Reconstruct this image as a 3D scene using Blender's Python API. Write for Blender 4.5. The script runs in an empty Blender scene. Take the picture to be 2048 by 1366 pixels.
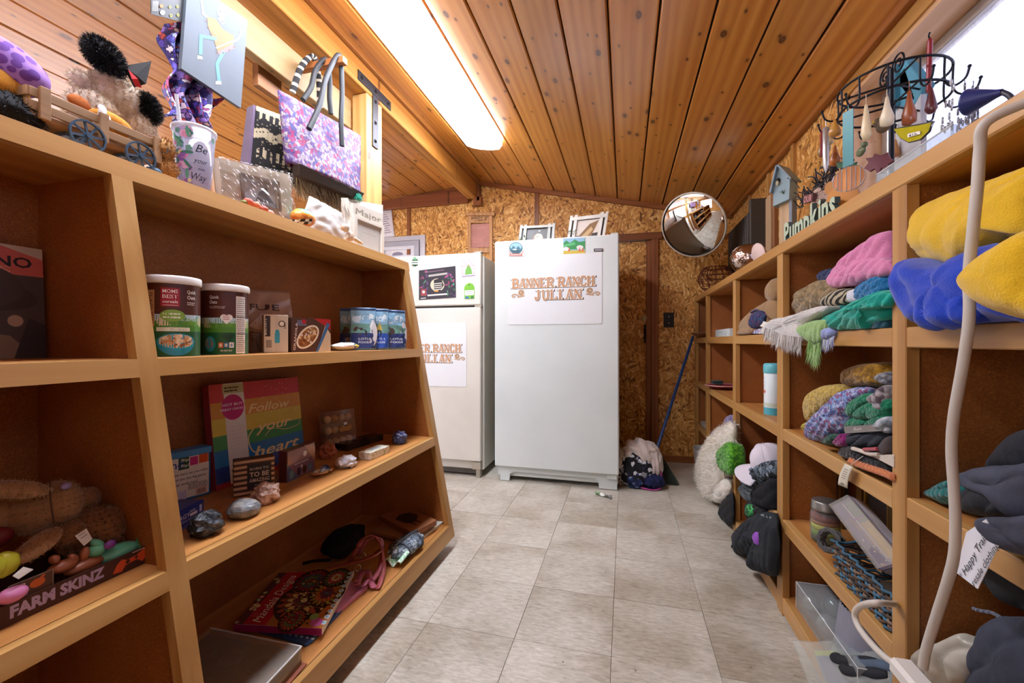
import bpy, bmesh, math, random
from mathutils import Vector as Vec, Matrix, noise
sc = bpy.context.scene
col = sc.collection
random.seed(7)
PI = math.pi
# ------------------------------------------------------------------ camera, world, exposure
F, CX, CY, EYE = 850., 1024., 683., .957
TH = math.atan(226 / F)
CT, ST = math.cos(TH), math.sin(TH)
cam = bpy.data.cameras.new('camera')
cam.sensor_width = 36
cam.lens = F / 2048 * 36
cam.clip_start = .02
cam_o = bpy.data.objects.new('camera', cam)
col.objects.link(cam_o)
cam_o.location = (0, 0, EYE)
cam_o.rotation_euler = (PI / 2, 0, TH)
sc.camera = cam_o
sc.view_settings.view_transform = 'Standard'
sc.view_settings.look = 'None'
sc.view_settings.gamma = 1
sc.view_settings.use_curve_mapping = False
sc.view_settings.exposure = 1.85
w = bpy.data.worlds.new('world')
sc.world = w
w.use_nodes = True
nt = w.node_tree
bg = nt.nodes['Background']
sky = nt.nodes.new('ShaderNodeTexSky')
sky.sky_type = 'HOSEK_WILKIE'
sky.turbidity = 5
sky.sun_direction = (-.52, -.2, .83)
mixb = nt.nodes.new('ShaderNodeMixRGB')
mixb.inputs[0].default_value = .45
mixb.inputs[2].default_value = (.95, .97, 1.0, 1)
nt.links.new(sky.outputs[0], mixb.inputs[1])
nt.links.new(mixb.outputs[0], bg.inputs[0])
bg.inputs[1].default_value = 3.6
sun = bpy.data.lights.new('sun', 'SUN')
sun.energy = 6
sun.angle = .02
sun.color = (1, .96, .9)
sun_o = bpy.data.objects.new('sun', sun)
col.objects.link(sun_o)
sun_o.rotation_euler = Vec((-.52, -.2, .83)).to_track_quat('Z', 'Y').to_euler()
sc.cycles.max_bounces = 8
sc.cycles.diffuse_bounces = 5
sc.cycles.glossy_bounces = 4
sc.cycles.transmission_bounces = 8
sc.cycles.transparent_max_bounces = 16
sc.cycles.caustics_reflective = False
sc.cycles.caustics_refractive = False
sc.cycles.sample_clamp_indirect = 6
LAMP = 10.5        # glow of the fluorescent lens
def ray(px, py):
  xc, h = (px - CX) / F, -(py - CY) / F
  return xc * CT - ST, CT + xc * ST, h
def onX(px, py, X):
  d = ray(px, py); k = X / d[0]
  return Vec((X, d[1] * k, EYE + d[2] * k))
def onY(px, py, Y):
  d = ray(px, py); k = Y / d[1]
  return Vec((d[0] * k, Y, EYE + d[2] * k))
def onZ(px, py, Z):
  d = ray(px, py); k = (Z - EYE) / d[2]
  return Vec((d[0] * k, d[1] * k, Z))
# ------------------------------------------------------------------ colours and materials
def lin(h):
  h = h.lstrip('#')
  v = [int(h[i:i + 2], 16) / 255 for i in (0, 2, 4)]
  return tuple((x / 12.92 if x <= .04045 else ((x + .055) / 1.055) ** 2.4) for x in v)
def c4(h):
  return (*lin(h), 1) if isinstance(h, str) else (*h[:3], 1)
class NT:
  def __init__(s, name):
    s.m = bpy.data.materials.new(name)
    s.m.use_nodes = True
    s.t = s.m.node_tree
    s.b = s.t.nodes['Principled BSDF']
  def n(s, typ, **kw):
    nd = s.t.nodes.new('ShaderNode' + typ)
    for k, v in kw.items():
      if k[0] == 'i' and k[1:].isdigit():
        nd.inputs[int(k[1:])].default_value = v
      else:
        setattr(nd, k, v)
    return nd
  def l(s, a, b):
    s.t.links.new(a, b)
  def ramp(s, src, stops, interp='LINEAR'):
    r = s.n('ValToRGB')
    cr = r.color_ramp
    cr.interpolation = interp
    while len(cr.elements) < len(stops):
      cr.elements.new(.5)
    for e, (p, c) in zip(cr.elements, stops):
      e.position = p; e.color = c4(c)
    s.l(src, r.inputs[0])
    return r.outputs[0]
  def coords(s, scale=(1, 1, 1), rnd=True, rot=(0, 0, 0)):
    tc = s.n('TexCoord')
    mp = s.n('Mapping')
    mp.inputs['Scale'].default_value = scale
    mp.inputs['Rotation'].default_value = rot
    s.l(tc.outputs['Object'], mp.inputs[0])
    if rnd:
      oi = s.n('ObjectInfo')
      mu = s.n('VectorMath', operation='SCALE')
      cb = s.n('CombineXYZ', i0=37., i1=61., i2=23.)
      s.l(cb.outputs[0], mu.inputs[0]); s.l(oi.outputs['Random'], mu.inputs['Scale'])
      ad = s.n('VectorMath', operation='ADD')
      s.l(mp.outputs[0], ad.inputs[0]); s.l(mu.outputs[0], ad.inputs[1])
      return ad.outputs[0]
    return mp.outputs[0]
  def noise(s, v, scale, det=4, rough=.55, dist=0):
    n = s.n('TexNoise')
    n.inputs['Scale'].default_value = scale; n.inputs['Detail'].default_value = det
    n.inputs['Roughness'].default_value = rough; n.inputs['Distortion'].default_value = dist
    s.l(v, n.inputs['Vector'])
    return n.outputs['Fac']
  def mix(s, f, a, b, mode='MIX'):
    m = s.n('MixRGB', blend_type=mode)
    for i, x in enumerate((f, a, b)):
      if isinstance(x, (int, float)): m.inputs[i].default_value = x
      elif isinstance(x, (str, tuple)): m.inputs[i].default_value = c4(x)
      else: s.l(x, m.inputs[i])
    return m.outputs[0]
  def bump(s, h, st=.3, d=.002):
    b = s.n('Bump')
    b.inputs['Strength'].default_value = st; b.inputs['Distance'].default_value = d
    s.l(h, b.inputs['Height']); s.l(b.outputs[0], s.b.inputs['Normal'])
  def out(s, colr=None, rough=.6, metal=0, spec=.5, **kw):
    if colr is not None:
      if isinstance(colr, (str, tuple)): s.b.inputs['Base Color'].default_value = c4(colr)
      else: s.l(colr, s.b.inputs['Base Color'])
    if isinstance(rough, (int, float)): s.b.inputs['Roughness'].default_value = rough
    else: s.l(rough, s.b.inputs['Roughness'])
    s.b.inputs['Metallic'].default_value = metal
    s.b.inputs['Specular IOR Level'].default_value = spec
    for k, v in kw.items():
      s.b.inputs[k.replace('_', ' ')].default_value = v
    return s.m
_mc = {}
def plain(h, rough=.55, metal=0, var=.12, bump=0, bs=300, sheen=0, key=''):
  k = (h, rough, metal, var, bump, bs, sheen)
  if k in _mc: return _mc[k]
  t = NT('surface_' + h.strip('#'))
  v = t.coords()
  n = t.noise(v, 14, 3)
  r = t.ramp(n,[(.25,tuple(x * (1 - var) for x in lin(h))),(.75,tuple(min(1,x * (1 + var)) for x in lin(h)))])
  if bump: t.bump(t.noise(v, bs, 2), bump, .002)
  kw = dict(Sheen_Weight=sheen) if sheen else {}
  _mc[k] = t.out(r, rough, metal, **kw)
  return _mc[k]
def paint(rough=.5, bump=0, bs=300, metal=0, sheen=0):
  k = ('paint', rough, bump, bs, metal, sheen)
  if k in _mc: return _mc[k]
  t = NT('painted_colours')
  a = t.n('Attribute', attribute_name='Col')
  v = t.coords()
  r = t.mix(.08,a.outputs['Color'],t.ramp(t.noise(v,40,3),[(.3,'#777777'),(.7,'#ffffff')]),'MULTIPLY')
  if bump: t.bump(t.noise(v, bs, 2), bump, .003)
  kw = dict(Sheen_Weight=sheen) if sheen else {}
  _mc[k] = t.out(r, rough, metal, **kw)
  return _mc[k]
def wood(name,dark,mid,light,axis='y',rough=.4,knots=False,scale=1.,vary=.25,knot='#3a1a08',coat=0.):
  t = NT(name)
  sc3 = {'x': (1.1, 30, 30), 'y': (30, 1.1, 30), 'z': (30, 30, 1.1)}[axis]
  v = t.coords(tuple(x * scale for x in sc3))
  n1 = t.noise(v, 1, 5, .62, .5)
  v3 = t.coords({'x': (.5, 7, 7), 'y': (7, .5, 7), 'z': (7, 7, .5)}[axis])
  wv = t.n('TexWave', wave_type='BANDS', bands_direction={'x': 'Y', 'y': 'X', 'z': 'X'}[axis])
  wv.inputs['Scale'].default_value = 1.1 * scale; wv.inputs['Distortion'].default_value = 7
  wv.inputs['Detail'].default_value = 2; wv.inputs['Detail Scale'].default_value = .8
  t.l(v3, wv.inputs['Vector'])
  f = t.mix(.22, n1, wv.outputs['Fac'])
  r = t.ramp(f, [(.22, dark), (.5, mid), (.78, light)])
  oi = t.n('ObjectInfo')
  tone = t.ramp(oi.outputs['Random'], [(0, tuple([1 - vary] * 3)), (1, (1, 1, 1))])
  r = t.mix(1., r, tone, 'MULTIPLY')
  if knots:
    sx = t.n('SeparateXYZ')
    t.l(t.coords(), sx.inputs[0])
    cm = t.n('CombineXYZ')
    ia, ib = {'x': (0, 1), 'y': (1, 0), 'z': (2, 1)}[axis]
    m1 = t.n('Math',operation='MULTIPLY',i1=3.4); t.l(sx.outputs[ia],m1.inputs[0]); t.l(m1.outputs[0],cm.inputs[0])
    m2 = t.n('Math',operation='MULTIPLY',i1=6.5); t.l(sx.outputs[ib],m2.inputs[0]); t.l(m2.outputs[0],cm.inputs[1])
    for th, seed, gate in ((.06, 0., .45), (.035, 5.3, .3)):
      of = t.n('VectorMath', operation='ADD', i1=(seed, seed * 2, 0)); t.l(cm.outputs[0], of.inputs[0])
      vo = t.n('TexVoronoi', feature='F1', voronoi_dimensions='2D')
      vo.inputs['Scale'].default_value = 1. if seed == 0 else 1.4
      t.l(of.outputs[0], vo.inputs['Vector'])
      gs = t.n('SeparateColor'); t.l(vo.outputs['Color'], gs.inputs[0])
      g = t.n('Math', operation='GREATER_THAN', i1=gate); t.l(gs.outputs[0], g.inputs[0])
      dn = t.n('Math', operation='MULTIPLY_ADD', i1=.05, i2=-.025); t.l(n1, dn.inputs[0])
      da = t.n('Math',operation='ADD'); t.l(vo.outputs['Distance'],da.inputs[0]); t.l(dn.outputs[0],da.inputs[1])
      k1 = t.ramp(da.outputs[0],[(.0,(.7,.7,.7)),(th * .7,(.95,.95,.95)),(th,(.8,.8,.8)),(th * 1.35,(.22,.22,.22)),(th * 3,(0,0,0))])
      km = t.n('Math', operation='MULTIPLY'); t.l(k1, km.inputs[0]); t.l(g.outputs[0], km.inputs[1])
      r = t.mix(km.outputs[0], r, knot)
  t.bump(f, .08, .001)
  return t.out(r, rough, Coat_Weight=coat, Coat_Roughness=.22)
def osb(plane='xz'):
  t = NT('oriented_strand_board')
  tc = t.n('TexCoord')
  sx = t.n('SeparateXYZ'); t.l(tc.outputs['Object'], sx.inputs[0])
  uv = t.n('CombineXYZ')
  t.l(sx.outputs['XYZ'.index(plane[0].upper())],uv.inputs[0]); t.l(sx.outputs['XYZ'.index(plane[1].upper())],uv.inputs[1])
  wn = t.n('TexNoise'); wn.inputs['Scale'].default_value = 5; wn.inputs['Detail'].default_value = 2; t.l(uv.outputs[0],wn.inputs['Vector'])
  ws = t.n('VectorMath',operation='SCALE'); ws.inputs['Scale'].default_value = .16; t.l(wn.outputs['Color'],ws.inputs[0])
  wa = t.n('VectorMath', operation='ADD'); t.l(uv.outputs[0], wa.inputs[0]); t.l(ws.outputs[0], wa.inputs[1])
  prev = None
  for i, rot in enumerate((.15, 1.9, .95, 2.6, 1.35)):
    rt = t.n('VectorRotate',rotation_type='Z_AXIS'); rt.inputs['Angle'].default_value = rot; t.l(wa.outputs[0],rt.inputs['Vector'])
    mp = t.n('Mapping'); mp.inputs['Scale'].default_value = (1,3.1,1); mp.inputs['Location'].default_value = (i * 3.17,i * 1.73,0)
    t.l(rt.outputs[0], mp.inputs[0])
    vo = t.n('TexVoronoi',voronoi_dimensions='2D'); vo.inputs['Scale'].default_value = 20 + 2 * i; t.l(mp.outputs[0],vo.inputs['Vector'])
    cs = t.n('SeparateColor'); t.l(vo.outputs['Color'], cs.inputs[0])
    st = t.n('Mapping'); st.inputs['Scale'].default_value = (18, 90, 1); t.l(mp.outputs[0], st.inputs[0])
    fib = t.noise(st.outputs[0], 1, 3, .6)
    fl = t.ramp(cs.outputs[0],[(0,'#704818'),(.08,'#a07232'),(.3,'#c69248'),(.6,'#d8a85c'),(.86,'#e8c07a'),(1,'#f2d698')])
    fl = t.mix(.4, fl, t.ramp(fib, [(.3, '#b8a080'), (.7, '#ffffff')]), 'MULTIPLY')
    edge = t.ramp(vo.outputs['Distance'], [(.42, (1, 1, 1)), (.8, (.66, .52, .38))])
    fl = t.mix(1., fl, edge, 'MULTIPLY')
    if prev is None: prev = fl; h = cs.outputs[0]
    else:
      g = t.n('Math', operation='GREATER_THAN', i1=.6); t.l(cs.outputs[1], g.inputs[0])
      prev = t.mix(g.outputs[0], prev, fl)
  big = t.noise(uv.outputs[0], 2.2, 3)
  prev = t.mix(.5, prev, t.ramp(big, [(.3, '#d0b090'), (.62, '#ffffff')]), 'MULTIPLY')
  prev = t.mix(1., prev, (1.22, 1.2, 1.14), 'MULTIPLY')
  prev.node.use_clamp = True
  t.bump(h, .25, .002)
  return t.out(prev, .55)
def particle():
  t = NT('brown_hardboard')
  v = t.coords(rnd=False)
  n = t.noise(v, 5, 4)
  base = t.ramp(n, [(.3, '#8a4f24'), (.7, '#a5672f')])
  sp = t.noise(v, 260, 2, .5)
  base = t.mix(1.,base,t.ramp(sp,[(.3,(.75,.7,.68)),(.55,(1,1,1)),(.68,(1.25,1.2,1.15)),(.75,(1.8,1.7,1.5))]),'MULTIPLY')
  t.bump(sp, .1, .001)
  return t.out(base, .5)
def tilemat():
  t = NT('vinyl_tile')
  v = t.coords((26, 90, 26))
  v2 = t.coords((1, 1, 1))
  n = t.noise(v, 1.2, 4, .65, .6)
  r = t.ramp(n, [(.26, '#9a9486'), (.42, '#b7b1a2'), (.56, '#c5c0b2'), (.75, '#d6d2c6')])
  d = t.noise(v2, 3.2, 4, .6)
  r = t.mix(.6, r, t.ramp(d, [(.32, '#b09c84'), (.6, '#ffffff')]), 'MULTIPLY')
  vo = t.n('TexVoronoi'); vo.inputs['Scale'].default_value = 26; t.l(v2, vo.inputs['Vector'])
  g = t.n('SeparateColor'); t.l(vo.outputs['Color'], g.inputs[0])
  gt = t.n('Math', operation='GREATER_THAN', i1=.8); t.l(g.outputs[0], gt.inputs[0])
  sp = t.ramp(vo.outputs['Distance'], [(.05, (1, 1, 1)), (.09, (0, 0, 0))])
  m = t.n('Math', operation='MULTIPLY'); t.l(sp, m.inputs[0]); t.l(gt.outputs[0], m.inputs[1])
  r = t.mix(m.outputs[0], r, '#4a4038')
  oi = t.n('ObjectInfo')
  r = t.mix(1., r, t.ramp(oi.outputs['Random'], [(0, (.93, .93, .93)), (1, (1, 1, 1))]), 'MULTIPLY')
  t.bump(n, .06, .001)
  return t.out(r, .42)
def glassy(name, tint='#ffffff', rough=.02, alpha=.18, spec=.6):
  """clear plastic or thin glass: mostly see-through with a real gloss"""
  t = NT(name)
  tr = t.n('BsdfTransparent'); tr.inputs[0].default_value = c4(tint)
  gl = t.n('BsdfGlossy'); gl.inputs['Roughness'].default_value = rough
  df = t.n('BsdfDiffuse'); df.inputs[0].default_value = c4(tint)
  lw = t.n('LayerWeight', i0=.5)
  pw = t.n('Math', operation='POWER', i1=4.); t.l(lw.outputs['Facing'], pw.inputs[0])
  a = t.n('MixShader'); b = t.n('MixShader')
  mr = t.n('MapRange'); mr.inputs[3].default_value = .03; mr.inputs[4].default_value = .6
  t.l(pw.outputs[0], mr.inputs[0])
  t.l(mr.outputs[0], a.inputs[0]); t.l(tr.outputs[0], a.inputs[1]); t.l(gl.outputs[0], a.inputs[2])
  b.inputs[0].default_value = alpha
  t.l(a.outputs[0], b.inputs[1]); t.l(df.outputs[0], b.inputs[2])
  t.l(b.outputs[0], t.t.nodes['Material Output'].inputs[0])
  return t.m
def emit(name, h, s, side=1.):
  t = NT(name)
  m = t.out(h, .4, Emission_Color=c4(h), Emission_Strength=s)
  if side < 1:      # a prismatic wrap lens throws less light from its flanks than from its underside
    g = t.n('NewGeometry'); sx = t.n('SeparateXYZ'); t.l(g.outputs['Normal'], sx.inputs[0])
    ab = t.n('Math', operation='ABSOLUTE'); t.l(sx.outputs[2], ab.inputs[0])
    mr = t.n('MapRange'); mr.inputs[1].default_value = .3; mr.inputs[2].default_value = .9; mr.inputs[3].default_value = s * side; mr.inputs[4].default_value = s
    t.l(ab.outputs[0], mr.inputs[0]); t.l(mr.outputs[0], t.b.inputs['Emission Strength'])
  return m
def knit(h, h2=None, scale=70, rough=.9, st=.8):
  k = ('knit', h, h2, scale)
  if k in _mc: return _mc[k]
  t = NT('knitted_wool')
  v = t.coords()
  vo = t.n('TexVoronoi'); vo.inputs['Scale'].default_value = scale; t.l(v, vo.inputs['Vector'])
  n = t.noise(v, 9, 3)
  a = tuple(x * .62 for x in lin(h))
  r = t.ramp(vo.outputs['Distance'], [(.1, h), (.8, a)])
  if h2:
    cs = t.n('SeparateColor'); t.l(vo.outputs['Color'], cs.inputs[0])
    r2 = t.ramp(vo.outputs['Distance'], [(.1, h2), (.8, tuple(x * .6 for x in lin(h2)))])
    g = t.n('Math', operation='GREATER_THAN', i1=.5); t.l(cs.outputs[0], g.inputs[0])
    r = t.mix(g.outputs[0], r, r2)
  inv = t.n('Math', operation='SUBTRACT', i0=1.); t.l(vo.outputs['Distance'], inv.inputs[1])
  t.bump(inv.outputs[0], st, .004)
  _mc[k] = t.out(r, rough, 0, .2, Sheen_Weight=.25)
  return _mc[k]
def fleece(h, rough=.95, scale=420, var=.16):
  k = ('fl', h, scale)
  if k in _mc: return _mc[k]
  t = NT('soft_fabric')
  v = t.coords()
  n = t.noise(v, scale, 3, .6)
  n2 = t.noise(v, 18, 3)
  r = t.ramp(t.mix(.5,n,n2),[(.3,tuple(x * (1 - var * 1.6) for x in lin(h))),(.7,tuple(min(1,x * (1 + var)) for x in lin(h)))])
  t.bump(n, .5, .003)
  _mc[k] = t.out(r, rough, 0, .2, Sheen_Weight=.3 if sum(lin(h)) > .15 else .0)
  return _mc[k]
# ------------------------------------------------------------------ mesh builder
def RM(rx=0, ry=0, rz=0):
  return Matrix.Rotation(rz, 4, 'Z') @ Matrix.Rotation(ry, 4, 'Y') @ Matrix.Rotation(rx, 4, 'X')
def TR(v, M=None):
  return Matrix.Translation(Vec(v)) @ (M or Matrix.Identity(4))
def frame(o, u, v):
  """matrix with local x along u, y along v, origin o"""
  u = Vec(u).normalized(); v = Vec(v); v = (v - u * v.dot(u)).normalized(); n = u.cross(v)
  return Matrix(((u.x, v.x, n.x, o[0]), (u.y, v.y, n.y, o[1]), (u.z, v.z, n.z, o[2]), (0, 0, 0, 1)))
def spath(p, n=8, closed=False):
  p = [Vec(q) for q in p]
  out = []
  m = len(p)
  rng = range(m) if closed else range(m - 1)
  for i in rng:
    if closed:
      a, b, c, d = p[(i - 1) % m], p[i], p[(i + 1) % m], p[(i + 2) % m]
    else:
      a, b, c, d = p[max(i - 1, 0)], p[i], p[i + 1], p[min(i + 2, m - 1)]
    for k in range(n):
      t = k / n
      out.append(.5 * ((2 * b) + (c - a) * t + (2 * a - 5 * b + 4 * c - d) * t * t + (3 * b - a - 3 * c + d) * t ** 3))
  if not closed: out.append(p[-1])
  return out
class MB:
  def __init__(s):
    s.v, s.f, s.c, s.sm = [], [], [], []
    s.cur = None
  def add(s, vs, fs, M=None, col=None, smooth=False):
    o = len(s.v)
    for q in vs:
      q = Vec(q)
      s.v.append(M @ q if M is not None else q)
    for f in fs:
      s.f.append([i + o for i in f]); s.c.append(col or s.cur); s.sm.append(smooth)
    return s
  def box(s, c, d, M=None, col=None, ch=0.):
    x, y, z = (q / 2 for q in d)
    cx, cy, cz = c
    k = min(ch, x * .9, y * .9, z * .9)
    if k <= 0:
      vs = [(cx + a * x, cy + b * y, cz + e * z) for a in (-1, 1) for b in (-1, 1) for e in (-1, 1)]
      return s.add(vs,[(0,1,3,2),(4,6,7,5),(0,4,5,1),(2,3,7,6),(0,2,6,4),(1,5,7,3)],M,col)
    vs = []; ix = {}
    for a in (-1, 1):
      for b in (-1, 1):
        for e in (-1, 1):
          for ax in range(3):
            q = [a * (x - k), b * (y - k), e * (z - k)]
            q[ax] += (a, b, e)[ax] * k
            ix[a, b, e, ax] = len(vs)
            vs.append((cx + q[0], cy + q[1], cz + q[2]))
    fs = []
    for ax in range(3):
      o1, o2 = (ax + 1) % 3, (ax + 2) % 3
      for sg in (-1, 1):
        loop = []
        for (p, q) in ((-1, -1), (1, -1), (1, 1), (-1, 1)):
          t = [0, 0, 0]; t[ax] = sg; t[o1] = p; t[o2] = q
          loop.append(ix[t[0], t[1], t[2], ax])
        fs.append(loop if sg > 0 else loop[::-1])
    for ax in range(3):
      o1, o2 = (ax + 1) % 3, (ax + 2) % 3
      for p in (-1, 1):
        for q in (-1, 1):
          l = []
          for e in (-1, 1):
            t = [0, 0, 0]; t[ax] = e; t[o1] = p; t[o2] = q
            l.append((ix[t[0], t[1], t[2], o1], ix[t[0], t[1], t[2], o2]))
          f = [l[0][0], l[1][0], l[1][1], l[0][1]]
          fs.append(f if p * q > 0 else f[::-1])
    for a in (-1, 1):
      for b in (-1, 1):
        for e in (-1, 1):
          f = [ix[a, b, e, 0], ix[a, b, e, 1], ix[a, b, e, 2]]
          fs.append(f if a * b * e > 0 else f[::-1])
    return s.add(vs, fs, M, col)
  def span(s, a, b, ch=0., col=None):
    return s.box([(p + q) / 2 for p, q in zip(a, b)], [abs(q - p) for p, q in zip(a, b)], None, col, ch)
  def cyl(s, p0, p1, r0, r1=None, n=16, caps=True, col=None, smooth=True):
    r1 = r0 if r1 is None else r1
    p0, p1 = Vec(p0), Vec(p1)
    ax = (p1 - p0).normalized()
    u = ax.orthogonal().normalized(); w_ = ax.cross(u)
    vs = []
    for p, r in ((p0, r0), (p1, r1)):
      vs += [p + (u * math.cos(2 * PI * i / n) + w_ * math.sin(2 * PI * i / n)) * r for i in range(n)]
    s.add(vs, [(i, (i + 1) % n, n + (i + 1) % n, n + i) for i in range(n)], None, col, smooth)
    if caps:
      s.add(vs[:n], [list(range(n))[::-1]], None, col); s.add(vs[n:], [list(range(n))], None, col)
    return s
  def tube(s, path, r, n=8, closed=False, caps=True, col=None, flat=1.):
    p = [Vec(q) for q in path]
    m = len(p)
    rs = r if isinstance(r, (list, tuple)) else [r] * m
    u = None
    vs = []
    for i in range(m):
      if closed: t = p[(i + 1) % m] - p[i - 1]
      else: t = p[min(i + 1, m - 1)] - p[max(i - 1, 0)]
      if t.length < 1e-9: t = Vec((0, 0, 1))
      t.normalize()
      if u is None: u = t.orthogonal().normalized()
      u = (u - t * u.dot(t))
      u = u.normalized() if u.length > 1e-6 else t.orthogonal().normalized()
      b = t.cross(u)
      vs += [p[i] + (u * math.cos(2 * PI * k / n) + b * math.sin(2 * PI * k / n) * flat) * rs[i] for k in range(n)]
    fs = []
    for i in range(m if closed else m - 1):
      j = (i + 1) % m
      fs += [(i * n + k, i * n + (k + 1) % n, j * n + (k + 1) % n, j * n + k) for k in range(n)]
    s.add(vs, fs, None, col, True)
    if caps and not closed:
      s.add(vs[:n], [list(range(n))[::-1]], None, col); s.add(vs[-n:], [list(range(n))], None, col)
    return s
  def lathe(s, prof, n=24, M=None, col=None, smooth=True):
    vs, fs = [], []
    for r, z in prof:
      vs += [(max(r,1e-5) * math.cos(2 * PI * k / n),max(r,1e-5) * math.sin(2 * PI * k / n),z) for k in range(n)]
    for i in range(len(prof) - 1):
      fs += [(i * n + k, i * n + (k + 1) % n, (i + 1) * n + (k + 1) % n, (i + 1) * n + k) for k in range(n)]
    return s.add(vs, fs, M, col, smooth)
  def prism(s, poly, h, M=None, col=None, z0=0.):
    n = len(poly)
    a = sum(poly[i][0] * poly[(i + 1) % n][1] - poly[(i + 1) % n][0] * poly[i][1] for i in range(n))
    if a < 0: poly = poly[::-1]
    vs = [(x, y, z0) for x, y in poly] + [(x, y, z0 + h) for x, y in poly]
    return s.add(vs,[list(range(n))[::-1],list(range(n,2 * n))] + [(i,(i + 1) % n,n + (i + 1) % n,n + i) for i in range(n)],M,col)
  def ell(s, c, r, M=None, disp=None, nu=24, nv=14, col=None, colf=None, pw=1.):
    """ellipsoid; disp(unit)->relative radius offset; pw<1 squares it"""
    c = Vec(c)
    r = (r, r, r) if isinstance(r, (int, float)) else r
    vs, us = [], []
    sg = lambda q: math.copysign(abs(q) ** pw, q)
    for j in range(nv + 1):
      ph = PI * j / nv
      for i in range(nu):
        th = 2 * PI * i / nu
        d = Vec((math.sin(ph) * math.cos(th), math.sin(ph) * math.sin(th), math.cos(ph)))
        e = Vec((sg(d.x), sg(d.y), sg(d.z)))
        k = 1 + (disp(d) if disp else 0)
        q = Vec((e.x * r[0], e.y * r[1], e.z * r[2])) * k
        if M is not None: q = M @ q
        vs.append(c + q); us.append(d)
    o = len(s.v)
    s.v += vs
    for j in range(nv):
      for i in range(nu):
        f = [j * nu + i, (j + 1) * nu + i, (j + 1) * nu + (i + 1) % nu, j * nu + (i + 1) % nu]
        cc = colf(us[f[0]]) if colf else (col or s.cur)
        if j == 0: f = [0, f[1], f[2]]
        elif j == nv - 1: f = [f[0], nv * nu, f[3]]
        s.f.append([q + o for q in f]); s.c.append(cc); s.sm.append(True)
    return s
  def sheet(s, fn, nu, nv, th=.004, col=None, colf=None, smooth=True, closed_u=False):
    """parametric sheet fn(u,v)->point with a thickness"""
    P = [[Vec(fn(i / nu, j / nv)) for j in range(nv + 1)] for i in range(nu + 1)]
    N = []
    for i in range(nu + 1):
      row = []
      for j in range(nv + 1):
        a = P[min(i + 1, nu)][j] - P[max(i - 1, 0)][j]
        b = P[i][min(j + 1, nv)] - P[i][max(j - 1, 0)]
        nn = a.cross(b)
        row.append(nn.normalized() if nn.length > 1e-12 else Vec((0, 0, 1)))
      N.append(row)
    A = [P[i][j] + N[i][j] * th / 2 for i in range(nu + 1) for j in range(nv + 1)]
    B = [P[i][j] - N[i][j] * th / 2 for i in range(nu + 1) for j in range(nv + 1)]
    o = len(s.v); s.v += A + B
    m = len(A); w_ = nv + 1
    def face(f, cc, sm=smooth):
      s.f.append([q + o for q in f]); s.c.append(cc or s.cur); s.sm.append(sm)
    for i in range(nu):
      for j in range(nv):
        q = [i * w_ + j, (i + 1) * w_ + j, (i + 1) * w_ + j + 1, i * w_ + j + 1]
        cc = colf((i + .5) / nu, (j + .5) / nv) if colf else col
        face(q, cc); face([t + m for t in q[::-1]], cc)
    for j in range(nv):
      for i, fl in ((0, 0), (nu, 1)):
        q = [i * w_ + j, i * w_ + j + 1, m + i * w_ + j + 1, m + i * w_ + j]
        cc = colf(min(i / nu, .999), j / nv) if colf else col
        face(q[::-1] if fl else q, cc)
    for i in range(nu):
      for j, fl in ((0, 1), (nv, 0)):
        q = [i * w_ + j, (i + 1) * w_ + j, m + (i + 1) * w_ + j, m + i * w_ + j]
        cc = colf(i / nu, min(j / nv, .999)) if colf else col
        face(q[::-1] if fl else q, cc)
    return s
  def hairs(s, pts, ln=.02, wd=.0012, cols=None, curl=.5, rnd=random, droop=0.):
    """thin bent strands; pts = (point, direction)"""
    for p, d in pts:
      d = (Vec(d).normalized() + Vec((rnd.uniform(-1,1),rnd.uniform(-1,1),rnd.uniform(-1,1))) * curl).normalized()
      L = ln * rnd.uniform(.6, 1.2)
      sd = d.orthogonal().normalized()
      sd = (Matrix.Rotation(rnd.uniform(0, 6.28), 3, d) @ sd) * wd
      m_ = p + d * L * .55
      e = p + d * L + Vec((rnd.uniform(-.3,.3),rnd.uniform(-.3,.3),rnd.uniform(-.3,.3) - droop)) * L * .5
      s.add([p - sd,p + sd,m_ + sd * .7,m_ - sd * .7,e],[(0,1,2,3),(3,2,4)],None,rnd.choice(cols) if cols else None)
    return s
  def surf_points(s, n, rnd=random, keep=None):
    """random points with normals on what has been added so far"""
    areas, tot = [], 0
    for f in s.f:
      a, b, c_ = s.v[f[0]], s.v[f[1]], s.v[f[2]]
      k = (b - a).cross(c_ - a)
      if len(f) > 3: k = k + (c_ - a).cross(s.v[f[3]] - a)
      tot += k.length; areas.append((tot, k))
    import bisect
    keys = [a[0] for a in areas]
    out = []
    for _ in range(n):
      i = min(bisect.bisect(keys, rnd.uniform(0, tot)), len(s.f) - 1)
      f = s.f[i]
      q = [s.v[t] for t in f]
      ws = [rnd.random() for _ in q]; sw = sum(ws)
      p = sum((t * (x / sw) for t, x in zip(q, ws)), Vec())
      nn = areas[i][1]
      if nn.length < 1e-12: continue
      out.append((p, nn.normalized(), i))
    return out
  def build(s, name, m, parent=None, loc=None):
    me = bpy.data.meshes.new(name)
    o = bpy.data.objects.new(name, me)
    off = Vec(loc) if loc is not None else Vec((0, 0, 0))
    me.from_pydata([tuple(q - off) for q in s.v], [], s.f)
    me.polygons.foreach_set('use_smooth', s.sm)
    if any(c is not None for c in s.c):
      at = me.color_attributes.new('Col', 'FLOAT_COLOR', 'CORNER')
      buf = []
      for f, c in zip(s.f, s.c):
        cc = c4(c) if c is not None else (.5, .5, .5, 1)
        buf += list(cc) * len(f)
      at.data.foreach_set('color', buf)
    me.materials.append(m)
    me.update()
    o.location = off
    col.objects.link(o)
    if parent is not None: o.parent = parent
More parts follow.
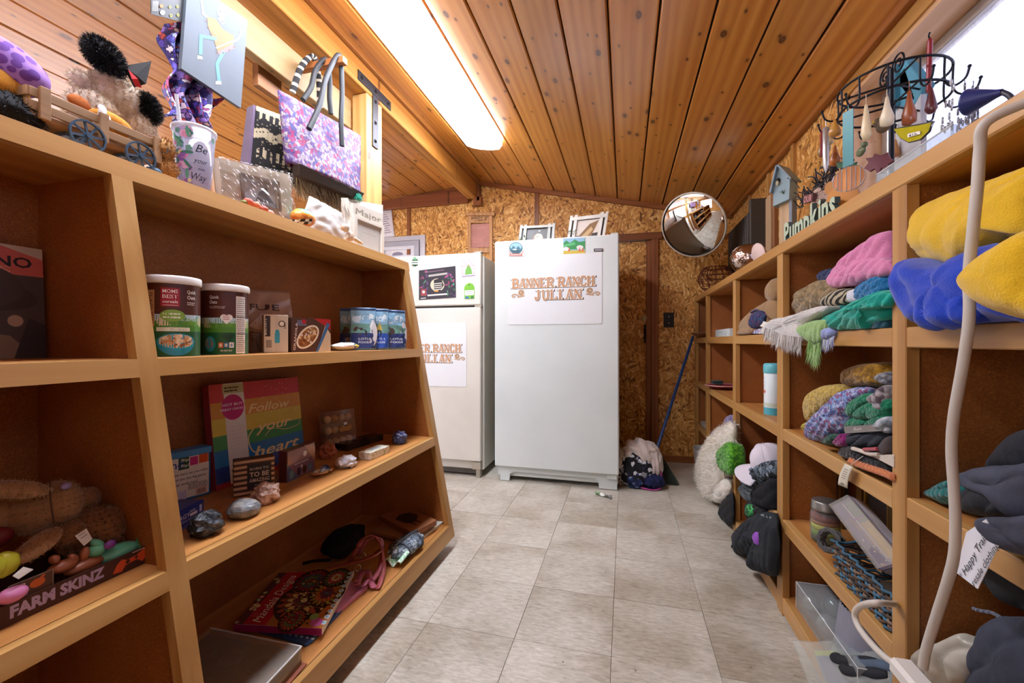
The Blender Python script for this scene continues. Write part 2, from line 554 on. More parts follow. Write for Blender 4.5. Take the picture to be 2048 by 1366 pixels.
    return o
def tag(o, label=None, cat=None, group=None, kind=None):
  if label: o['label'] = label
  if cat: o['category'] = cat
  if group: o['group'] = group
  if kind: o['kind'] = kind
  return o
def root(name, label, cat, loc=(0, 0, 0), M=None, group=None):
  o = bpy.data.objects.new(name, None)
  o.empty_display_size = .05
  o.matrix_world = TR(loc, M) if M is not None else Matrix.Translation(Vec(loc))
  col.objects.link(o)
  return tag(o, label, cat, group)
def copy_tree(o, parent=None):
  c = o.copy(); col.objects.link(c)
  if parent is not None:
    c.parent = parent
  for ch in list(o.children): copy_tree(ch, c)
  return c
def setting(name):
  o = bpy.data.objects.new(name, None); col.objects.link(o); o['kind'] = 'structure'
  return o
# ------------------------------------------------------------------ flat print: coloured shapes and lettering lying on a surface
_tc = {}
def text_mesh(t, bold=0., shear=0.):
  k = (t, bold, shear)
  if k not in _tc:
    cu = bpy.data.curves.new('lettering', 'FONT')
    cu.body = t; cu.size = 1; cu.offset = bold; cu.shear = shear; cu.resolution_u = 2
    cu.align_x = 'LEFT'
    o = bpy.data.objects.new('lettering', cu); col.objects.link(o)
    dg = bpy.context.evaluated_depsgraph_get()
    me = o.evaluated_get(dg).to_mesh()
    vs = [(q.co.x, q.co.y) for q in me.vertices]; fs = [list(p.vertices) for p in me.polygons]
    nz = [p.normal.z for p in me.polygons]
    fs = [f if z >= 0 else f[::-1] for f, z in zip(fs, nz)]
    o.evaluated_get(dg).to_mesh_clear()
    bpy.data.objects.remove(o); bpy.data.curves.remove(cu)
    if vs:
      x0,x1 = min(q[0] for q in vs),max(q[0] for q in vs); y0,y1 = min(q[1] for q in vs),max(q[1] for q in vs)
    else: x0, x1, y0, y1 = 0, 1, 0, 1
    _tc[k] = (vs, fs, x0, x1, y0, y1)
  return _tc[k]
class Print:
  """2-D print in metres, u right, v up; put() maps it onto a surface"""
  def __init__(s):
    s.items = []
    s.k = 0
  def poly(s, pts, colr, step=None):
    s.k += 1
    s.items.append(([(x, y) for x, y in pts], [list(range(len(pts)))], colr, s.k)); return s
  def rect(s, x0, y0, x1, y1, colr, nu=1, nv=1):
    s.k += 1
    vs = [(x0 + (x1 - x0) * i / nu, y0 + (y1 - y0) * j / nv) for i in range(nu + 1) for j in range(nv + 1)]
    fs = [[i * (nv + 1) + j,(i + 1) * (nv + 1) + j,(i + 1) * (nv + 1) + j + 1,i * (nv + 1) + j + 1] for i in range(nu) for j in range(nv)]
    s.items.append((vs, fs, colr, s.k)); return s
  def disc(s, x, y, r, colr, n=18, ry=None, rot=0.):
    ry = ry or r
    pts = []
    for i in range(n):
      a, b = r * math.cos(2 * PI * i / n), ry * math.sin(2 * PI * i / n)
      pts.append((x + a * math.cos(rot) - b * math.sin(rot), y + a * math.sin(rot) + b * math.cos(rot)))
    return s.poly(pts, colr)
  def line(s, pts, wd, colr):
    """one mitred strip, so no two faces of it lie on each other"""
    s.k += 1
    pts = [Vec((float(x), float(y))) for x, y in pts]
    pts = [q for i, q in enumerate(pts) if i == 0 or (q - pts[i - 1]).length > 1e-7]
    n = len(pts)
    if n < 2: return s
    ds = [(pts[i + 1] - pts[i]).normalized() for i in range(n - 1)]
    vs = []
    for i, q in enumerate(pts):
      a, b_ = ds[max(i - 1, 0)], ds[min(i, n - 2)]
      t = a + b_
      t = t.normalized() if t.length > .2 else a
      nn = Vec((-t.y, t.x)); k = min(2., 1 / max(.3, nn.dot(Vec((-a.y, a.x)))))
      q = q + (-ds[0] * wd * .2 if i == 0 else (ds[-1] * wd * .2 if i == n - 1 else Vec((0, 0))))
      vs += [tuple(q + nn * wd / 2 * k), tuple(q - nn * wd / 2 * k)]
    s.items.append((vs, [[2 * i, 2 * i + 1, 2 * i + 3, 2 * i + 2] for i in range(n - 1)], colr, s.k))
    return s
  def text(s, t, x, y, h, colr, w=None, align='l', bold=.012, shear=0., rot=0., mirror=False):
    """h = cap height, w = forced width"""
    vs, fs, x0, x1, y0, y1 = text_mesh(t, bold, shear)
    k = h / .73
    kx = (w / max(x1 - x0, 1e-6)) if w else k
    ww = (x1 - x0) * kx
    ox = {'l': 0, 'c': -ww / 2, 'r': -ww}[align]
    s.k += 1
    pts = []
    for a, b in vs:
      p, q = (a - x0) * kx + ox, b * k
      pts.append((x + p * math.cos(rot) - q * math.sin(rot), y + p * math.sin(rot) + q * math.cos(rot)))
    s.items.append((pts, fs, colr, s.k)); return s
  def scribble(s, x, y, wd, h, rows, colr, rnd=None, lw=None):
    """rows of tiny unreadable print as word-long dashes"""
    rnd = rnd or random.Random(int(x * 1e5) + rows)
    lw = lw or h / rows * .45
    for r in range(rows):
      yy = y + h * (1 - (r + .5) / rows); xx = x
      while xx < x + wd * rnd.uniform(.75, 1):
        l = min(rnd.uniform(.06, .2) * wd, x + wd - xx)
        if l > 0: s.rect(xx, yy - lw / 2, xx + l, yy + lw / 2, colr)
        xx += l + wd * .03
    s.k -= max(0, 0)
    return s
  def sliced(s, step):
    """cut every shape into narrow upright strips so that it can follow a curved surface"""
    out = []
    for vs, fs, cc, k in s.items:
      xs = [q[0] for q in vs]
      if max(xs) - min(xs) < step * 1.2: out.append((vs, fs, cc, k)); continue
      nv_, nf_ = [], []
      for f in fs:
        pl = [vs[i] for i in f]
        x0, x1 = min(q[0] for q in pl), max(q[0] for q in pl)
        n = max(1, math.ceil((x1 - x0) / step - 1e-6))
        for t in range(n):
          a, b_ = x0 + (x1 - x0) * t / n, x0 + (x1 - x0) * (t + 1) / n
          r = pl
          for lim, sg in ((a, 1), (b_, -1)):
            w_ = []
            for i in range(len(r)):
              p, q = r[i], r[(i + 1) % len(r)]
              dp, dq = (p[0] - lim) * sg, (q[0] - lim) * sg
              if dp >= -1e-9: w_.append(p)
              if (dp > 1e-9 and dq < -1e-9) or (dp < -1e-9 and dq > 1e-9):
                u_ = dp / (dp - dq); w_.append((p[0] + (q[0] - p[0]) * u_, p[1] + (q[1] - p[1]) * u_))
            r = w_
            if len(r) < 3: break
          if len(r) >= 3:
            nf_.append(list(range(len(nv_), len(nv_) + len(r)))); nv_ += r
      out.append((nv_, nf_, cc, k))
    s.items = out
    return s
  def put(s, mp, name, parent, m=None, lift=.0004):
    """mp: Matrix (x,y in plane, z out) or function(u,v,lift)->point"""
    mb = MB()
    n = max(1, s.k)
    for vs, fs, cc, k in s.items:
      z = lift * (.3 + .7 * k / n)
      if callable(mp): pts = [mp(x, y, z) for x, y in vs]
      else: pts = [mp @ Vec((x, y, z)) for x, y in vs]
      mb.add(pts, fs, None, cc)
    return mb.build(name, m or paint(.5), parent)
def on_cyl(c, r, ang0, z0=0.):
  """wrap u round an upright cylinder; u grows anticlockwise seen from above -> to the right seen from outside"""
  def f(u, v, l):
    a = ang0 + u / r
    return Vec((c[0] + (r + l) * math.cos(a), c[1] + (r + l) * math.sin(a), z0 + v))
  return f
def fbm(p, f=1., o=3):
  return noise.fractal(Vec(p) * f, 1., 2., o)
def lumpy(amp, f, seed, o=3):
  off = Vec((seed * 3.7, seed * 1.3, seed * 7.1))
  return lambda d: amp * noise.fractal(d * f + off, 1., 2., o)
def creased(amp, f, ax, seed, sharp=1.):
  """cloth folds running across axis ax"""
  off = Vec((seed * 2.7, seed * 4.3, seed))
  ax = Vec(ax)
  def g(d):
    q = d.dot(ax) * f + 1.6 * noise.noise(d * 1.7 + off)
    return amp * (abs(math.sin(q)) ** sharp - .5) + amp * .6 * noise.noise(d * 3 + off)
  return g
# ------------------------------------------------------------------ shared woods
CEIL = wood('varnished_pine_boards', '#b06a26', '#ca8638', '#da9c4c', 'y', .32, True, 1., .28, '#4a2410', .7)
BEAM = wood('varnished_fir_beam', '#8f5a22', '#b57a36', '#cb934a', 'y', .38, True, .8, .1, '#5a2e12')
POSTW = wood('pale_fir_post', '#b07c3c', '#cc9c5a', '#dcb476', 'z', .5, True, .8, .1)
PALE = wood('pale_knotty_plank', '#84673e', '#997b50', '#aa8f66', 'y', .55, True, .7, .08, '#4a4a50')
TRIMX = wood('brown_trim_across', '#7a421a', '#955628', '#aa6a36', 'x', .45, False)
TRIMY = wood('brown_trim_along', '#7a4218', '#9a5c26', '#b07636', 'y', .4, False)
TRIMZ = wood('brown_trim_upright', '#74401c', '#8f5428', '#a56834', 'z', .45, False)
EDGEY = wood('oak_edging_along', '#a07038', '#b98a4e', '#c9a066', 'y', .36, False, .8, .08)
EDGEZ = wood('oak_edging_upright', '#9e6e36', '#b7884c', '#c79e64', 'z', .36, False, .8, .08)
SHELFW = wood('shelf_board_wood', '#a56c36', '#b97e42', '#c88f50', 'y', .42, False, .6, .08)
HARD = particle()
OSB = osb('xz')
OSBY = osb('yz')
TILE = tilemat()
DARK = plain('#1c1510', .8)
WHITE = plain('#e9e6de', .35, 0, .03)
# ------------------------------------------------------------------ fluorescent lamps
SL = .219
SA = math.atan(SL)
def zr(x): return 2.385 - SL * (x + 1.264)
def zl(x): return 2.365 - .1 * (-1.33 - x)
def lamp(name, label, xc, zc, y0, y1, ang):
  r = root(name, label, 'ceiling light', (xc, (y0 + y1) / 2, zc), RM(0, ang, 0), 'fluorescent ceiling lamps')
  L = y1 - y0
  b = MB(); b.box((0, 0, -.012), (.20, L - .03, .022), None, None, .003)
  b.build('lamp_housing', plain('#e8e6e0', .4), r)
  e = MB()
  n = 12
  prof = [(-.128,-.006),(-.130,-.03),(-.115,-.055),(-.06,-.066),(0,-.068),(.06,-.066),(.115,-.055),(.130,-.03),(.128,-.006)]
  vs = [(x, -L / 2, z) for x, z in prof] + [(x, L / 2, z) for x, z in prof]
  m = len(prof)
  e.add(vs, [(i, i + 1, m + i + 1, m + i) for i in range(m - 1)], None, None, True)
  for sg in (-1, 1):
    q = [(x,sg * L / 2,z) for x,z in prof]; q2 = [(x * .93,sg * (L / 2 + .012),z * .86) for x,z in prof]
    e.add(q + q2, [(i, i + 1, m + i + 1, m + i) for i in range(m - 1)])
    e.add(q2, [list(range(m))])
  e.build('lens', emit('glowing_lamp_lens', '#eaf0ff', LAMP, .38), r)
  return r
lamp('fluorescent_lamp','long white glowing fluorescent lamp on the varnished board ceiling above the aisle',-.905,zr(-.905) - .002,.25,2.69,SA)
lamp('fluorescent_lamp','second fluorescent lamp on the ceiling beyond the beam, mostly out of view',-3.3,zl(-3.3) - .002,-1.1,1.30,-math.atan(.1))
# ------------------------------------------------------------------ floor
floor = setting('floor')
b = MB(); b.box((-1.9, .7, -.03), (5.6, 6.2, .05))
b.build('floor_slab', plain('#5a5145', .8), floor)
b = MB(); b.span((-4.6, -2.3, -.006), (-1.26, 3.6, 0)); b.span((-1.26, -2.3, -.006), (.9, -.2, 0))
b.build('floor_covering', TILE, floor)
tl = None
for i in range(-4, 3):
  for j in range(-8, 5):
    x0, y0 = -.04 + .305 * i, 2.24 + .305 * j
    y1 = min(y0 + .305, 3.6)
    if tl is None:
      t = MB(); t.box((0, 0, -.003), (.3038, .3038, .006), None, None, .0006)
      tl = t.build('floor_tile', TILE, floor); o = tl
    else:
      o = tl.copy(); col.objects.link(o); o.parent = floor
    o.location = (x0 + .1525, y0 + .1525, random.uniform(-.0006, .0004))
    o.rotation_euler = (random.uniform(-.0012,.0012),random.uniform(-.0012,.0012),random.choice((0,0,0,PI)) + random.uniform(-.002,.002))
gr = setting('ground')
b = MB(); b.span((-40, -40, -.5), (40, 40, -.35)); b.build('paved_yard', plain('#b4aea4', .9, 0, .1), gr)
# ------------------------------------------------------------------ ceiling: right slope, left slope
ceil = setting('ceiling')
b = MB()
for x0, x1, f in ((-1.35, .96, zr), (-4.7, -1.3, zl)):
  b.add([(x0,-2.3,f(x0) + .026),(x1,-2.3,f(x1) + .026),(x1,3.7,f(x1) + .026),(x0,3.7,f(x0) + .026),
       (x0, -2.3, f(x0) + .09), (x1, -2.3, f(x1) + .09), (x1, 3.7, f(x1) + .09), (x0, 3.7, f(x0) + .09)],
      [(0, 3, 2, 1), (4, 5, 6, 7), (0, 1, 5, 4), (2, 3, 7, 6), (0, 4, 7, 3), (1, 2, 6, 5)])
b.build('roof_deck', plain('#20150c', .8), ceil)
BW = .1735
bd = None
for side in (0, 1):
  xs = [-.06 + BW * k for k in range(-8, 5)] if side == 0 else [-1.42 - BW * k for k in range(18)]
  for x in xs:
    xm = x + BW / 2 if side == 0 else x - BW / 2
    if bd is None:
      t = MB(); t.box((0, 0, .011), (BW - .003, 5.9, .022), None, None, .0045)
      bd = t.build('ceiling_board', CEIL, ceil); o = bd
    else:
      o = bd.copy(); col.objects.link(o); o.parent = ceil
    o.location = (xm, .67 + random.uniform(-.02, 0), (zr if side == 0 else zl)(xm) + random.uniform(0, .003))
    o.rotation_euler = (0, SA if side == 0 else -math.atan(.1), 0)
# ridge beam, its ledge, its post
beam = setting('trim_1')
b = MB(); b.span((-1.352, -2.2, 2.222), (-1.264, 3.55, 2.40), .004); b.build('ridge_beam', BEAM, beam)
b = MB(); b.span((-1.264, -2.2, 2.345), (-1.238, 3.55, 2.385), .003); b.build('beam_ledge', TRIMY, beam)
b = MB(); b.span((-1.30,3.54,2.16),(-1.225,3.6,2.235)); b.span((-1.262,3.54,2.2),(-1.24,3.6,2.37)); b.build('beam_bracket',TRIMZ,beam)
post = setting('trim_2')
b = MB(); b.span((-1.352, 1.895, 0), (-1.266, 2.035, 2.222), .004); b.build('wooden_post', POSTW, post)
# T-shaped iron strap on beam and post
r = root('iron_tee_bracket','black iron T-shaped strap bolted over the joint of the ceiling beam and the wooden post','bracket',(-1.262,1.965,2.18))
b = MB()
b.box((0,0,.085),(.005,.30,.05),None,None,.0012); b.box((0,0,-.075),(.005,.05,.27),None,None,.0012)
b.build('strap', plain('#2e2c30', .45, .7, .1, .2, 90), r)
b = None
for y, z in ((-.12, .085), (0, .085), (.12, .085), (0, .03), (0, -.08), (0, -.175)):
  if b is None:
    m = MB(); m.cyl((.002,0,0),(.007,0,0),.010,.009,10); m.cyl((.007,0,0),(.011,0,0),.006,.005,6)
    b = m.build('bolt', plain('#3a383c', .4, .8), r); o = b
  else:
    o = b.copy(); col.objects.link(o); o.parent = r
  o.location = (0, y, z)
# ------------------------------------------------------------------ walls
wb = setting('wall_back')
seams = [-4.6, -3.2, -1.955, -.735, .485, .84]
for x0, x1 in zip(seams, seams[1:]):
  b = MB()
  if x0 < .2 and x1 > .2:      # panel with the doorway cut out
    b.add([(x0,3.6,0),(-.62,3.6,0),(-.62,3.6,2.5),(x0,3.6,2.5),(x0,3.65,0),(-.62,3.65,0),(-.62,3.65,2.5),(x0,3.65,2.5)],
        [(0, 1, 2, 3), (4, 7, 6, 5), (0, 3, 7, 4), (1, 5, 6, 2)])
    b.span((-.62, 3.6, 1.775), (.215, 3.65, 2.5)); b.span((.215, 3.6, 0), (x1, 3.65, 2.5))
  else:
    b.span((x0, 3.6, 0), (x1, 3.65, 2.5))
  b.build('wall_panel', OSB, wb)
bt = None
for x in (-3.2, -1.955, -.735):
  b = MB(); b.span((x - .017, 3.588, 0), (x + .017, 3.602, 2.33)); b.build('batten', TRIMZ, wb)
door = setting('door_1')
b = MB(); b.span((-.61, 3.622, .01), (.21, 3.66, 1.77)); b.build('door_leaf', OSB, door)
b = MB(); b.span((.205, 3.575, 0), (.258, 3.64, 1.822), .003); b.build('door_jamb', TRIMZ, door)
b = MB(); b.span((-.665, 3.575, 0), (-.612, 3.64, 1.822), .003); b.build('door_jamb', TRIMZ, door)
b = MB(); b.span((-.69, 3.57, 1.775), (.285, 3.64, 1.832), .003); b.build('door_head', TRIMX, door)
b = MB(); b.span((.165, 3.60, .0), (.205, 3.622, 1.775)); b.build('door_stop', TRIMZ, door)
p = onY(1292, 636, 3.62)
b = MB(); b.lathe([(0,.016),(.012,.016),(.016,.012),(.028,.010),(.034,.004),(.034,0)],24,TR(p,RM(PI / 2)))
b.cyl(p + Vec((-.012, -.018, .004)), p + Vec((.012, -.018, -.004)), .004, None, 8)
o = b.build('door_lock', plain('#cdbf98', .35, .35, .05), door)
q = onY(1290, 668, 3.62)
b = MB()
pl = [(-.004,-.075),(.004,-.075),(.012,-.062),(.005,-.052),(.014,-.036),(.008,-.02),(.008,.02),(.014,.036),(.005,.052),(.012,.062),(.004,.078),(-.004,.078),
    (-.012,.062),(-.005,.052),(-.014,.036),(-.008,.02),(-.008,-.02),(-.014,-.036),(-.005,-.052),(-.012,-.062)]
b.prism(pl, .006, frame(q, (1, 0, 0), (0, 0, 1)))
b.tube(spath([q + Vec((0,-.006,.05)),q + Vec((0,-.035,.03)),q + Vec((0,-.038,0)),q + Vec((0,-.035,-.03)),q + Vec((0,-.006,-.05))],5),.005,8)
b.build('door_pull', plain('#17161a', .4, .6), door)
tb = setting('baseboard_back')
b = MB(); b.span((.26, 3.582, 0), (.55, 3.601, .05), .003); b.build('baseboard_strip', TRIMX, tb)
tr = setting('trim_3')
b = MB()
for x0, x1, f in ((-1.24, .8, zr), (-4.5, -1.36, zl)):
  b.add([(x0,3.57,f(x0)),(x1,3.57,f(x1)),(x1,3.6,f(x1)),(x0,3.6,f(x0)),(x0,3.57,f(x0) - .035),(x1,3.57,f(x1) - .035),(x1,3.6,f(x1) - .035),(x0,3.6,f(x0) - .035)],
      [(0, 1, 2, 3), (4, 7, 6, 5), (0, 4, 5, 1), (0, 3, 7, 4), (1, 5, 6, 2)])
b.build('cornice_strip', TRIMX, tr)
b = MB(); b.span((-4.5,3.555,2.2),(-1.352,3.6,2.31),.003); b.build('ledger_board',wood('ledger_board_wood','#6f3a1c','#8a4d28','#a06236','x',.4,True,.8,.1),tr)
# right wall with the long high window
wr = setting('wall_right')
WY0, WY1, WZ0, WZ1 = -1.7, 1.845, 1.31, 1.865
b = MB(); b.span((.8, -2.3, 0), (.93, 3.65, WZ0)); b.build('wall_panel', OSBY, wr)
b = MB(); b.span((.8, 2.72, WZ0), (.93, 3.65, 1.98)); b.build('wall_panel', OSBY, wr)
b = MB(); b.span((.8, WY1, WZ0), (.93, 2.72, 1.98)); b.build('wall_panel', OSBY, wr)
b = MB(); b.span((.8, -2.3, WZ0), (.93, WY0, 1.98)); b.build('wall_panel', OSBY, wr)
b = MB(); b.span((.792,-2.3,WZ1),(.93,WY1 + .03,1.96)); b.build('window_header',wood('header_wood','#a87434','#c08c44','#d2a45c','y',.45,False),wr)
for y in (2.72, 2.35, 3.1):
  b = MB(); b.span((.785, y - .018, 1.3), (.8, y + .018, 1.93)); b.build('batten', EDGEZ, wr)
t4 = setting('trim_4')
b = MB(); b.span((.768, -2.3, 1.915), (.8, 3.6, 1.945), .003); b.build('cornice_strip', TRIMY, t4)
win = setting('window_1')
JAMB = wood('pale_jamb_wood', '#b98a5c', '#cfa478', '#dcb890', 'y', .5, False)  # pale pine of the window lining
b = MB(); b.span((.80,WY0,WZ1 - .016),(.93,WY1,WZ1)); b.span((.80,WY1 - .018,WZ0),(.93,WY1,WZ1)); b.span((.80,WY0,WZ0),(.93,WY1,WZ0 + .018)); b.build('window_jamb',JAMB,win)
b = MB()
for a,d in (((.895,WY0,WZ1 - .05),(.925,WY1 - .018,WZ1 - .016)),((.895,WY0,WZ0 + .018),(.925,WY1 - .018,WZ0 + .05)),
       ((.895,WY1 - .055,WZ0 + .05),(.925,WY1 - .018,WZ1 - .05)),((.895,.36,WZ0 + .05),(.925,.40,WZ1 - .05)),((.895,WY0,WZ0 + .05),(.925,WY0 + .03,WZ1 - .05))):
  b.span(a, d, .003)
b.build('window_frame', plain('#b9b7b4', .35, .6), win)
def window_glass(name, tint, lo, hi):
  t = NT(name)
  v = t.coords((6, 6, 6), False)
  n = t.noise(v, 2, 6, .72, 1.2)
  tr_ = t.n('BsdfTransparent'); tr_.inputs[0].default_value = tint
  df = t.n('BsdfTranslucent'); df.inputs[0].default_value = (.55, .53, .56, 1)
  gl = t.n('BsdfGlossy'); gl.inputs['Roughness'].default_value = .05
  a = t.n('MixShader'); c_ = t.n('MixShader', i0=.05)
  mr = t.n('MapRange'); mr.inputs[1].default_value = .4; mr.inputs[2].default_value = .68; mr.inputs[3].default_value = lo; mr.inputs[4].default_value = hi
  t.l(n,mr.inputs[0]); t.l(mr.outputs[0],a.inputs[0]); t.l(tr_.outputs[0],a.inputs[1]); t.l(df.outputs[0],a.inputs[2])
  t.l(a.outputs[0],c_.inputs[1]); t.l(gl.outputs[0],c_.inputs[2]); t.l(c_.outputs[0],t.t.nodes['Material Output'].inputs[0])
  return t.m
GLASSW = window_glass('clean_window_glass', (.86, .87, .95, 1), .05, .25)
GLASSD = window_glass('dirty_window_glass', (.44, .45, .56, 1), .15, .65)
b = MB(); b.span((.908, WY0, WZ0 + .03), (.912, WY1 - .03, WZ1 - .03)); b.build('window_pane', GLASSD, win)
# the rest of the shop: left wall with its window, wall behind
wl = setting('wall_left')
b = MB()
for a,d in (((-4.7,-2.3,0),(-4.6,3.65,.35)),((-4.7,-2.3,1.95),(-4.6,3.65,2.5)),((-4.7,-2.3,.35),(-4.6,-.6,1.95)),((-4.7,3.4,.35),(-4.6,3.65,1.95))):
  b.span(a, d)
b.build('wall_panel', OSBY, wl)
w2 = setting('window_2')
b = MB()
for a,d in (((-4.68,-.6,.35),(-4.6,3.4,.4)),((-4.68,-.6,1.9),(-4.6,3.4,1.95)),((-4.68,-.6,.4),(-4.6,-.55,1.9)),((-4.68,3.35,.4),(-4.6,3.4,1.9)),((-4.68,1.37,.4),(-4.6,1.43,1.9))):
  b.span(a, d)
b.build('window_frame', WHITE, w2)
b = MB(); b.span((-4.66, -.58, .38), (-4.655, 3.38, 1.92)); b.build('window_pane', GLASSW, w2)
wk = setting('wall_front')
for a,d in (((-4.7,-2.3,0),(.93,-2.22,.55)),((-4.7,-2.3,1.98),(.93,-2.22,2.5)),((-4.7,-2.3,.55),(-3.4,-2.22,1.98)),((-1.3,-2.3,.55),(.93,-2.22,1.98))):
  b = MB(); b.span(a, d); b.build('wall_panel', OSB, wk)
w3 = setting('fill_window')  # unseen window added behind the camera to let in fill daylight
b = MB()
for a,d in (((-3.4,-2.3,.55),(-1.3,-2.22,.6)),((-3.4,-2.3,1.93),(-1.3,-2.22,1.98)),((-3.4,-2.3,.6),(-3.34,-2.22,1.93)),((-1.36,-2.3,.6),(-1.3,-2.22,1.93))):
  b.span(a, d)
b.build('window_frame', WHITE, w3)
b = MB(); b.span((-3.35, -2.265, .59), (-1.35, -2.26, 1.94)); b.build('window_pane', GLASSW, w3)
# ------------------------------------------------------------------ left bookcase with a leaning front
def xf(z): return -.78 - .1897 * (z - .11)
BX = -1.245
bk = root('leaning_front_bookcase','brown bookcase with a leaning oak-edged front along the left of the aisle','bookcase',(-1.0,.65,0))
bk.matrix_world = Matrix.Identity(4)
def lean(mb, y0, y1, z0, z1, dep, back=None):
  a = [(xf(z0), z0), (xf(z1), z1)]
  b_ = [((back if back else xf(z1) - dep), z1), ((back if back else xf(z0) - dep), z0)]
  q = a + b_
  vs = [(x, y0, z) for x, z in q] + [(x, y1, z) for x, z in q]
  mb.add(vs, [(0, 1, 2, 3), (7, 6, 5, 4), (0, 4, 5, 1), (1, 5, 6, 2), (2, 6, 7, 3), (3, 7, 4, 0)])
ZS = (.11, .512, .922)
for nm, y0, y1 in (('side_panel', -.56, -.538), ('divider', .634, .650), ('side_panel', 1.822, 1.846)):
  b = MB()
  q = [(BX, .05), (xf(.05) - .022, .05), (xf(1.3) - .022, 1.3), (BX, 1.3)]
  vs = [(x, y0, z) for x, z in q] + [(x, y1, z) for x, z in q]
  b.add(vs, [(0, 1, 2, 3), (7, 6, 5, 4), (0, 4, 5, 1), (1, 5, 6, 2), (2, 6, 7, 3), (3, 7, 4, 0)])
  o = b.build(nm, HARD, bk)
  e = MB(); lean(e,y0 - .011,y1 + .011 if y1 < 1.8 else y1 + .004,.05,1.3,.024); e.build('edge_trim',EDGEZ,o)
b = MB(); b.span((BX - .008, -.56, .05), (BX, 1.85, 1.3)); b.build('back_panel', HARD, bk)
for (y0, y1) in ((-.54, .634), (.650, 1.822)):
  for z in ZS:
    hh = .06 if z < .2 else .036
    b = MB(); b.span((BX, y0, z - .02), (xf(z) - .02, y1, z)); o = b.build('shelf', SHELFW, bk)
    e = MB(); lean(e,y0 + (.012 if y0 < 0 else .011),y1 - .011,z - hh,z,.022); e.build('edge_trim',EDGEY,o)
b = MB(); b.span((BX - .01,-.57,1.3),(xf(1.338) - .02,1.856,1.338)); o = b.build('top_board',SHELFW,bk)
e = MB(); lean(e, -.57, 1.858, 1.296, 1.338, .022); e.build('edge_trim', EDGEY, o)
for y in (-.45, .64, 1.76):
  b = MB(); b.span((-1.2, y - .03, 0), (-.86, y + .03, .05)); b.build('foot', SHELFW, bk)
# ------------------------------------------------------------------ right cubby shelving
XR = .53
cb = root('cubby_shelving','long oak-edged brown cubby shelving unit against the right wall','shelf unit',(0,0,0))
PY = [(.30, .345), (1.0, 1.045), (1.675, 1.728), (2.33, 2.378), (3.09, 3.135), (3.55, 3.595)]
for i, (y0, y1) in enumerate(PY):
  ym = (y0 + y1) / 2
  b = MB(); b.span((XR + .022,ym - .012,.0),(.79,ym + .012,1.27)); o = b.build('upright_panel',HARD,cb)
  e = MB(); e.span((XR, y0, 0), (XR + .024, y1, 1.27), .002); e.build('edge_trim', EDGEZ, o)
RZ = (.065, .337, .653, .985)
for (a0, a1), (b0, b1) in zip(PY, PY[1:]):
  for z in RZ:
    b = MB(); b.span((XR + .02,(a0 + a1) / 2 + .012,z - .018),(.79,(b0 + b1) / 2 - .012,z)); o = b.build('shelf',SHELFW,cb)
    e = MB(); e.span((XR + .001,a1,z - (.04 if z > .1 else .055)),(XR + .022,b0,z),.002); e.build('edge_trim',EDGEY,o)
b = MB(); b.span((.788, .3, 0), (.796, 3.595, 1.27)); b.build('back_panel', HARD, cb)
b = MB(); b.span((XR + .02, .28, 1.264), (.797, 3.597, 1.302)); o = b.build('top_board', SHELFW, cb)
e = MB(); e.span((XR - .003, .28, 1.264), (XR + .022, 3.597, 1.303), .003); e.build('edge_trim', EDGEY, o)
# ------------------------------------------------------------------ helpers for things built straight in world space
WL = {}
_bld = MB.build
def _build(s, name, m, parent=None, loc=None):
  if parent is not None and parent.name in WL:
    off = WL[parent.name]
    o = _bld(s, name, m, None, off)
    o.parent = parent; o.location = (0, 0, 0)
    WL[o.name] = off
    return o
  return _bld(s, name, m, parent, loc)
MB.build = _build
def thing(s, name, m, label, cat, group=None):
  """one mesh that is a thing; origin under its middle"""
  lo = [min(q[i] for q in s.v) for i in range(3)]; hi = [max(q[i] for q in s.v) for i in range(3)]
  off = Vec(((lo[0] + hi[0]) / 2, (lo[1] + hi[1]) / 2, lo[2]))
  o = _bld(s, name, m, None, off)
  WL[o.name] = off
  return tag(o, label, cat, group)
MB.thing = thing
def wroot(name, label, cat, loc, group=None):
  o = root(name, label, cat, loc, None, group)
  WL[o.name] = Vec(loc)
  return o
def onV(px, py, p0, yaw):
  """vertical plane through p0 whose outward normal points yaw from -Y towards +X"""
  n = Vec((math.sin(yaw), -math.cos(yaw), 0))
  d = Vec(ray(px, py)); o = Vec((0, 0, EYE))
  k = (Vec(p0) - o).dot(n) / d.dot(n)
  return o + d * k
def onP(px, py, p0, n):
  d = Vec(ray(px, py)); o = Vec((0, 0, EYE)); n = Vec(n)
  return o + d * ((Vec(p0) - o).dot(n) / d.dot(n))
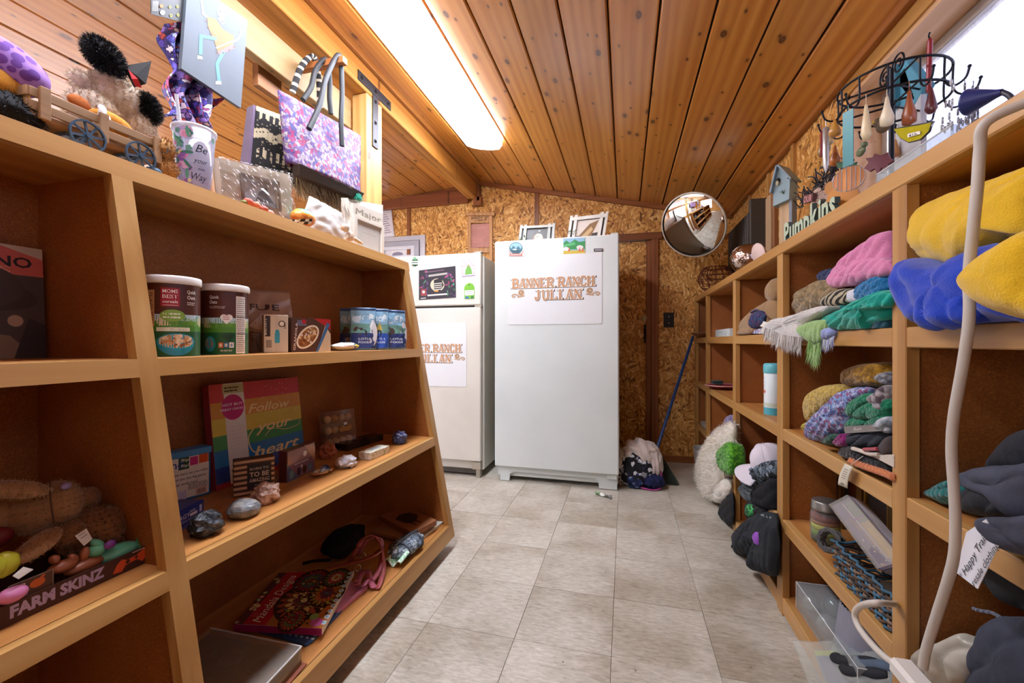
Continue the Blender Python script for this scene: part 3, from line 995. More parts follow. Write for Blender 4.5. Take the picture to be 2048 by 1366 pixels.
def pattern(cols, scale, rough=.7, edge=None, warp=.4, bump=0, name='printed_pattern', spec=.3):
  """printed fabric or card of many coloured cells"""
  t = NT(name)
  v = t.coords((1, 1, 1), False)
  wn = t.n('TexNoise'); wn.inputs['Scale'].default_value = scale * .7; wn.inputs['Detail'].default_value = 2; t.l(v,wn.inputs['Vector'])
  sc_ = t.n('VectorMath',operation='SCALE'); sc_.inputs['Scale'].default_value = warp / scale * 2; t.l(wn.outputs['Color'],sc_.inputs[0])
  ad = t.n('VectorMath', operation='ADD'); t.l(v, ad.inputs[0]); t.l(sc_.outputs[0], ad.inputs[1])
  vo = t.n('TexVoronoi'); vo.inputs['Scale'].default_value = scale; t.l(ad.outputs[0], vo.inputs['Vector'])
  cs = t.n('SeparateColor'); t.l(vo.outputs['Color'], cs.inputs[0])
  r = t.ramp(cs.outputs[0], [(i / len(cols), c) for i, c in enumerate(cols)], 'CONSTANT')
  if edge:
    ve = t.n('TexVoronoi',feature='DISTANCE_TO_EDGE'); ve.inputs['Scale'].default_value = scale; t.l(ad.outputs[0],ve.inputs['Vector'])
    e = t.ramp(ve.outputs['Distance'], [(.04, (1, 1, 1)), (.08, (0, 0, 0))])
    r = t.mix(e, r, edge)
  if bump: t.bump(t.noise(v, 260, 2), bump, .002)
  return t.out(r, rough, 0, spec)
def qslab(mb, pts, th, back, col=None):
  """flat slab from four corners, thickness th towards direction back"""
  b_ = Vec(back).normalized() * th
  q = [Vec(p) for p in pts]
  mb.add(q + [p + b_ for p in q],[(0,1,2,3),(7,6,5,4),(0,4,5,1),(1,5,6,2),(2,6,7,3),(3,7,4,0)],None,col)
def fbox(name, label, cat, A, B, h, d, m, group=None, ch=.0015, tilt=0.):
  """box on a shelf: A,B = lower front corners left to right, h high, d deep; gives object, front matrix, width"""
  A, B = Vec(A), Vec(B)
  u = (B - A); w_ = u.length; u.normalize()
  up = Vec((0, 0, 1)); n = u.cross(up)          # towards the viewer
  if tilt:
    R = Matrix.Rotation(tilt, 3, u); up = R @ up; n = R @ n
  M = frame(A, u, up)
  mb = MB(); mb.box((w_ / 2, h / 2, -d / 2), (w_, h, d), M, None, ch)
  return mb.thing(name, m, label, cat, group), M, w_
def rock(name, label, c, r, m, seed, amp=.3, f=1.6, flat=True, rz=0., group=None, nu=22, nv=14, ext=None):
  mb = MB(); mb.ell(c, r, RM(0, 0, rz), lumpy(amp, f, seed, 4), nu, nv)
  zmin = c[2] - r[2] * .72
  for q in mb.v: q.z = max(q.z, zmin)
  if flat: mb.sm = [False] * len(mb.sm)
  return mb.thing(name, m, label, 'rock', group)
# ================================================================== LEFT BOOKCASE: upper shelf of the far bay
ZA = .9225
PLAS = plain('#eceae6', .3, 0, .02)
GLOSSP = paint(.32)
MATP = paint(.6)
def oats(name, label, y, x, ang, front):
  r = root(name, label, 'canister', (x, y, ZA), RM(0, 0, ang), 'oat canisters on the upper shelf')
  b = MB(); b.lathe([(0,0),(.054,0),(.055,.003),(.055,.172),(.0,.172)],40); b.build('canister_body',plain('#4a2418',.4,0,.05),r)
  b = MB(); b.lathe([(.0555,.168),(.0585,.169),(.059,.172),(.059,.182),(.0575,.186),(.054,.187),(.05,.1845),(0,.1845)],40); b.build('lid',PLAS,r)
  mp = on_cyl((0, 0), .0553, -PI / 2)
  p = Print()
  R = lambda x0, y0, x1, y1, cc: p.rect(x0, y0, x1, y1, cc, max(1, int(abs(x1 - x0) / .006)))
  R(-.11, .0, .11, .168, '#52281c')
  R(-.11, .0, .11, .058, '#1d5a34'); R(-.11, .058, .11, .082, '#4d8a30')
  R(-.11, .082, .11, .097, '#b9d4de')
  for i in range(14):
    xx = -.105 + .0155 * i
    p.disc(xx, .082 + .006 * math.sin(i * 2.3), .012, '#6fa23a' if i % 3 else '#3d7a34', 14, .009)
  for xx in (-.06, .028, .045):
    p.poly([(xx, .082), (xx + .012, .095), (xx + .02, .09), (xx + .03, .072), (xx + .01, .070)], '#e8dcb8')
  if front:
    R(-.048, .115, -.013, .158, '#a3182a')
    p.text('MOMS',-.0305,.146,.0085,'#f4ece4',.028,'c'); p.text('BEST',-.0305,.134,.0085,'#f4ece4',.028,'c'); p.text('cereals',-.0305,.123,.007,'#f4ece4',.028,'c')
    R(-.045, .1175, -.016, .1185, '#e8d8d0')
    p.text('Quick', .002, .147, .0085, '#f6f0e8', .022); p.text('Oats', .002, .134, .0085, '#f6f0e8', .02)
    p.scribble(.002, .119, .022, .009, 2, '#e0d4c8')
    p.disc(-.026, .094, .024, '#86b043', 20, .014)
    p.scribble(-.044, .086, .035, .016, 2, '#f0f4e0')
    R(-.056, .058, .008, .067, '#e6ecd8'); p.scribble(-.03, .0595, .034, .006, 2, '#7a8a60')
    p.poly([(-.056,.034)] + [(-.018 + .038 * math.cos(a),.034 + .032 * math.sin(a)) for a in [PI + PI * i / 12 for i in range(13)]],'#1f8fb0')
    p.disc(-.018, .034, .038, '#1f9cc0', 30, .019); p.disc(-.018, .035, .035, '#d9bd94', 30, .016)
    rr = random.Random(4)
    for _ in range(60):
      a, q = rr.uniform(0, 6.3), rr.random() ** .5
      p.disc(-.018 + .031 * q * math.cos(a),.035 + .013 * q * math.sin(a),rr.uniform(.002,.005),rr.choice(['#e6d2ae','#c9a377','#f0e4c8','#b98a5c','#8c5a3a']),7)
    R(-.09, .07, -.06, .152, '#c79a66'); p.scribble(-.087, .075, .024, .072, 13, '#5a3420')
  else:
    p.text('Quick', -.035, .147, .0085, '#f6f0e8', .022); p.text('Oats', -.035, .134, .0085, '#f6f0e8', .018)
    p.scribble(-.035, .121, .036, .007, 2, '#c8b8b0')
    p.disc(-.002,.098,.008,'#f4efe8'); p.disc(.010,.098,.008,'#f4efe8'); p.poly([(-.0098,.0955),(.0178,.0955),(.004,.08)],'#f4efe8')
    p.scribble(-.004, .091, .016, .013, 3, '#b0506a')
    R(.026, .002, .054, .156, '#eeeae2')
    p.scribble(.028, .006, .024, .146, 26, '#3a3430', None, .0018)
    R(.027, .10, .053, .1015, '#2a2624'); R(.027, .055, .053, .0565, '#2a2624')
    for xx, cc in ((-.014, '#c05a20'), (-.002, '#2b5f88'), (.010, '#dfe6ea')):
      R(xx,.018,xx + .0105,.032,cc); R(xx + .002,.021,xx + .008,.029,'#f0ead8' if cc[1] != 'd' else '#35588a')
    p.text('DO NOT BUY', .004, .0085, .0042, '#f0ece4', .026, 'c')
    for q in range(7):
      a = .5 + q * .35
      p.line([(.008, .036), (.008 + .017 * math.cos(a), .042 + .016 * math.sin(a))], .0035, '#123f26')
    p.disc(-.034, .028, .014, '#27909f', 18, .02); p.disc(-.036, .03, .011, '#a87850', 18, .014)
  p.sliced(.005).put(mp, 'label_print', r, paint(.35), .0006)
  return r
def face_cam(x, y): return math.atan2(-y, -x) + PI / 2
oats('oat_canister','brown oat canister with red square badge and cereal bowl picture',.775,-1.05,face_cam(-1.05,.775) + .5,True)
oats('oat_canister','brown oat canister with white nutrition panel and heart, beside the bag',.925,-1.062,face_cam(-1.062,.925),False)
# crumpled foil-and-paper bag
b = MB()
A = Vec((-1.135, 1.155, ZA)); yaw = math.radians(48)
u = Vec((math.cos(yaw), math.sin(yaw), 0)); dn = Vec((math.sin(yaw), -math.cos(yaw), 0))
def bagf(q, v):
  wd = .078 * (1 - .1 * v)
  t = .03 * math.sin(PI * min(1, v * .62 + .38)) * (1 - v) ** .55 + .001
  a = 2 * PI * q
  s_ = math.copysign(abs(math.cos(a)) ** .7, math.cos(a)) * wd
  p = A + u * s_ + dn * (math.sin(a) * t) + Vec((0, 0, .205 * v)) - dn * (.03 * v) + u * (-.012 * v)
  k = noise.noise(p * 34) * .006
  return p + dn * k + u * noise.noise(p * 21 + Vec((4, 0, 0))) * .005
b.sheet(bagf, 40, 26, .0008)
o = b.thing('snack_bag',plain('#b79c86',.32,.15,.14,.25,60),'crumpled tan foil bag standing behind the small cartons','bag')
p = Print()
p.text('FUE', -.045, .138, .021, '#4a3630', .075)
p.poly([(-.05, .085), (-.01, .128), (.05, .112), (.03, .07), (-.03, .075)], '#d6c6b8')
p.poly([(-.055, .002), (.045, .002), (.05, .06), (-.05, .068)], '#8c6a4c')
p.scribble(-.045, .006, .08, .05, 7, '#5f4836')
p.sliced(.006).put(lambda x,y,l: bagf(math.acos(max(-.98,min(.98,x / .078))) / (2 * PI),min(.99,y / .205)) + dn * (l + .0014),'bag_print',o,paint(.4))
o,M,w_ = fbox('cracker_carton','small pale grey carton with barcode and blue figure','carton',(-1.07,1.063,ZA),(-1.030,1.118,ZA),.118,.035,plain('#cdbfa8',.5,0,.06))
p = Print()
p.rect(.002,.002,.03,.116,'#dccfb6'); p.rect(.004,.05,.018,.114,'#33241c'); p.text('BISCUITS',.008,.055,.006,'#efe6d8',.05,'l',.01,0,PI / 2)
p.rect(.030, .03, .044, .062, '#39a0b8'); p.disc(.037, .066, .006, '#39a0b8')
p.disc(.050,.09,.010,'#4a4038',12); p.disc(.050,.09,.007,'#e6dcc8',12); p.text('OATY',.062,.074,.007,'#3a302a',.02,'l',.01,0,PI / 2)
for i in range(8): p.rect(.006, .016 + i * .003, .022, .0175 + i * .003, '#2a221e')
p.put(M, 'carton_print', o, GLOSSP)
o,M,w_ = fbox('granola_carton','granola carton on its side with a bowl of cereal pictured','carton',(-1.03,1.132,ZA),(-1.0,1.28,ZA),.112,.045,plain('#4b3028',.45,0,.05),None,.0015)
p = Print()
p.rect(0,0,w_,.112,'#54372e'); p.poly([(w_ * .55,.112),(w_,.112),(w_,.075)],'#b3282c'); p.poly([(w_ * .62,0),(w_ * .85,.09),(w_,.06),(w_,0)],'#cfc0a4')
p.poly([(w_ * .6, 0), (w_ * .66, 0), (w_ * .98, .095), (w_ * .9, .1)], '#3e6ea0')
p.disc(.05 + .01, .05, .05, '#e7dcc4', 24, .03, .7); p.disc(.06, .05, .044, '#8c5a34', 24, .024, .7)
rr = random.Random(2)
for _ in range(50):
  a, q = rr.uniform(0, 6.3), rr.random() ** .5
  e, g = .04 * q * math.cos(a), .021 * q * math.sin(a)
  p.disc(.06 + e * .76 - g * .64,.05 + e * .64 + g * .76,rr.uniform(.0025,.005),rr.choice(['#c49a64','#e2c596','#6d3f24','#a8743f','#d9d0c0']),6)
p.text('GRANOLA',.013,.006,.008,'#e8dccc',.09,'l',.01,0,PI / 2 - .1); p.scribble(.02,.086,.035,.018,4,'#8fa8d0'); p.disc(.045,.1,.008,'#b8222c')
p.put(M, 'carton_print', o, GLOSSP)
b = MB(); b.ell((-1.01,1.375,ZA + .0165),(.03,.075,.014),RM(0,0,.05),lumpy(.25,3,5),26,14,None,lambda d: '#e8e4d8' if d.y < .15 else ('#2f4f8f' if d.y < .3 else '#cfc22e'))
b.thing('snack_packet', GLOSSP, 'flat yellow and white packet lying beside the blue pouches', 'packet')
# four rice pouches
def pouch(i, A, B, label, lefthalf=False):
  A, B = Vec(A), Vec(B); u = (B - A); w_ = u.length; u.normalize(); n = u.cross(Vec((0, 0, 1)))
  def f(a, v, off=0):
    bulge = .018 * (1 - v) ** 1.3 + .0015
    x = a * w_
    return A + u * (x + noise.noise(Vec((a * 3,v * 4,i))) * .003) + Vec((0,0,v * .172)) + n * (off * bulge * math.sin(PI * min(max(a,.0),1)) + noise.noise(Vec((a * 5,v * 7,i * 3.3))) * .0035 - v * .008)
  mb = MB()
  mb.sheet(lambda a, v: f(a, v, 1), 14, 18, .0008); mb.sheet(lambda a, v: f(a, v, -1), 14, 18, .0008)
  o = mb.thing('rice_pouch', plain('#5d83a6', .28, .1, .1), label, 'pouch', 'blue rice pouches')
  p = Print()
  R = lambda x0, y0, x1, y1, cc: p.rect(x0, y0, x1, y1, cc, 8, 6)
  R(.02,.93,.98,.985,'#31476b'); R(.02,.62,.98,.93,'#86b4cf'); R(.02,.4,.98,.62,'#6c9a8e'); R(.02,.05,.98,.4,'#2b3c74' if i != 2 else '#2f55b0')
  p.disc(.3, .72, .25, '#c3d9e4', 14, .08); p.disc(.7, .8, .2, '#d8e6ec', 14, .07)
  p.text('RICE',.1,.69,.13,'#dbe9f0',.82); p.disc(.3,.46,.2,'#4a3a34',10,.1); p.disc(.42,.4,.22,'#2c2a30',10,.1)
  if i == 0: p.poly([(.05, .1), (.35, .62), (.5, .2)], '#a8683c')
  if i == 2: p.poly([(.2,.35),(.5,.7),(.75,.4)],'#c9b04a'); p.poly([(.1,.4),(.35,.6),(.4,.3)],'#b8683c')
  if i in (1, 3):
    p.disc(.88, .4, .16, '#d6d8dc', 14, .3)
    for k in range(24): p.disc(.8 + .16 * ((k * .37) % 1),.16 + .5 * ((k * .61) % 1),.025,'#3a4468',5,.012)
  p.text('LOTUS', .3, .24, .05, '#e8eef4', .5); p.text('FOODS', .3, .16, .05, '#e8eef4', .5)
  p.put(lambda x, y, l: f(x, y, 1) + n * (l * 1.6 + .0012), 'pouch_print', o, paint(.3))
for i,(A,B,lb) in enumerate((((-1.13,1.50),(-1.06,1.535),'leftmost blue rice pouch, partly hidden, with an orange wedge'),
                ((-1.06,1.475),(-.985,1.54),'second blue rice pouch from the left with a dark mound pictured'),
                ((-1.025,1.555),(-.965,1.60),'narrow rice pouch with a bright blue base and yellow hill'),
                ((-1.0,1.60),(-.948,1.72),'rightmost rice pouch beside the end panel with black rice pictured'))):
  pouch(i, (*A, ZA), (*B, ZA), lb)
# poster book in the near bay
A = onX(-60, 712, -1.2); A.z = ZA; B = onX(93, 712, -1.2); B.z = ZA
A.y = B.y - .25
hb = (onX(88, 500, -1.215).z - ZA)
o,M,w_ = fbox('wall_calendar','square glossy picture calendar with pink heading leaning in the near bay','calendar',A,B,hb,.006,plain('#b06a58',.35,0,.05),None,.001,-.06)
p = Print()
p.rect(0,0,w_,hb,'#4c443c'); p.rect(0,hb * .74,w_,hb,'#c8665a'); p.poly([(w_ * .7,hb),(w_,hb),(w_,hb * .9)],'#c9b8a0')
p.text('VALENTINO',w_ * .93,hb * .81,.022,'#1e1a1c',.205,'r',.02); p.text('LIVES',w_ - .05,hb * .75,.014,'#e0a088',.1,'r',.0)
cx = w_ - .115
p.poly([(cx - .12, 0), (cx + .1, 0), (cx + .06, hb * .2), (cx - .06, hb * .28)], '#8b745c')
p.disc(cx - .01,hb * .38,.05,'#ad937a',20,.065); p.disc(cx + .0,hb * .57,.105,'#3c332c',24,.035,-.12); p.disc(cx + .01,hb * .62,.075,'#463c34',20,.045)
p.poly([(cx - .06, hb * .43), (cx + .04, hb * .45), (cx + .04, hb * .42), (cx - .06, hb * .40)], '#2a2420')
p.disc(w_ - .046,hb * .33,.012,'#b89a80',14); p.poly([(w_ - .05,0),(w_,0),(w_,hb * .3),(w_ - .026,hb * .36)],'#332c28')
p.put(M, 'cover_print', o, paint(.35))
# ================================================================== LEFT BOOKCASE: middle shelf
ZB = .5125
A = onZ(345, 999, ZB); B = onZ(419, 981, ZB)
A = A + (A - B) * .35; A.x += .045; B.x += .03; A.y -= .02; B.y -= .02
h = onV(420, 893, B, math.atan2((B - A).y, (B - A).x)).z - ZB
o,M,w_ = fbox('word_game_box','upright blue game box with white instruction label and coloured squares','box',A,B,h,.045,plain('#2c6aa0',.3,0,.05),None,.003)
p = Print()
p.rect(.006,.008,w_ - .006,h - .012,'#e7e0cf'); p.rect(w_ * .30,h * .64,w_ * .52,h * .9,'#23492f'); p.text('no',w_ * .16,h * .68,.024,'#1d3f8c',.03)
p.text('flip',w_ * .35,h * .8,.008,'#e8ecd8',.02); p.text('flip!',w_ * .35,h * .69,.008,'#e8ecd8',.02)
p.rect(w_ * .54,h * .69,w_ * .71,h * .86,'#c8307c'); p.rect(w_ * .73,h * .70,w_ * .93,h * .88,'#d2531f'); p.rect(w_ * .94,h * .7,w_ * .96,h * .9,'#3a1a18')
p.text('how many can you make',w_ * .18,h * .53,.007,'#26221e',w_ * .74); p.text('and win the big game',w_ * .18,h * .43,.007,'#26221e',w_ * .7); p.text('that ends too!',w_ * .18,h * .33,.007,'#26221e',w_ * .52)
p.scribble(w_ * .5,h * .2,w_ * .42,h * .13,4,'#5a524a'); p.rect(w_ * .66,h * .05,w_ * .9,h * .2,'#d9b8a0'); p.rect(w_ * .3,h * .04,w_ * .46,h * .22,'#c9c4d8')
for k in range(9): p.rect(w_ * (.70 + k * .02), h * .08, w_ * (.708 + k * .02), h * .18, '#2a2420')
p.put(M, 'box_label', o, GLOSSP)
b = MB(); A2 = M @ Vec((0, h, 0))
b.box((w_ / 2,h - .008,-.0225),(w_ + .004,.018,.049),M,None,.002); b.build('box_lid',plain('#4d8fc0',.25,0,.05),o)
A = onZ(361, 1062, ZB); B = onZ(407, 1036, ZB); A = A + (A - B) * .6
h = onV(405, 999, B, math.atan2((B - A).y, (B - A).x)).z - ZB
o,M,w_ = fbox('bulb_carton','small royal blue carton with white lettering near the divider','carton',A,B,h,.06,plain('#22358f',.3,0,.05))
p = Print(); p.rect(0,0,w_,h,'#24378f'); p.poly([(0,0),(w_,0),(w_,h * .25),(0,h * .05)],'#4a62c0'); p.text('ENERGY',.012,h * .48,.0105,'#e8ecf4',w_ * .52); p.text('SINGLE',w_ * .62,h * .66,.005,'#e8ecf4',.018)
p.rect(w_ * .62,h * .46,w_ * .82,h * .6,'#e8ecf4'); p.scribble(w_ * .3,h * .28,w_ * .5,h * .12,2,'#b8c4e8'); p.rect(w_ * .88,h * .45,w_ * .95,h * .8,'#c8d0ec')
p.put(M, 'carton_print', o, GLOSSP)
t_ = Print(); t_.rect(.004,-.055,w_ - .004,-.005,'#c9c6d4'); t_.scribble(.01,-.05,w_ * .8,.04,5,'#8a86a8')
t_.put(frame(M @ Vec((0,h,0)),M.to_3x3() @ Vec((1,0,0)),M.to_3x3() @ Vec((0,0,1))),'carton_top_label',o,GLOSSP)
# rainbow album box leaning back
A = Vec((-1.168, 1.03, ZB + .001))
tl = onX(400, 772, -1.205)
u = Vec((0, 1, -.012)).normalized()
Mx = frame(A, u, (tl - A))
up = Mx.to_3x3() @ Vec((0, 1, 0)); nn = Mx.to_3x3() @ Vec((0, 0, 1))
h = (tl - A).dot(up); w_ = .36
kx = (tl - A).dot(u)
A = A + u * kx * .6
Mx = frame(A, u, up)
b = MB()
cols = ['#2a3f86', '#2c6a9c', '#3f7a42', '#c9a545', '#c06a38', '#b83a44']
b.box((w_ / 2, h / 2, -.014), (w_, h, .028), Mx, None, .002)
o = b.thing('photo_album',plain('#a03848',.3,0,.05),'large rainbow striped boxed album with gold script leaning on the back panel','album')
p = Print()
ys = [0, .05, .2, .36, .5, .66, .82, 1.0]
cs_ = ['#a03040', '#27408c', '#2d6fa0', '#3f8a50', '#cdb44c', '#c98a44', '#c4404a']
for a, c_, cc in zip(ys, ys[1:], cs_): p.rect(0, h * a, w_, h * c_, cc)
g = '#e6c98c'
p.text('Follow',w_ * .36,h * .67,.030,g,w_ * .5,'l',.012,.3); p.text('your',w_ * .42,h * .46,.034,g,w_ * .44,'l',.014,.3); p.text('heart',w_ * .38,h * .2,.036,g,w_ * .56,'l',.014,.3)
sw = spath([(w_ * .52,h * .40,0),(w_ * .62,h * .46,0),(w_ * .78,h * .42,0),(w_ * .95,h * .44,0),(w_ * .97,h * .5,0)],6)
p.line([(q.x, q.y) for q in sw], .002, g)
p.line([(q.x,q.y) for q in spath([(w_ * .42,h * .05,0),(w_ * .44,h * .2,0),(w_ * .36,h * .3,0),(w_ * .34,h * .42,0),(w_ * .40,h * .5,0)],6)],.004,g)
rr = random.Random(9)
for _ in range(26): p.rect(*(lambda x,y: (x,y,x + .003,y + .002))(w_ * rr.uniform(.5,.98),h * rr.uniform(.6,.98)),'#f0e4c0')
p.rect(w_ * .13,h * .02,w_ * .33,h,'#d9d2c8'); p.rect(w_ * .12,h * .9,w_ * .33,h * .99,'#b8b48a'); p.scribble(w_ * .14,h * .91,w_ * .14,h * .06,2,'#3a3a2a')
p.disc(w_ * .21,h * .76,.040,'#b8286a',26); p.text('HOT BUY',w_ * .21,h * .775,.0085,'#f4dce6',w_ * .2,'c'); p.text('GREAT CHOICE',w_ * .21,h * .73,.0075,'#f4dce6',w_ * .25,'c')
p.scribble(w_ * .15, h * .36, w_ * .15, h * .22, 6, '#b8b0a8', None, .001)
p.text('SET',w_ * .24,h * .2,.006,'#3a342e',.016); p.scribble(w_ * .15,h * .12,w_ * .16,h * .04,1,'#4a443c')
p.put(Mx, 'cover_print', o, paint(.22))
# sign block, iridescent box
def quadbox(name, label, cat, bl, br, tlp, z, d, m, group=None):
  A, B = onZ(*bl, z), onZ(*br, z)
  yaw = math.atan2((B - A).y, (B - A).x)
  return fbox(name, label, cat, A, B, onV(*tlp, A, yaw).z - z, d, m, group) + (onV(*tlp, A, yaw).z - z,)
STR = NT('striped_block')
v = STR.coords((1, 1, 1), False)
wv = STR.n('TexWave',wave_type='BANDS',bands_direction='Z'); wv.inputs['Scale'].default_value = 21; wv.inputs['Distortion'].default_value = .6; STR.l(v,wv.inputs['Vector'])
STR = STR.out(STR.ramp(wv.outputs['Fac'], [(.45, '#4c2d1c'), (.55, '#caa27a')]), .6)
o,M,w_,h = quadbox('slogan_block','brown and tan striped wooden block with dark slogan plate','sign',(467,996),(549,981),(467,923),ZB,.035,STR)
p = Print(); p.rect(w_ * .32, h * .17, w_ * .92, h * .85, '#2c2824'); g = '#d8c8b4'
p.text('BORN TO',w_ * .62,h * .68,.007,g,w_ * .46,'c'); p.text('TO BE',w_ * .62,h * .49,.014,g,w_ * .48,'c',.02); p.text('AMAZING',w_ * .62,h * .34,.011,g,w_ * .5,'c',.01); p.scribble(w_ * .5,h * .22,w_ * .26,h * .06,1,'#9a8c7c')
p.put(M, 'slogan_plate', o, MATP)
o,M,w_,h = quadbox('holographic_box','shiny plum gift box with iridescent front and white emblem','box',(574,966),(630,940),(566,906),ZB,.03,plain('#5a2c30',.25,.1,.08))
p = Print(); p.rect(.003,.003,w_ - .003,h - .003,'#8c6a78'); p.rect(.003,h * .55,w_ - .003,h - .003,'#a07c74'); p.poly([(w_ * .6,h),(w_,h * .9),(w_,h * .3)],'#b88a70'); p.poly([(0,0),(w_ * .4,0),(0,h * .6)],'#5a6a8c')
p.disc(w_ * .62,h * .72,.009,'#e6dcd8',16); p.text('moonstone',w_ * .5,h * .46,.006,'#ece4e4',w_ * .5,'c'); p.poly([(w_ * .46,h * .38),(w_ * .54,h * .38),(w_ * .5,h * .28)],'#f0e8e4')
for xx,cc in ((.15,'#7a9aa0'),(.4,'#4a3a50'),(.6,'#5a4438'),(.8,'#6a88a0')): p.disc(w_ * xx,h * .2,.010,cc,12,.014)
p.put(M, 'box_front', o, paint(.15, 0, 300, .3))
# pack of wooden balls
A = Vec((-1.192, 1.475, ZB + .006)); B = A + Vec((.05, .14, 0))
up = Vec((-.12, .0, 1)).normalized()
Mb = frame(A, B - A, up)
r = wroot('wooden_ball_pack', 'clear pack of twelve wooden balls leaning on the back panel', 'pack', A)
bw = .130; bh = .145; rb = .0158
ball = None
for j in range(3):
  for i in range(4):
    cpos = Mb @ Vec((.018 + i * .0315, .022 + j * .047, .018))
    s_ = MB(); s_.ell((0, 0, 0), rb, None, None, 18, 10)
    o = s_.build('wooden_ball',plain('#c9a878' if (i + j * 2) % 5 else '#b98a50',.45,0,.1),None); o.parent = r; o.location = cpos - A
  s_ = MB(); s_.box((.066,.022 + j * .047 - .0205,.016),(.128,.006,.03),Mb,'#c8b490' if j else None); s_.cur = None
b = MB(); b.box((bw / 2,bh / 2 - .002,.018),(bw + .01,bh + .01,.036),Mb); b.build('clear_wrap',glassy('thin_clear_plastic','#f4ece0',.05,.06),r)
b = MB(); b.box((.082, .068, .036), (.045, .018, .001), Mb); b.build('label_band', plain('#a87c3c', .5), r)
b = MB(); b.box((.088, .09, .0365), (.014, .010, .001), Mb); b.build('price_sticker', WHITE, r)
o,M,w_,h = quadbox('flat_black_box','flat black gift box with glossy lid lying near the back of the middle shelf','box',(694,903),(767,880),(693,890),ZB,.07,plain('#1f1712',.2,0,.1))
p = Print(); p.text('RUSTIC',w_ * .4,.03,.008,'#6a5a48',w_ * .34); p.rect(.004,.004,w_ - .004,.006,'#4a3a2c')
Mt = frame(M @ Vec((0, h, 0)), M.to_3x3() @ Vec((1, 0, 0)), M.to_3x3() @ Vec((0, 0, -1)))
p.put(Mt, 'lid_print', o, GLOSSP)
o,M,w_,h = quadbox('patterned_soap_box','small white box with green leaf sprigs and grey label','box',(741,921),(779,905),(741,906),ZB,.055,pattern(['#e9e6dc','#dfe0d2','#e9e6dc','#aab890','#e6e4da','#c8c0a8'],150,.5))
Mt = frame(M @ Vec((0, h, 0)), M.to_3x3() @ Vec((1, 0, 0)), M.to_3x3() @ Vec((0, 0, -1)))
p = Print(); p.rect(w_ * .3, .018, w_ * .8, .040, '#b8bcc4'); p.put(Mt, 'lid_label', o, GLOSSP)
# minerals along the front edge
def stone(name,label,px,py,wpx,hpx,hexs,seed,amp=.28,f=1.6,rough=.7,metal=0,z=ZB,bs=60,group=None):
  base = onZ(px, py + hpx / 2, z)
  zc = base.y * CT - base.x * ST
  rx = wpx / F * zc / 2 / 1.12; rz = hpx / F * zc / 2
  c_ = Vec((base.x - rx * .7, base.y + rx * .2, z + rz * .81))
  k = NT('mineral_' + name)
  v = k.coords(); r = k.ramp(k.noise(v,bs,5,.7),[(.3,hexs[0]),(.5,hexs[1]),(.68,hexs[2])]); k.bump(k.noise(v,bs * 2,4),.6,.004)
  return rock(name, label, c_, (rx, rx * 1.05, rz * 1.1), k.out(r, rough, metal), seed, amp, f)
stone('black_rock','rough black lump of rock nearest on the middle shelf edge',423,1049,64,48,('#0c0d10','#20262c','#6a7480'),1,.26,2.2,.35)
stone('grey_agate_rock','smooth grey banded rock with orange eye spots on the shelf edge',499,1018,66,36,('#3c4146','#7d8286','#c2b8a8'),2,.14,1.1,.35,0,ZB,24)
stone('pink_geode','pale pink crystal lump in front of the slogan block',543,987,54,40,('#7a5a50','#c9a898','#efe2da'),3,.3,2.4,.45)
stone('red_rock','rough terracotta red rock beside the plum gift box',663,902,36,30,('#6a2f20','#a85a3c','#c98a68'),4,.28,2.6,.85)
stone('white_crystal','white and blue grey crystal chunk on the shelf edge',702,924,44,24,('#8890a4','#d0d4e0','#f6f6f8'),5,.3,2.2,.35)
stone('blue_agate_rock','small blue agate rock at the far end of the middle shelf',807,875,32,26,('#1c2440','#3f4c84','#c8cede'),6,.24,2.4,.3,0,ZB,50)
base = onZ(650, 952, ZB)
b = MB()
def shellf(a, v):
  th = PI * (.05 + 1.9 * a); rr_ = .036 * v
  return base + Vec((rr_ * math.cos(th) * .8 - .02,rr_ * math.sin(th) * 1.15 + .01,.003 + .010 * (1 - (1 - v) ** 2) + .002 * math.sin(v * 30)))
b.sheet(shellf,28,10,.0012,None,lambda a,v: '#e9e4dc' if v < .7 else ('#9c8f84' if v < .9 else '#b9885a'))
o = b.thing('oyster_shell', paint(.25), 'open pearly shell half lying on the middle shelf edge', 'shell')
b = MB()
def shell2(a, v):
  th = PI * 1.1 * (a - .5); rr_ = .026 * v
  return base + Vec((-.028 + .012 * v, .018 + rr_ * math.sin(th), .006 + rr_ * math.cos(th) * .95))
b.sheet(shell2,20,8,.0012,None,lambda a,v: '#dfe4ee' if v < .55 else ('#6f86b4' if v < .8 else '#2d3c66'))
b.build('shell_half', paint(.2), o)
# ================================================================== LEFT BOOKCASE: bottom shelf
ZC = .1105
CLEAR = glassy('clear_plastic_lid', '#f2efe8', .08, .1)
def flatslab(name, label, cat, corners, z, th, m, group=None, ch=None):
  q = [onZ(*p, z) for p in corners]
  mb = MB(); qslab(mb, q, th, (0, 0, -1))
  o = mb.thing(name, m, label, cat, group)
  return o, (lambda px, py, l=0.: onZ(px, py, z) + Vec((0, 0, l)))
def inwards(q, k):
  c_ = sum(q, Vec()) / len(q)
  return [p + (c_ - p) * k for p in q]
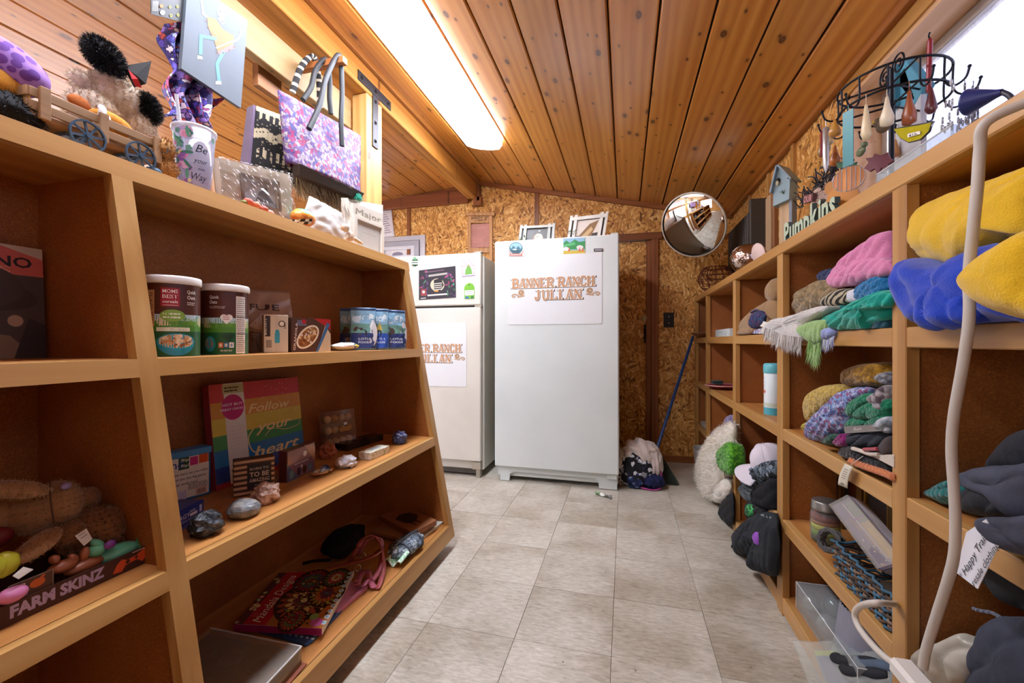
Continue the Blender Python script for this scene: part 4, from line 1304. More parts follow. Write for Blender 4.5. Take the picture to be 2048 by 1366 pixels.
# clear lidded tray
zt = ZC + .05
q = [onZ(*p, zt) for p in ((420, 1256), (603, 1293))]
dx = Vec((.30, -.06, 0)); dx = Vec((-.02, -.36, 0))
far_l, far_r = q
near_r, near_l = far_r + Vec((.035, -.40, 0)), far_l + Vec((.035, -.40, 0))
r = wroot('clear_lidded_tray','shallow tray with clear lid over brown dimpled insert, nearest on the bottom shelf','tray',(far_l + near_r) / 2 - Vec((0,0,.05)))
b = MB(); qslab(b,[p - Vec((0,0,.034)) for p in (near_l,near_r,far_r,far_l)],.0155,(0,0,-1)); b.build('tray_base',plain('#8a6a50',.5),r)
b = MB(); qslab(b,inwards([p - Vec((0,0,.010)) for p in (near_l,near_r,far_r,far_l)],.03),.022,(0,0,-1)); o = b.build('insert_board',plain('#6f5442',.45),r)
dm = None
for i in range(3):
  for j in range(4):
    c_ = far_l.lerp(far_r,.2 + .28 * i).lerp(near_l.lerp(near_r,.2 + .28 * i),.18 + .22 * j) - Vec((0,0,.0095))
    m = MB(); m.lathe([(.030, 0), (.031, .002), (.029, .003), (.024, .0), (.02, -.0005), (0, -.0005)], 20)
    d_ = m.build('dimple',plain('#7a5c48',.3),None); d_.parent = o; d_.location = c_ - WL[o.name]; d_.scale = (.9,.9,1)
b = MB()
qslab(b, [near_l, near_r, far_r, far_l], .0015, (0, 0, -1))
for a, c_ in ((near_r, far_r), (far_r, far_l)):
  qslab(b,[a,c_,c_ - Vec((0,0,.045)),a - Vec((0,0,.045))],.0015,(-1,0,0) if a is near_r else (0,-1,0))
b.build('clear_lid', CLEAR, r)
e = MB()
for a, c_ in ((near_r, far_r), (far_r, far_l)): e.tube([a, c_], .0022, 6)
e.build('lid_rim', glassy('frosted_rim', '#ffffff', .2, .45), r)
b = MB(); qslab(b,[p + Vec((.012,.006,-.046)) for p in (near_r,far_r,far_r - Vec((.1,0,0)),near_r - Vec((.1,0,0)))],.003,(0,0,-1))
b.build('backing_card', plain('#8a4a34', .5), r)
# calendar under the colouring book, pink notebook, colouring book
q = [onZ(*p, ZC + .006) for p in ((516, 1262), (612, 1290), (624, 1283), (684, 1221), (600, 1205))]
b = MB(); b.add(q + [p - Vec((0,0,.005)) for p in q],[(0,1,2,3,4),(9,8,7,6,5)] + [(i,(i + 1) % 5,5 + (i + 1) % 5,5 + i)[::-1] for i in range(5)])
o = b.thing('blue_calendar',plain('#3a5f94',.4,0,.08),'blue calendar with rows of white date squares under the colouring book','calendar')
p = Print()
for i in range(6):
  for j in range(4):
    x, y = 566 + i * 11 + j * 5.0, 1268 + i * 2.2 - j * 7.2
    p.poly([(x, y), (x + 6, y + 1.4), (x + 8.5, y - 2.6), (x + 2.5, y - 4)], '#d4dcea')
p.put(lambda x, y, l: onZ(x, y, ZC + .006) + Vec((0, 0, l)), 'date_grid', o, MATP)
q = [onZ(*p, ZC + .013) for p in ((628, 1215), (676, 1222), (735, 1172), (690, 1160))]
b = MB(); qslab(b,q,.012,(0,0,-1)); o = b.thing('pink_notebook',plain('#c886b0',.5,0,.06),'thin pink notebook between calendar and colouring book','notebook')
p = Print(); p.line([(722,1175),(730,1171)],2,'#8a5078'); p.line([(700,1192),(716,1180)],2,'#9a5c86'); p.put(lambda x,y,l: onZ(x,y,ZC + .013) + Vec((0,0,l)),'cover_print',o,MATP)
zb = ZC + .034
B4 = [onZ(*p, zb) for p in ((468, 1248), (644, 1257), (708, 1140), (558, 1146))]
b = MB(); qslab(b, B4, .020, (0, 0, -1))
o = b.thing('colouring_book',plain('#e6dccb',.6,0,.04),'thick mandala colouring book with red title band on the bottom shelf','book')
o_, u_, v_ = B4[0], B4[1] - B4[0], B4[3] - B4[0]
def bmap(a, c_, l=0.): return B4[0].lerp(B4[1], a).lerp(B4[3].lerp(B4[2], a), c_) + Vec((0, 0, l + .0004))
p = Print()
p.rect(0, 0, 1, 1, '#7a4a34'); p.rect(.10, .0, .36, 1, '#b3202e'); p.rect(0, 0, .1, 1, '#5a3438')
p.poly([(.36, 0), (1, 0), (1, 1), (.36, 1)], '#b06a34')
rr = random.Random(5)
pal = ['#8c2f36','#c0663a','#9a8a3a','#5f7048','#d9b06a','#6a3a4a','#c24a52','#4a5a60','#e0c890','#a8503c']
def petals(cx, cy, r, n, cc, oc='#2a1a18'):
  for k in range(n):
    a = 2 * PI * k / n
    x, y = cx + r * .62 * math.cos(a), cy + r * .62 * math.sin(a) * 1.25
    p.disc(x,y,r * .42,oc,10,r * 2.1 / n * 1.25,a); p.disc(x,y,r * .36,cc,10,r * 1.7 / n * 1.25,a)
for cx,cy,r in ((.60,.42,.30),(.52,.8,.2),(.82,.55,.2),(.82,.85,.16),(.62,.1,.14),(.2,.78,.13),(.06,.5,.1)):
  if cx < .36: continue
  p.disc(cx, cy, r * 1.08, '#33241e', 26, r * 1.25)
  petals(cx,cy,r,18,rr.choice(pal)); petals(cx,cy,r * .72,14,rr.choice(pal)); petals(cx,cy,r * .45,10,rr.choice(pal)); p.disc(cx,cy,r * .14,rr.choice(pal),12)
for k in range(60):
  x, y = rr.uniform(.38, .97), rr.uniform(.03, .97); s_ = rr.uniform(.012, .03)
  p.disc(x, y, s_, '#2c201c', 10); p.disc(x, y, s_ * .7, rr.choice(pal), 10)
for k in range(11): p.disc(.985,.08 + .085 * k,.03,'#d8ecf0',12); p.disc(.985,.08 + .085 * k,.018,'#8ab8c8',10)
p.disc(.90, .08, .07, '#c060a8', 12, .06); p.disc(.84, .16, .05, '#8aa860', 12)
for k in range(14):
  x,y = rr.uniform(0,.1),rr.uniform(0,1); p.disc(x,y,.035,rr.choice(pal),10); p.disc(x,y,.02,'#e0cfa0',8)
p.text('Mandala Designs', .275, .04, .11, '#efe0c8', .88, 'l', 0, .25, PI / 2)
p.rect(.12, .12, .2, .19, '#c9404a')
p.put(bmap, 'cover_print', o, paint(.25))
p = Print(); p.rect(0, 0, 1, 1, '#a01c6a', 1, 1); p.text('$12', .92, .3, .4, '#2a0a1c', .06)
p.put(lambda a,c_,l: B4[0].lerp(B4[1],a) + Vec((0,0,-.020 * (1 - c_))) + Vec((-.2,-.9,0)).normalized() * (l + .0006),'spine_print',o,paint(.3))
# leather-look straps
r = wroot('dog_leash_bundle','tangled rose and brown flat leash straps on the bottom shelf','leash',onZ(745,1150,ZC))
def strap(pts, wd, hx, name='strap'):
  pp = spath([onZ(x, y, ZC + z) for x, y, z in pts], 8)
  mb = MB(); vs = []
  n = len(pp)
  for i, q in enumerate(pp):
    t_ = (pp[min(i + 1, n - 1)] - pp[max(i - 1, 0)]).normalized()
    side = t_.cross(Vec((.35 * math.sin(i * .2), .2, 1))).normalized()
    nn_ = side.cross(t_)
    vs += [q + side * wd / 2 + nn_ * .0012,q - side * wd / 2 + nn_ * .0012,q - side * wd / 2 - nn_ * .0012,q + side * wd / 2 - nn_ * .0012]
  fs = []
  for i in range(n - 1): fs += [(i * 4 + k,i * 4 + (k + 1) % 4,i * 4 + 4 + (k + 1) % 4,i * 4 + 4 + k) for k in range(4)]
  fs += [(3, 2, 1, 0), (n * 4 - 4, n * 4 - 3, n * 4 - 2, n * 4 - 1)]
  mb.add(vs, fs, None, None, True)
  return mb.build(name, plain(hx, .45, 0, .12, .2, 150), r)
strap([(656,1135,.062),(700,1126,.075),(745,1112,.085),(762,1098,.07),(752,1104,.05)],.022,'#8a3c34')
strap([(700,1122,.02),(712,1100,.10),(728,1076,.13),(748,1072,.135),(762,1094,.09),(768,1130,.03),(762,1160,.012),(755,1178,.006)],.017,'#9c4a4a')
strap([(716,1112,.03),(735,1080,.115),(758,1075,.115),(764,1100,.06),(758,1140,.03),(745,1160,.02)],.016,'#a85464')
strap([(714,1170,.03),(722,1148,.03),(735,1142,.03),(740,1160,.018),(748,1176,.010)],.020,'#a8566c')
strap([(712, 1160, .035), (718, 1172, .02), (728, 1170, .03), (734, 1160, .03)], .015, '#b0607a')
b = MB()
for x, y in ((716, 1136), (726, 1112)):
  c_ = onZ(x,y,ZC + .05); b.tube([c_ + Vec((.008 * math.cos(a),.004 * math.cos(a),.012 * math.sin(a))) for a in [2 * PI * i / 14 for i in range(14)]],.0018,6,True)
b.build('buckle', plain('#c8c0b8', .25, 1), r)
# black hat-like pouch behind
b = MB(); c_ = onZ(690, 1100, ZC); c_.x = max(c_.x, -1.13)
b.ell(c_ + Vec((0, .0, .04)), (.07, .12, .04), RM(0, 0, .2), lumpy(.2, 2, 3), 26, 14)
b.tube(spath([onZ(660, 1120, ZC + .03), onZ(630, 1122, ZC + .02), onZ(606, 1127, ZC + .012)], 6), .006, 8)
b.thing('black_fabric_purse',fleece('#18161a',.8),'crumpled black fabric purse in the shade behind the straps','purse')
# notebooks and pig coaster box at the far end
q = [onZ(*p, ZC + .012) for p in ((822, 1078), (845, 1074), (893, 1038), (868, 1028), (790, 1050))]
b = MB(); b.add(q + [p - Vec((0,0,.0115)) for p in q],[(0,1,2,3,4),(9,8,7,6,5)] + [(i,5 + i,5 + (i + 1) % 5,(i + 1) % 5) for i in range(5)])
b.thing('pale_notebook',plain('#d4d8cc',.55,0,.04),'pale grey-green notebook lowest of the pile at the end panel','notebook')
q = [onZ(*p, ZC + .026) for p in ((742, 1062), (815, 1080), (872, 1045), (800, 1030))]
b = MB(); qslab(b,q,.0125,(0,0,-1)); b.thing('brown_notebook',plain('#9a7048',.6,0,.06),'brown kraft notebook under the pig coaster box','notebook')
zp = ZC + .05
q = [onZ(*p, zp) for p in ((758, 1032), (826, 1066), (873, 1040), (811, 1011))]
b = MB(); qslab(b,q,.022,(0,0,-1)); o = b.thing('cork_coaster_box',plain('#8f5a36',.6,0,.08),'square cork coaster set printed with a black pig on the bottom shelf','coaster set')
qm = lambda a, c_, l=0.: q[0].lerp(q[1], a).lerp(q[3].lerp(q[2], a), c_) + Vec((0, 0, l + .0006))
p = Print()
pig = [(.16,.52),(.2,.36),(.3,.28),(.34,.14),(.38,.14),(.38,.28),(.52,.26),(.56,.12),(.60,.12),(.6,.3),(.72,.34),(.84,.44),(.88,.54),(.8,.6),(.82,.72),(.74,.68),(.62,.74),(.4,.76),(.24,.7),(.13,.66)]
p.poly([(.05 + .9 * (1 - y), .06 + .88 * x) for x, y in pig], '#1f1511')
p.put(qm, 'pig_print', o, MATP)
# fabric-wrapped bundle
r0 = onZ(806, 1122, ZC)
b = MB(); ax_ = (onZ(838,1085,ZC) - onZ(785,1128,ZC)); L_ = ax_.length; ax_.normalize(); sd_ = ax_.cross(Vec((0,0,1)))
c0 = (onZ(838, 1085, ZC) + onZ(785, 1128, ZC)) / 2 + Vec((0, 0, .030))
b.ell(c0,(L_ * .52,.05,.028),frame((0,0,0),ax_,sd_),lambda d: .16 * abs(math.sin(d.y * 7 + 2 * d.x)) - .08 + .06 * noise.noise(d * 4),34,18)
o = b.thing('cloth_bundle',pattern(['#8d9aa6','#6f7c8a','#a8b4bc','#5d6874','#9aa8b0'],55,.8,'#3a4450',.6,.3),'tied grey-blue cloth bundle on the bottom shelf edge','bundle')
b = MB(); c1 = onZ(800, 1122, ZC)
b.sheet(lambda a,v: c1 + ax_ * (-.05 + .06 * v) + sd_ * (.075 * (a - .5)) + Vec((0,0,.014 + .012 * math.sin(a * 9) + .014 * v)),20,8,.003,None,lambda a,v: '#9fd8b0' if int((v * 6 + abs(((a * 8) % 2) - 1) * 1.2)) % 2 else '#dff0e4')
b.build('chevron_corner', MATP, o)
b = MB()
for t_ in (-.25, .25):
  cc_ = c0 + ax_ * L_ * t_
  b.tube([cc_ + sd_ * .049 * math.cos(a) + Vec((0,0,.031 * math.sin(a))) for a in [2 * PI * i / 18 for i in range(18)]],.003,6,True)
b.tube(spath([c0 - ax_ * .08 + Vec((0,0,.03)),c0 + Vec((0,0,.036)),c0 + ax_ * .08 + Vec((0,0,.03))],6),.0035,6)
b.build('tie_cord', plain('#4a525c', .8), o)
# ================================================================== LEFT BAY: display box of toys on the middle shelf
A = onZ(-90, 1310, ZB); B = onZ(321, 1112, ZB); A = B + (onZ(0, 1260, ZB) - B).normalized() * .30
yw = math.atan2((B - A).y, (B - A).x)
hh = onV(317, 1081, B, yw).z - ZB
hh = max(hh, .03)
u = (B - A).normalized(); bk_ = Vec((-u.y, u.x, 0))
r = wroot('toy_display_box','open dark brown cardboard display tray of animal toys in the near bay','display box',(A + B) / 2)
W = (B - A).length; D = .17
Mf = frame(A, u, (0, 0, 1))
b = MB()
b.box((W / 2,.002,-D / 2),(W,.003,D),Mf); b.box((W / 2,hh / 2,-.0015),(W,hh,.003),Mf); b.box((W / 2,hh / 2,-D + .0015),(W,hh,.003),Mf)
b.box((.0015, hh / 2, -D / 2), (.003, hh, D), Mf); b.box((W - .0015, hh / 2, -D / 2), (.003, hh, D), Mf)
o = b.build('tray', plain('#4a2a22', .5, 0, .06), r)
p = Print()
p.rect(0, 0, W, hh, '#46261f')
p.text('FARM SKINZ', W - .098, hh * .32, .0185, '#b7a8d4', .125, 'r', .05)
p.text('SANDY',W - .285,hh * .72,.006,'#e8d8c4',.036,'l',.03); p.text('FILLED',W - .285,hh * .53,.006,'#e8d8c4',.036,'l',.03); p.text('FOR WEE',W - .285,hh * .33,.005,'#c8702c',.036,'l',.02); p.text('HANDS',W - .285,hh * .14,.006,'#e0d0e0',.036,'l',.02)
cow = [(W - .085,hh * .2),(W - .078,hh * .62),(W - .07,hh * .8),(W - .06,hh * .66),(W - .045,hh * .72),(W - .03,hh * .92),(W - .024,hh * .6),(W - .034,hh * .2),(W - .044,hh * .46),(W - .064,hh * .4),(W - .07,hh * .12)]
p.poly(cow,'#d8562c'); p.disc(W - .06,hh * .55,.004,'#4a2a22',8); p.disc(W - .045,hh * .6,.003,'#4a2a22',8)
p.scribble(W - .052,hh * .88,.03,hh * .1,1,'#e6dcd0'); p.disc(W - .018,hh * .5,.006,'#5a3a7a',10); p.text('5+',W - .014,hh * .55,.006,'#efe6dc',.009)
p.put(Mf, 'box_lettering', o, MATP)
b = MB(); mc = Mf @ Vec((W - .19, hh, -.012))
b.box((W - .195,hh * 1.25,-.006),(.055,hh * 1.0,.0015),Mf); o2 = b.build('header_card',plain('#8a7a6a',.5),r)
p = Print(); Mh = TR((0, 0, 0)) @ Mf
p.rect(W - .221,hh * .77,W - .169,hh * 1.73,'#57382c'); p.disc(W - .188,hh * 1.4,.010,'#d0632c',10,.007); p.line([(W - .19,hh * 1.4),(W - .180,hh * 1.66)],.004,'#d0632c'); p.text('SUPER',W - .218,hh * 1.5,.005,'#e8e0d4',.016); p.text('FUN',W - .218,hh * 1.3,.005,'#e8e0d4',.012); p.rect(W - .216,hh * 1.02,W - .2,hh * 1.2,'#6f64a8')
p.put(TR(Vec((0, 0, 0))) @ Mf @ Matrix.Translation((0, 0, -.005)), 'card_print', o2, MATP)
def plush(name,label,blobs,m,cat='plush toy',fuzz=0,fl=.01,cols=None,seed=1,amp=.05,group=None,fw=.0012):
  """blobs: (centre, radii, rotation matrix or None)"""
  mb = MB()
  for k, (c_, r_, R_) in enumerate(blobs):
    mb.ell(c_, r_, R_, lumpy(amp, 2.2, seed + k), 22, 13)
  o = mb.thing(name, m, label, cat, group)
  if fuzz:
    rr = random.Random(seed)
    f = MB(); f.hairs([(p_, n_) for p_, n_, _ in mb.surf_points(fuzz, rr)], fl, fw, cols, .6, rr)
    f.cur = None
    h_ = f.build('fur', paint(.9), o); h_['kind'] = 'stuff'
  return o
def dirM(a, b_):
  """rotation taking local x to the direction a->b"""
  x = (Vec(b_) - Vec(a)).normalized(); y = Vec((0, 0, 1)).cross(x)
  y = y.normalized() if y.length > 1e-4 else Vec((0, 1, 0))
  z = x.cross(y)
  return Matrix((x, y, z)).transposed().to_4x4()
TAN = fleece('#a07850', .95, 300)
TAN2 = fleece('#8a5e38', .95, 260)
XD = -1.0
P_ = lambda x, y, X=XD: onX(x, y, X)
def limb(a,b_,r1,r2): return ((Vec(a) + Vec(b_)) / 2,((Vec(b_) - Vec(a)).length / 2 + r1 * .4,r1,r2),dirM(a,b_))
o = plush('plush_dog', 'large limp tan plush dog lying on its back over the toy display box',
      [(P_(10,1032,-1.075),(.045,.075,.042),None),(P_(118,1006,-1.03),(.036,.034,.042),None),(P_(70,1022,-1.045),(.04,.045,.04),None),
       limb(P_(-40,976,-1.01),P_(96,982,-1.0),.020,.015),limb(P_(150,1008,-1.05),P_(192,988,-1.075),.021,.021),limb(P_(108,1062,-.985),P_(45,1118,-.955),.022,.011)],
      TAN, 'plush toy', 7000, .0055, ['#a07850', '#b08a62', '#8c6440'], 3, .05, None, .0005)
b = MB(); b.ell(P_(132, 972, -1.0), (.006, .008, .006)); b.build('nose', plain('#9a8ab8', .4), o)
b = MB(); s0 = P_(103, 985, -.985)
b.tube(spath([P_(100,962,-1.0),P_(101,1000,-.982),P_(108,1046,-.985)],6),.0012,5); b.build('seam',plain('#4a3020',.9),o)
o = plush('plush_dog', 'curly brown plush dog slumped beside the divider above the toy box',
      [(P_(185,1060,-1.02),(.05,.055,.044),None),limb(P_(205,1045,-1.05),P_(262,1055,-1.08),.016,.014),limb(P_(150,1050,-1.0),P_(130,1085,-.99),.022,.02),(P_(215,1080,-1.03),(.05,.04,.03),None)],
      TAN2, 'plush toy', 7000, .0065, ['#8a5e38', '#9c7044', '#74502e'], 8, .1, None, .0006)
b = MB(); qslab(b,[P_(150,1072,-.962),P_(168,1092,-.958),P_(185,1078,-.958),P_(173,1057,-.962)],.0008,(-1,0,0)); o2 = b.build('white_tag',WHITE,o)
p = Print(); p.line([(158,1072),(170,1064)],1.6,'#9a9a9a'); p.line([(162,1077),(175,1068)],1.6,'#9a9a9a'); p.put(lambda x,y,l: P_(x,y,-.9585),'tag_print',o2,MATP)
BX_ = -.955
Q = lambda x, y: onX(x, y, BX_)
o = plush('rubber_toy_animal', 'mint green stretchy toy animal with a purple spot in the display box',
      [(Q(235,1105),(.02,.036,.017),None),limb(Q(205,1098),Q(187,1083),.010,.008),limb(Q(215,1115),Q(200,1122),.012,.010),limb(Q(270,1095),Q(300,1080),.012,.01),(Q(192,1100),(.014,.014,.012),None)],plain('#5fae8c',.3,0,.06),'toy',0,0,None,4)
b = MB(); b.ell(Q(211,1092) + Vec((.012,0,.004)),(.006,.01,.008)); b.build('spot',plain('#7a3a8c',.35),o)
o = plush('rubber_toy_animal', 'terracotta brown stretchy toy animal with raised legs in the display box',
      [(Q(170,1130),(.016,.03,.012),None),limb(Q(165,1120),Q(172,1097),.008,.007),limb(Q(150,1125),Q(142,1112),.008,.007),limb(Q(112,1122),Q(105,1115),.008,.007),(Q(125,1132),(.014,.02,.01),None)],plain('#9a5a3c',.35,0,.06),'toy',0,0,None,6)
o = plush('rubber_toy_animal', 'yellow-green stretchy toy at the frame edge with a white paper tag',
      [(Q(5,1130),(.016,.02,.02),None),(Q(-20,1135),(.02,.02,.02),None)],plain('#c8cc3a',.35,0,.06),'toy',0,0,None,9)
b = MB(); qslab(b,[Q(0,1146) + Vec((.03,0,0)),Q(12,1152) + Vec((.03,0,0)),Q(50,1135) + Vec((.02,0,0)),Q(30,1130) + Vec((.02,0,0))],.001,(0,0,-1)); b.build('paper_tag',WHITE,o)
o = plush('rubber_toy_animal','pink stretchy toy ring at the bottom left of the display box',[(Q(8,1185) + Vec((.02,0,0)),(.014,.018,.012),None)],plain('#e08ac0',.35,0,.06),'toy',0,0,None,11)
o = plush('rubber_toy_animal','dark red stretchy toy animal behind the yellow one',[(Q(20,1088) + Vec((-.05,0,0)),(.012,.03,.018),None),limb(Q(0,1078) + Vec((-.05,0,0)),Q(5,1068) + Vec((-.05,0,0)),.008,.008),limb(Q(40,1082) + Vec((-.05,0,0)),Q(45,1070) + Vec((-.05,0,0)),.008,.008)],plain('#6a1c24',.35,0,.06),'toy',0,0,None,12)
b = MB(); qslab(b,[Q(268,1092) + Vec((.012,0,0)),Q(280,1098) + Vec((.02,0,0)),Q(308,1076) + Vec((.02,0,0)),Q(272,1070) + Vec((0,0,0))],.003,(-1,0,-.4)); b.thing('green_packet',pattern(['#1f7a3c','#2f9a5a','#bcd8c8','#2a6a8c'],60,.25),'shiny green packet tucked in the far end of the display box','packet')
# ================================================================== TOP OF THE LEFT BOOKCASE
ZT = 1.3385
T = lambda x, y, X=-1.08: onX(x, y, X)
# purple spotted plush at the left
SPOT = NT('purple_spotted_fleece')
v = SPOT.coords((1, 1, 1), False)
vo = SPOT.n('TexVoronoi'); vo.inputs['Scale'].default_value = 46; SPOT.l(v, vo.inputs['Vector'])
SPOT = SPOT.out(SPOT.ramp(vo.outputs['Distance'],[(.36,'#6a3a9a'),(.40,'#5a2c88'),(.44,'#9a70c8'),(.7,'#a880d0')]),.8)
r = wroot('plush_witch','plush witch with purple spotted hat, orange face and black body, cut by the photo edge','plush toy',T(20,250,-1.12) * 1)
b = MB(); b.tube(spath([T(-70,60,-1.13),T(-10,105,-1.12),T(35,150,-1.11),T(66,192,-1.1)],8),[.012,.015,.019,.022,.025,.028,.030,.032,.034,.036,.037,.038,.039,.040,.040,.041,.041,.041,.040,.039,.037,.033,.027,.018,.004][:25],18)
b.build('spotted_hat', SPOT, r)
b = MB(); b.ell(T(-2,178,-1.12),(.04,.04,.045),None,lumpy(.05,2,2)); b.build('orange_face',fleece('#c98a20',.9),r)
b = MB(); b.ell(T(10, 225, -1.10), (.045, .05, .035), None, lumpy(.12, 3, 2))
rr = random.Random(3); f = MB(); f.hairs([(p_,n_) for p_,n_,_ in b.surf_points(700,rr)],.012,.001,['#14161c','#1e2a30'],.6,rr)
b.build('black_body', fleece('#16181c', .7), r); o = f.build('fur', paint(.7), r); o['kind'] = 'stuff'
# toy farm cart
CW = wood('weathered_cart_wood', '#8c6a4a', '#a88660', '#bf9e78', 'y', .6, False, 1.4, .06)
BLUEM = plain('#4f6a84', .4, .5, .1)
r = wroot('toy_farm_cart','small slatted wooden cart with blue-grey spoked metal wheels','toy cart',(-1.11,.655,ZT))
y0, y1, x0, x1 = .525, .752, -1.165, -1.058
zb_ = ZT + .038
b = MB(); b.span((x0, y0, zb_), (x1, y1, zb_ + .007)); b.build('cart_bed', CW, r)
for xx in (x0, x1):
  for zz in (zb_ + .010, zb_ + .034):
    b = MB(); b.span((xx - .003, y0, zz), (xx + .003, y1, zz + .017), .001); b.build('slat', CW, r)
  for yy in (y0 + .02, (y0 + y1) / 2, y1 - .008):
    b = MB(); k = .007 if xx == x1 else -.007; b.span((xx + min(k,0) * 1 + (.003 if k > 0 else -.003),yy - .008,zb_ - .004),(xx + max(k,0) + (.003 if k > 0 else -.003),yy + .008,zb_ + .056),.001); b.build('stake',CW,r)
for yy in (y0, y1):
  b = MB(); b.span((x0,yy - .003,zb_ + .01),(x1,yy + .003,zb_ + .027)); b.span((x0,yy - .003,zb_ + .034),(x1,yy + .003,zb_ + .051)); b.build('end_board',CW,r)
wh = None
for xx in (x0 - .012, x1 + .014):
  for yy in (.607, .704):
    if wh is None:
      b = MB(); n = 28; R0 = .031
      vs = []
      for rr_, hx in ((R0, -.0025), (R0, .0025), (R0 - .0035, .0025), (R0 - .0035, -.0025)):
        vs += [(hx, rr_ * math.cos(2 * PI * i / n), rr_ * math.sin(2 * PI * i / n)) for i in range(n)]
      b.add(vs,[(k * n + i,k * n + (i + 1) % n,((k + 1) % 4) * n + (i + 1) % n,((k + 1) % 4) * n + i) for k in range(4) for i in range(n)])
      for k in range(8):
        a = 2 * PI * k / 8 + .2
        b.box((0, 0, R0 / 2), (.0025, .004, R0 - .003), RM(a, 0, 0))
      b.cyl((-.005, 0, 0), (.006, 0, 0), .0055, None, 12)
      wh = _bld(b, 'wheel', BLUEM, None); o = wh
    else:
      o = wh.copy(); col.objects.link(o)
    o.parent = r; o.location = Vec((xx, yy, ZT + .0315)) - WL[r.name]
b = MB()
for yy in (.607, .704): b.cyl((x0 - .014, yy, ZT + .0315), (x1 + .016, yy, ZT + .0315), .0025, None, 8)
b.span((x0 + .02,.59,ZT + .03),(x1 - .02,.625,zb_)); b.span((x0 + .02,.69,ZT + .03),(x1 - .02,.72,zb_))
b.build('axle', BLUEM, r)
CREAM = fleece('#dccdb8', .95, 260)
XG = -1.135
G = lambda x, y, X=XG: onX(x, y, X)
r = plush('plush_puppy','shaggy cream plush puppy with black ears and pointed black hat lying in the toy cart',
      [(G(225,195),(.05,.056,.052),None),(G(262,262),(.05,.045,.05),None),limb(G(175,175),G(150,150),.022,.016),(G(190,225),(.045,.05,.045),None)],CREAM,'plush toy',9000,.0085,['#e4d6c2','#d8c8b2','#eee2d2','#d2c0a6'],21,.06,None,.0007)
BLK = fleece('#141418', .8)
for a, e, r1 in (((238, 145), (180, 82), .026), ((288, 195), (306, 240), .02)):
  b = MB(); A,B = G(*a,-1.1),G(*e,-1.1); b.ell((A + B) / 2,((B - A).length / 2 + .008,r1,r1),dirM(A,B),lumpy(.08,3,4),20,12)
  rr = random.Random(6); f = MB(); f.hairs([(p_,n_) for p_,n_,_ in b.surf_points(3200,rr)],.011,.0007,['#0e0e12','#1c1c22','#2a2a30'],.5,rr)
  o = b.build('ear', BLK, r); h_ = f.build('ear_fur', paint(.6), o); h_['kind'] = 'stuff'
b = MB(); A, B = G(268, 160, -1.085), G(303, 130, -1.06)
b.add([G(245,132,-1.1),G(303,122,-1.06),G(292,168,-1.05),G(268,175,-1.07),G(272,150,-1.03)],[(0,1,4),(1,2,4),(2,3,4),(3,0,4),(0,3,2,1)],None,None)
b.build('black_hat', plain('#131113', .95), r)
b = MB(); b.add([G(256,138,-1.045),G(276,158,-1.02),G(284,176,-1.03),G(270,172,-1.035),G(264,158,-1.03)],[(0,1,2,3,4)]); b.build('red_lining',plain('#c0202a',.7),r)
ORG = NT('orange_plush'); v = ORG.coords()
ORG = ORG.out(ORG.ramp(ORG.noise(v, 160, 3), [(.3, '#c07818'), (.7, '#e09a34')]), .9)
b = MB(); A, B = onX(172, 222, -1.1), onX(262, 268, -1.085)
b.ell((A + B) / 2, ((B - A).length / 2, .026, .022), dirM(A, B), lambda d: .05 * d.x, 30, 16)
o = b.thing('plush_clownfish',ORG,'orange plush fish with white band and stitched eye peeking out of the toy cart','plush toy')
b = MB(); ax_ = (B - A).normalized(); c_ = A + (B - A) * .24
sd = ax_.orthogonal().normalized(); s2 = ax_.cross(sd)
b.tube([c_ + (sd * math.cos(a) * .021 + s2 * math.sin(a) * .021) for a in [2 * PI * i / 20 for i in range(20)]],.007,8,True)
b.build('white_band', plain('#d8d4d0', .9), o)
b = MB(); e_ = onX(213,237,-1.066); b.ell(e_,(.003,.008,.010),None,None,14,8,None,lambda d: '#f4f0e8' if d.y > .3 else '#241a16'); b.build('eye',GLOSSP,o)
b = MB(); b.ell(A + Vec((.0, -.012, .012)), (.006, .02, .014)); b.build('fin', fleece('#c8702a', .9), o)
r = plush('plush_seal', 'small tan plush animal with upright ear and blue bow beside the tumbler',
      [(onX(326,300,-1.062),(.022,.024,.026),None),(onX(332,340,-1.062),(.022,.024,.03),None),limb(onX(298,292,-1.07),onX(296,275,-1.07),.007,.008)],fleece('#b98a50',.95,300),'plush toy',900,.007,['#b98a50','#cda066','#a0743e'],33)
b = MB(); b.ell(onX(312,343,-1.05),(.008,.013,.008)); b.ell(onX(300,340,-1.05),(.006,.01,.007)); b.build('blue_bow',plain('#5a86a8',.6),r)
b = MB(); b.tube(spath([onX(321,303,-1.037),onX(332,306,-1.036),onX(340,300,-1.04)],5),.0011,5); b.tube([onX(336,296,-1.04),onX(333,306,-1.037)],.0011,5); b.build('stitched_mouth',plain('#3a2a20',.9),r)
# floral tumbler with straw
ty, tx = .838, -1.06
r = root('straw_tumbler','clear floral tumbler with lid, straw and black script','tumbler',(tx,ty,ZT),RM(0,0,face_cam(tx,ty)))
b = MB(); b.lathe([(0,.003),(.033,.003),(.035,.006),(.0455,.150),(.0435,.150),(.033,.009),(0,.009)],36); b.build('cup',glassy('tumbler_plastic','#dcdcea',.05,.20),r)
b = MB(); b.lathe([(.0472,.146),(.0485,.150),(.0485,.156),(.045,.158),(.0,.160)],36); b.build('lid',glassy('tumbler_lid','#f4f6fa',.08,.4),r)
b = MB(); b.cyl((-.012,0,.01),(-.036,0,.235),.0042,None,12); b.build('straw',glassy('straw_plastic','#f0f0f4',.08,.4),r)
def tmap(x, y, l):
  rad = .0352 + (.0455 - .035) * (y / .147) + l + .0004
  a = -PI / 2 + x / .042
  return Vec((rad * math.cos(a), rad * math.sin(a), y))
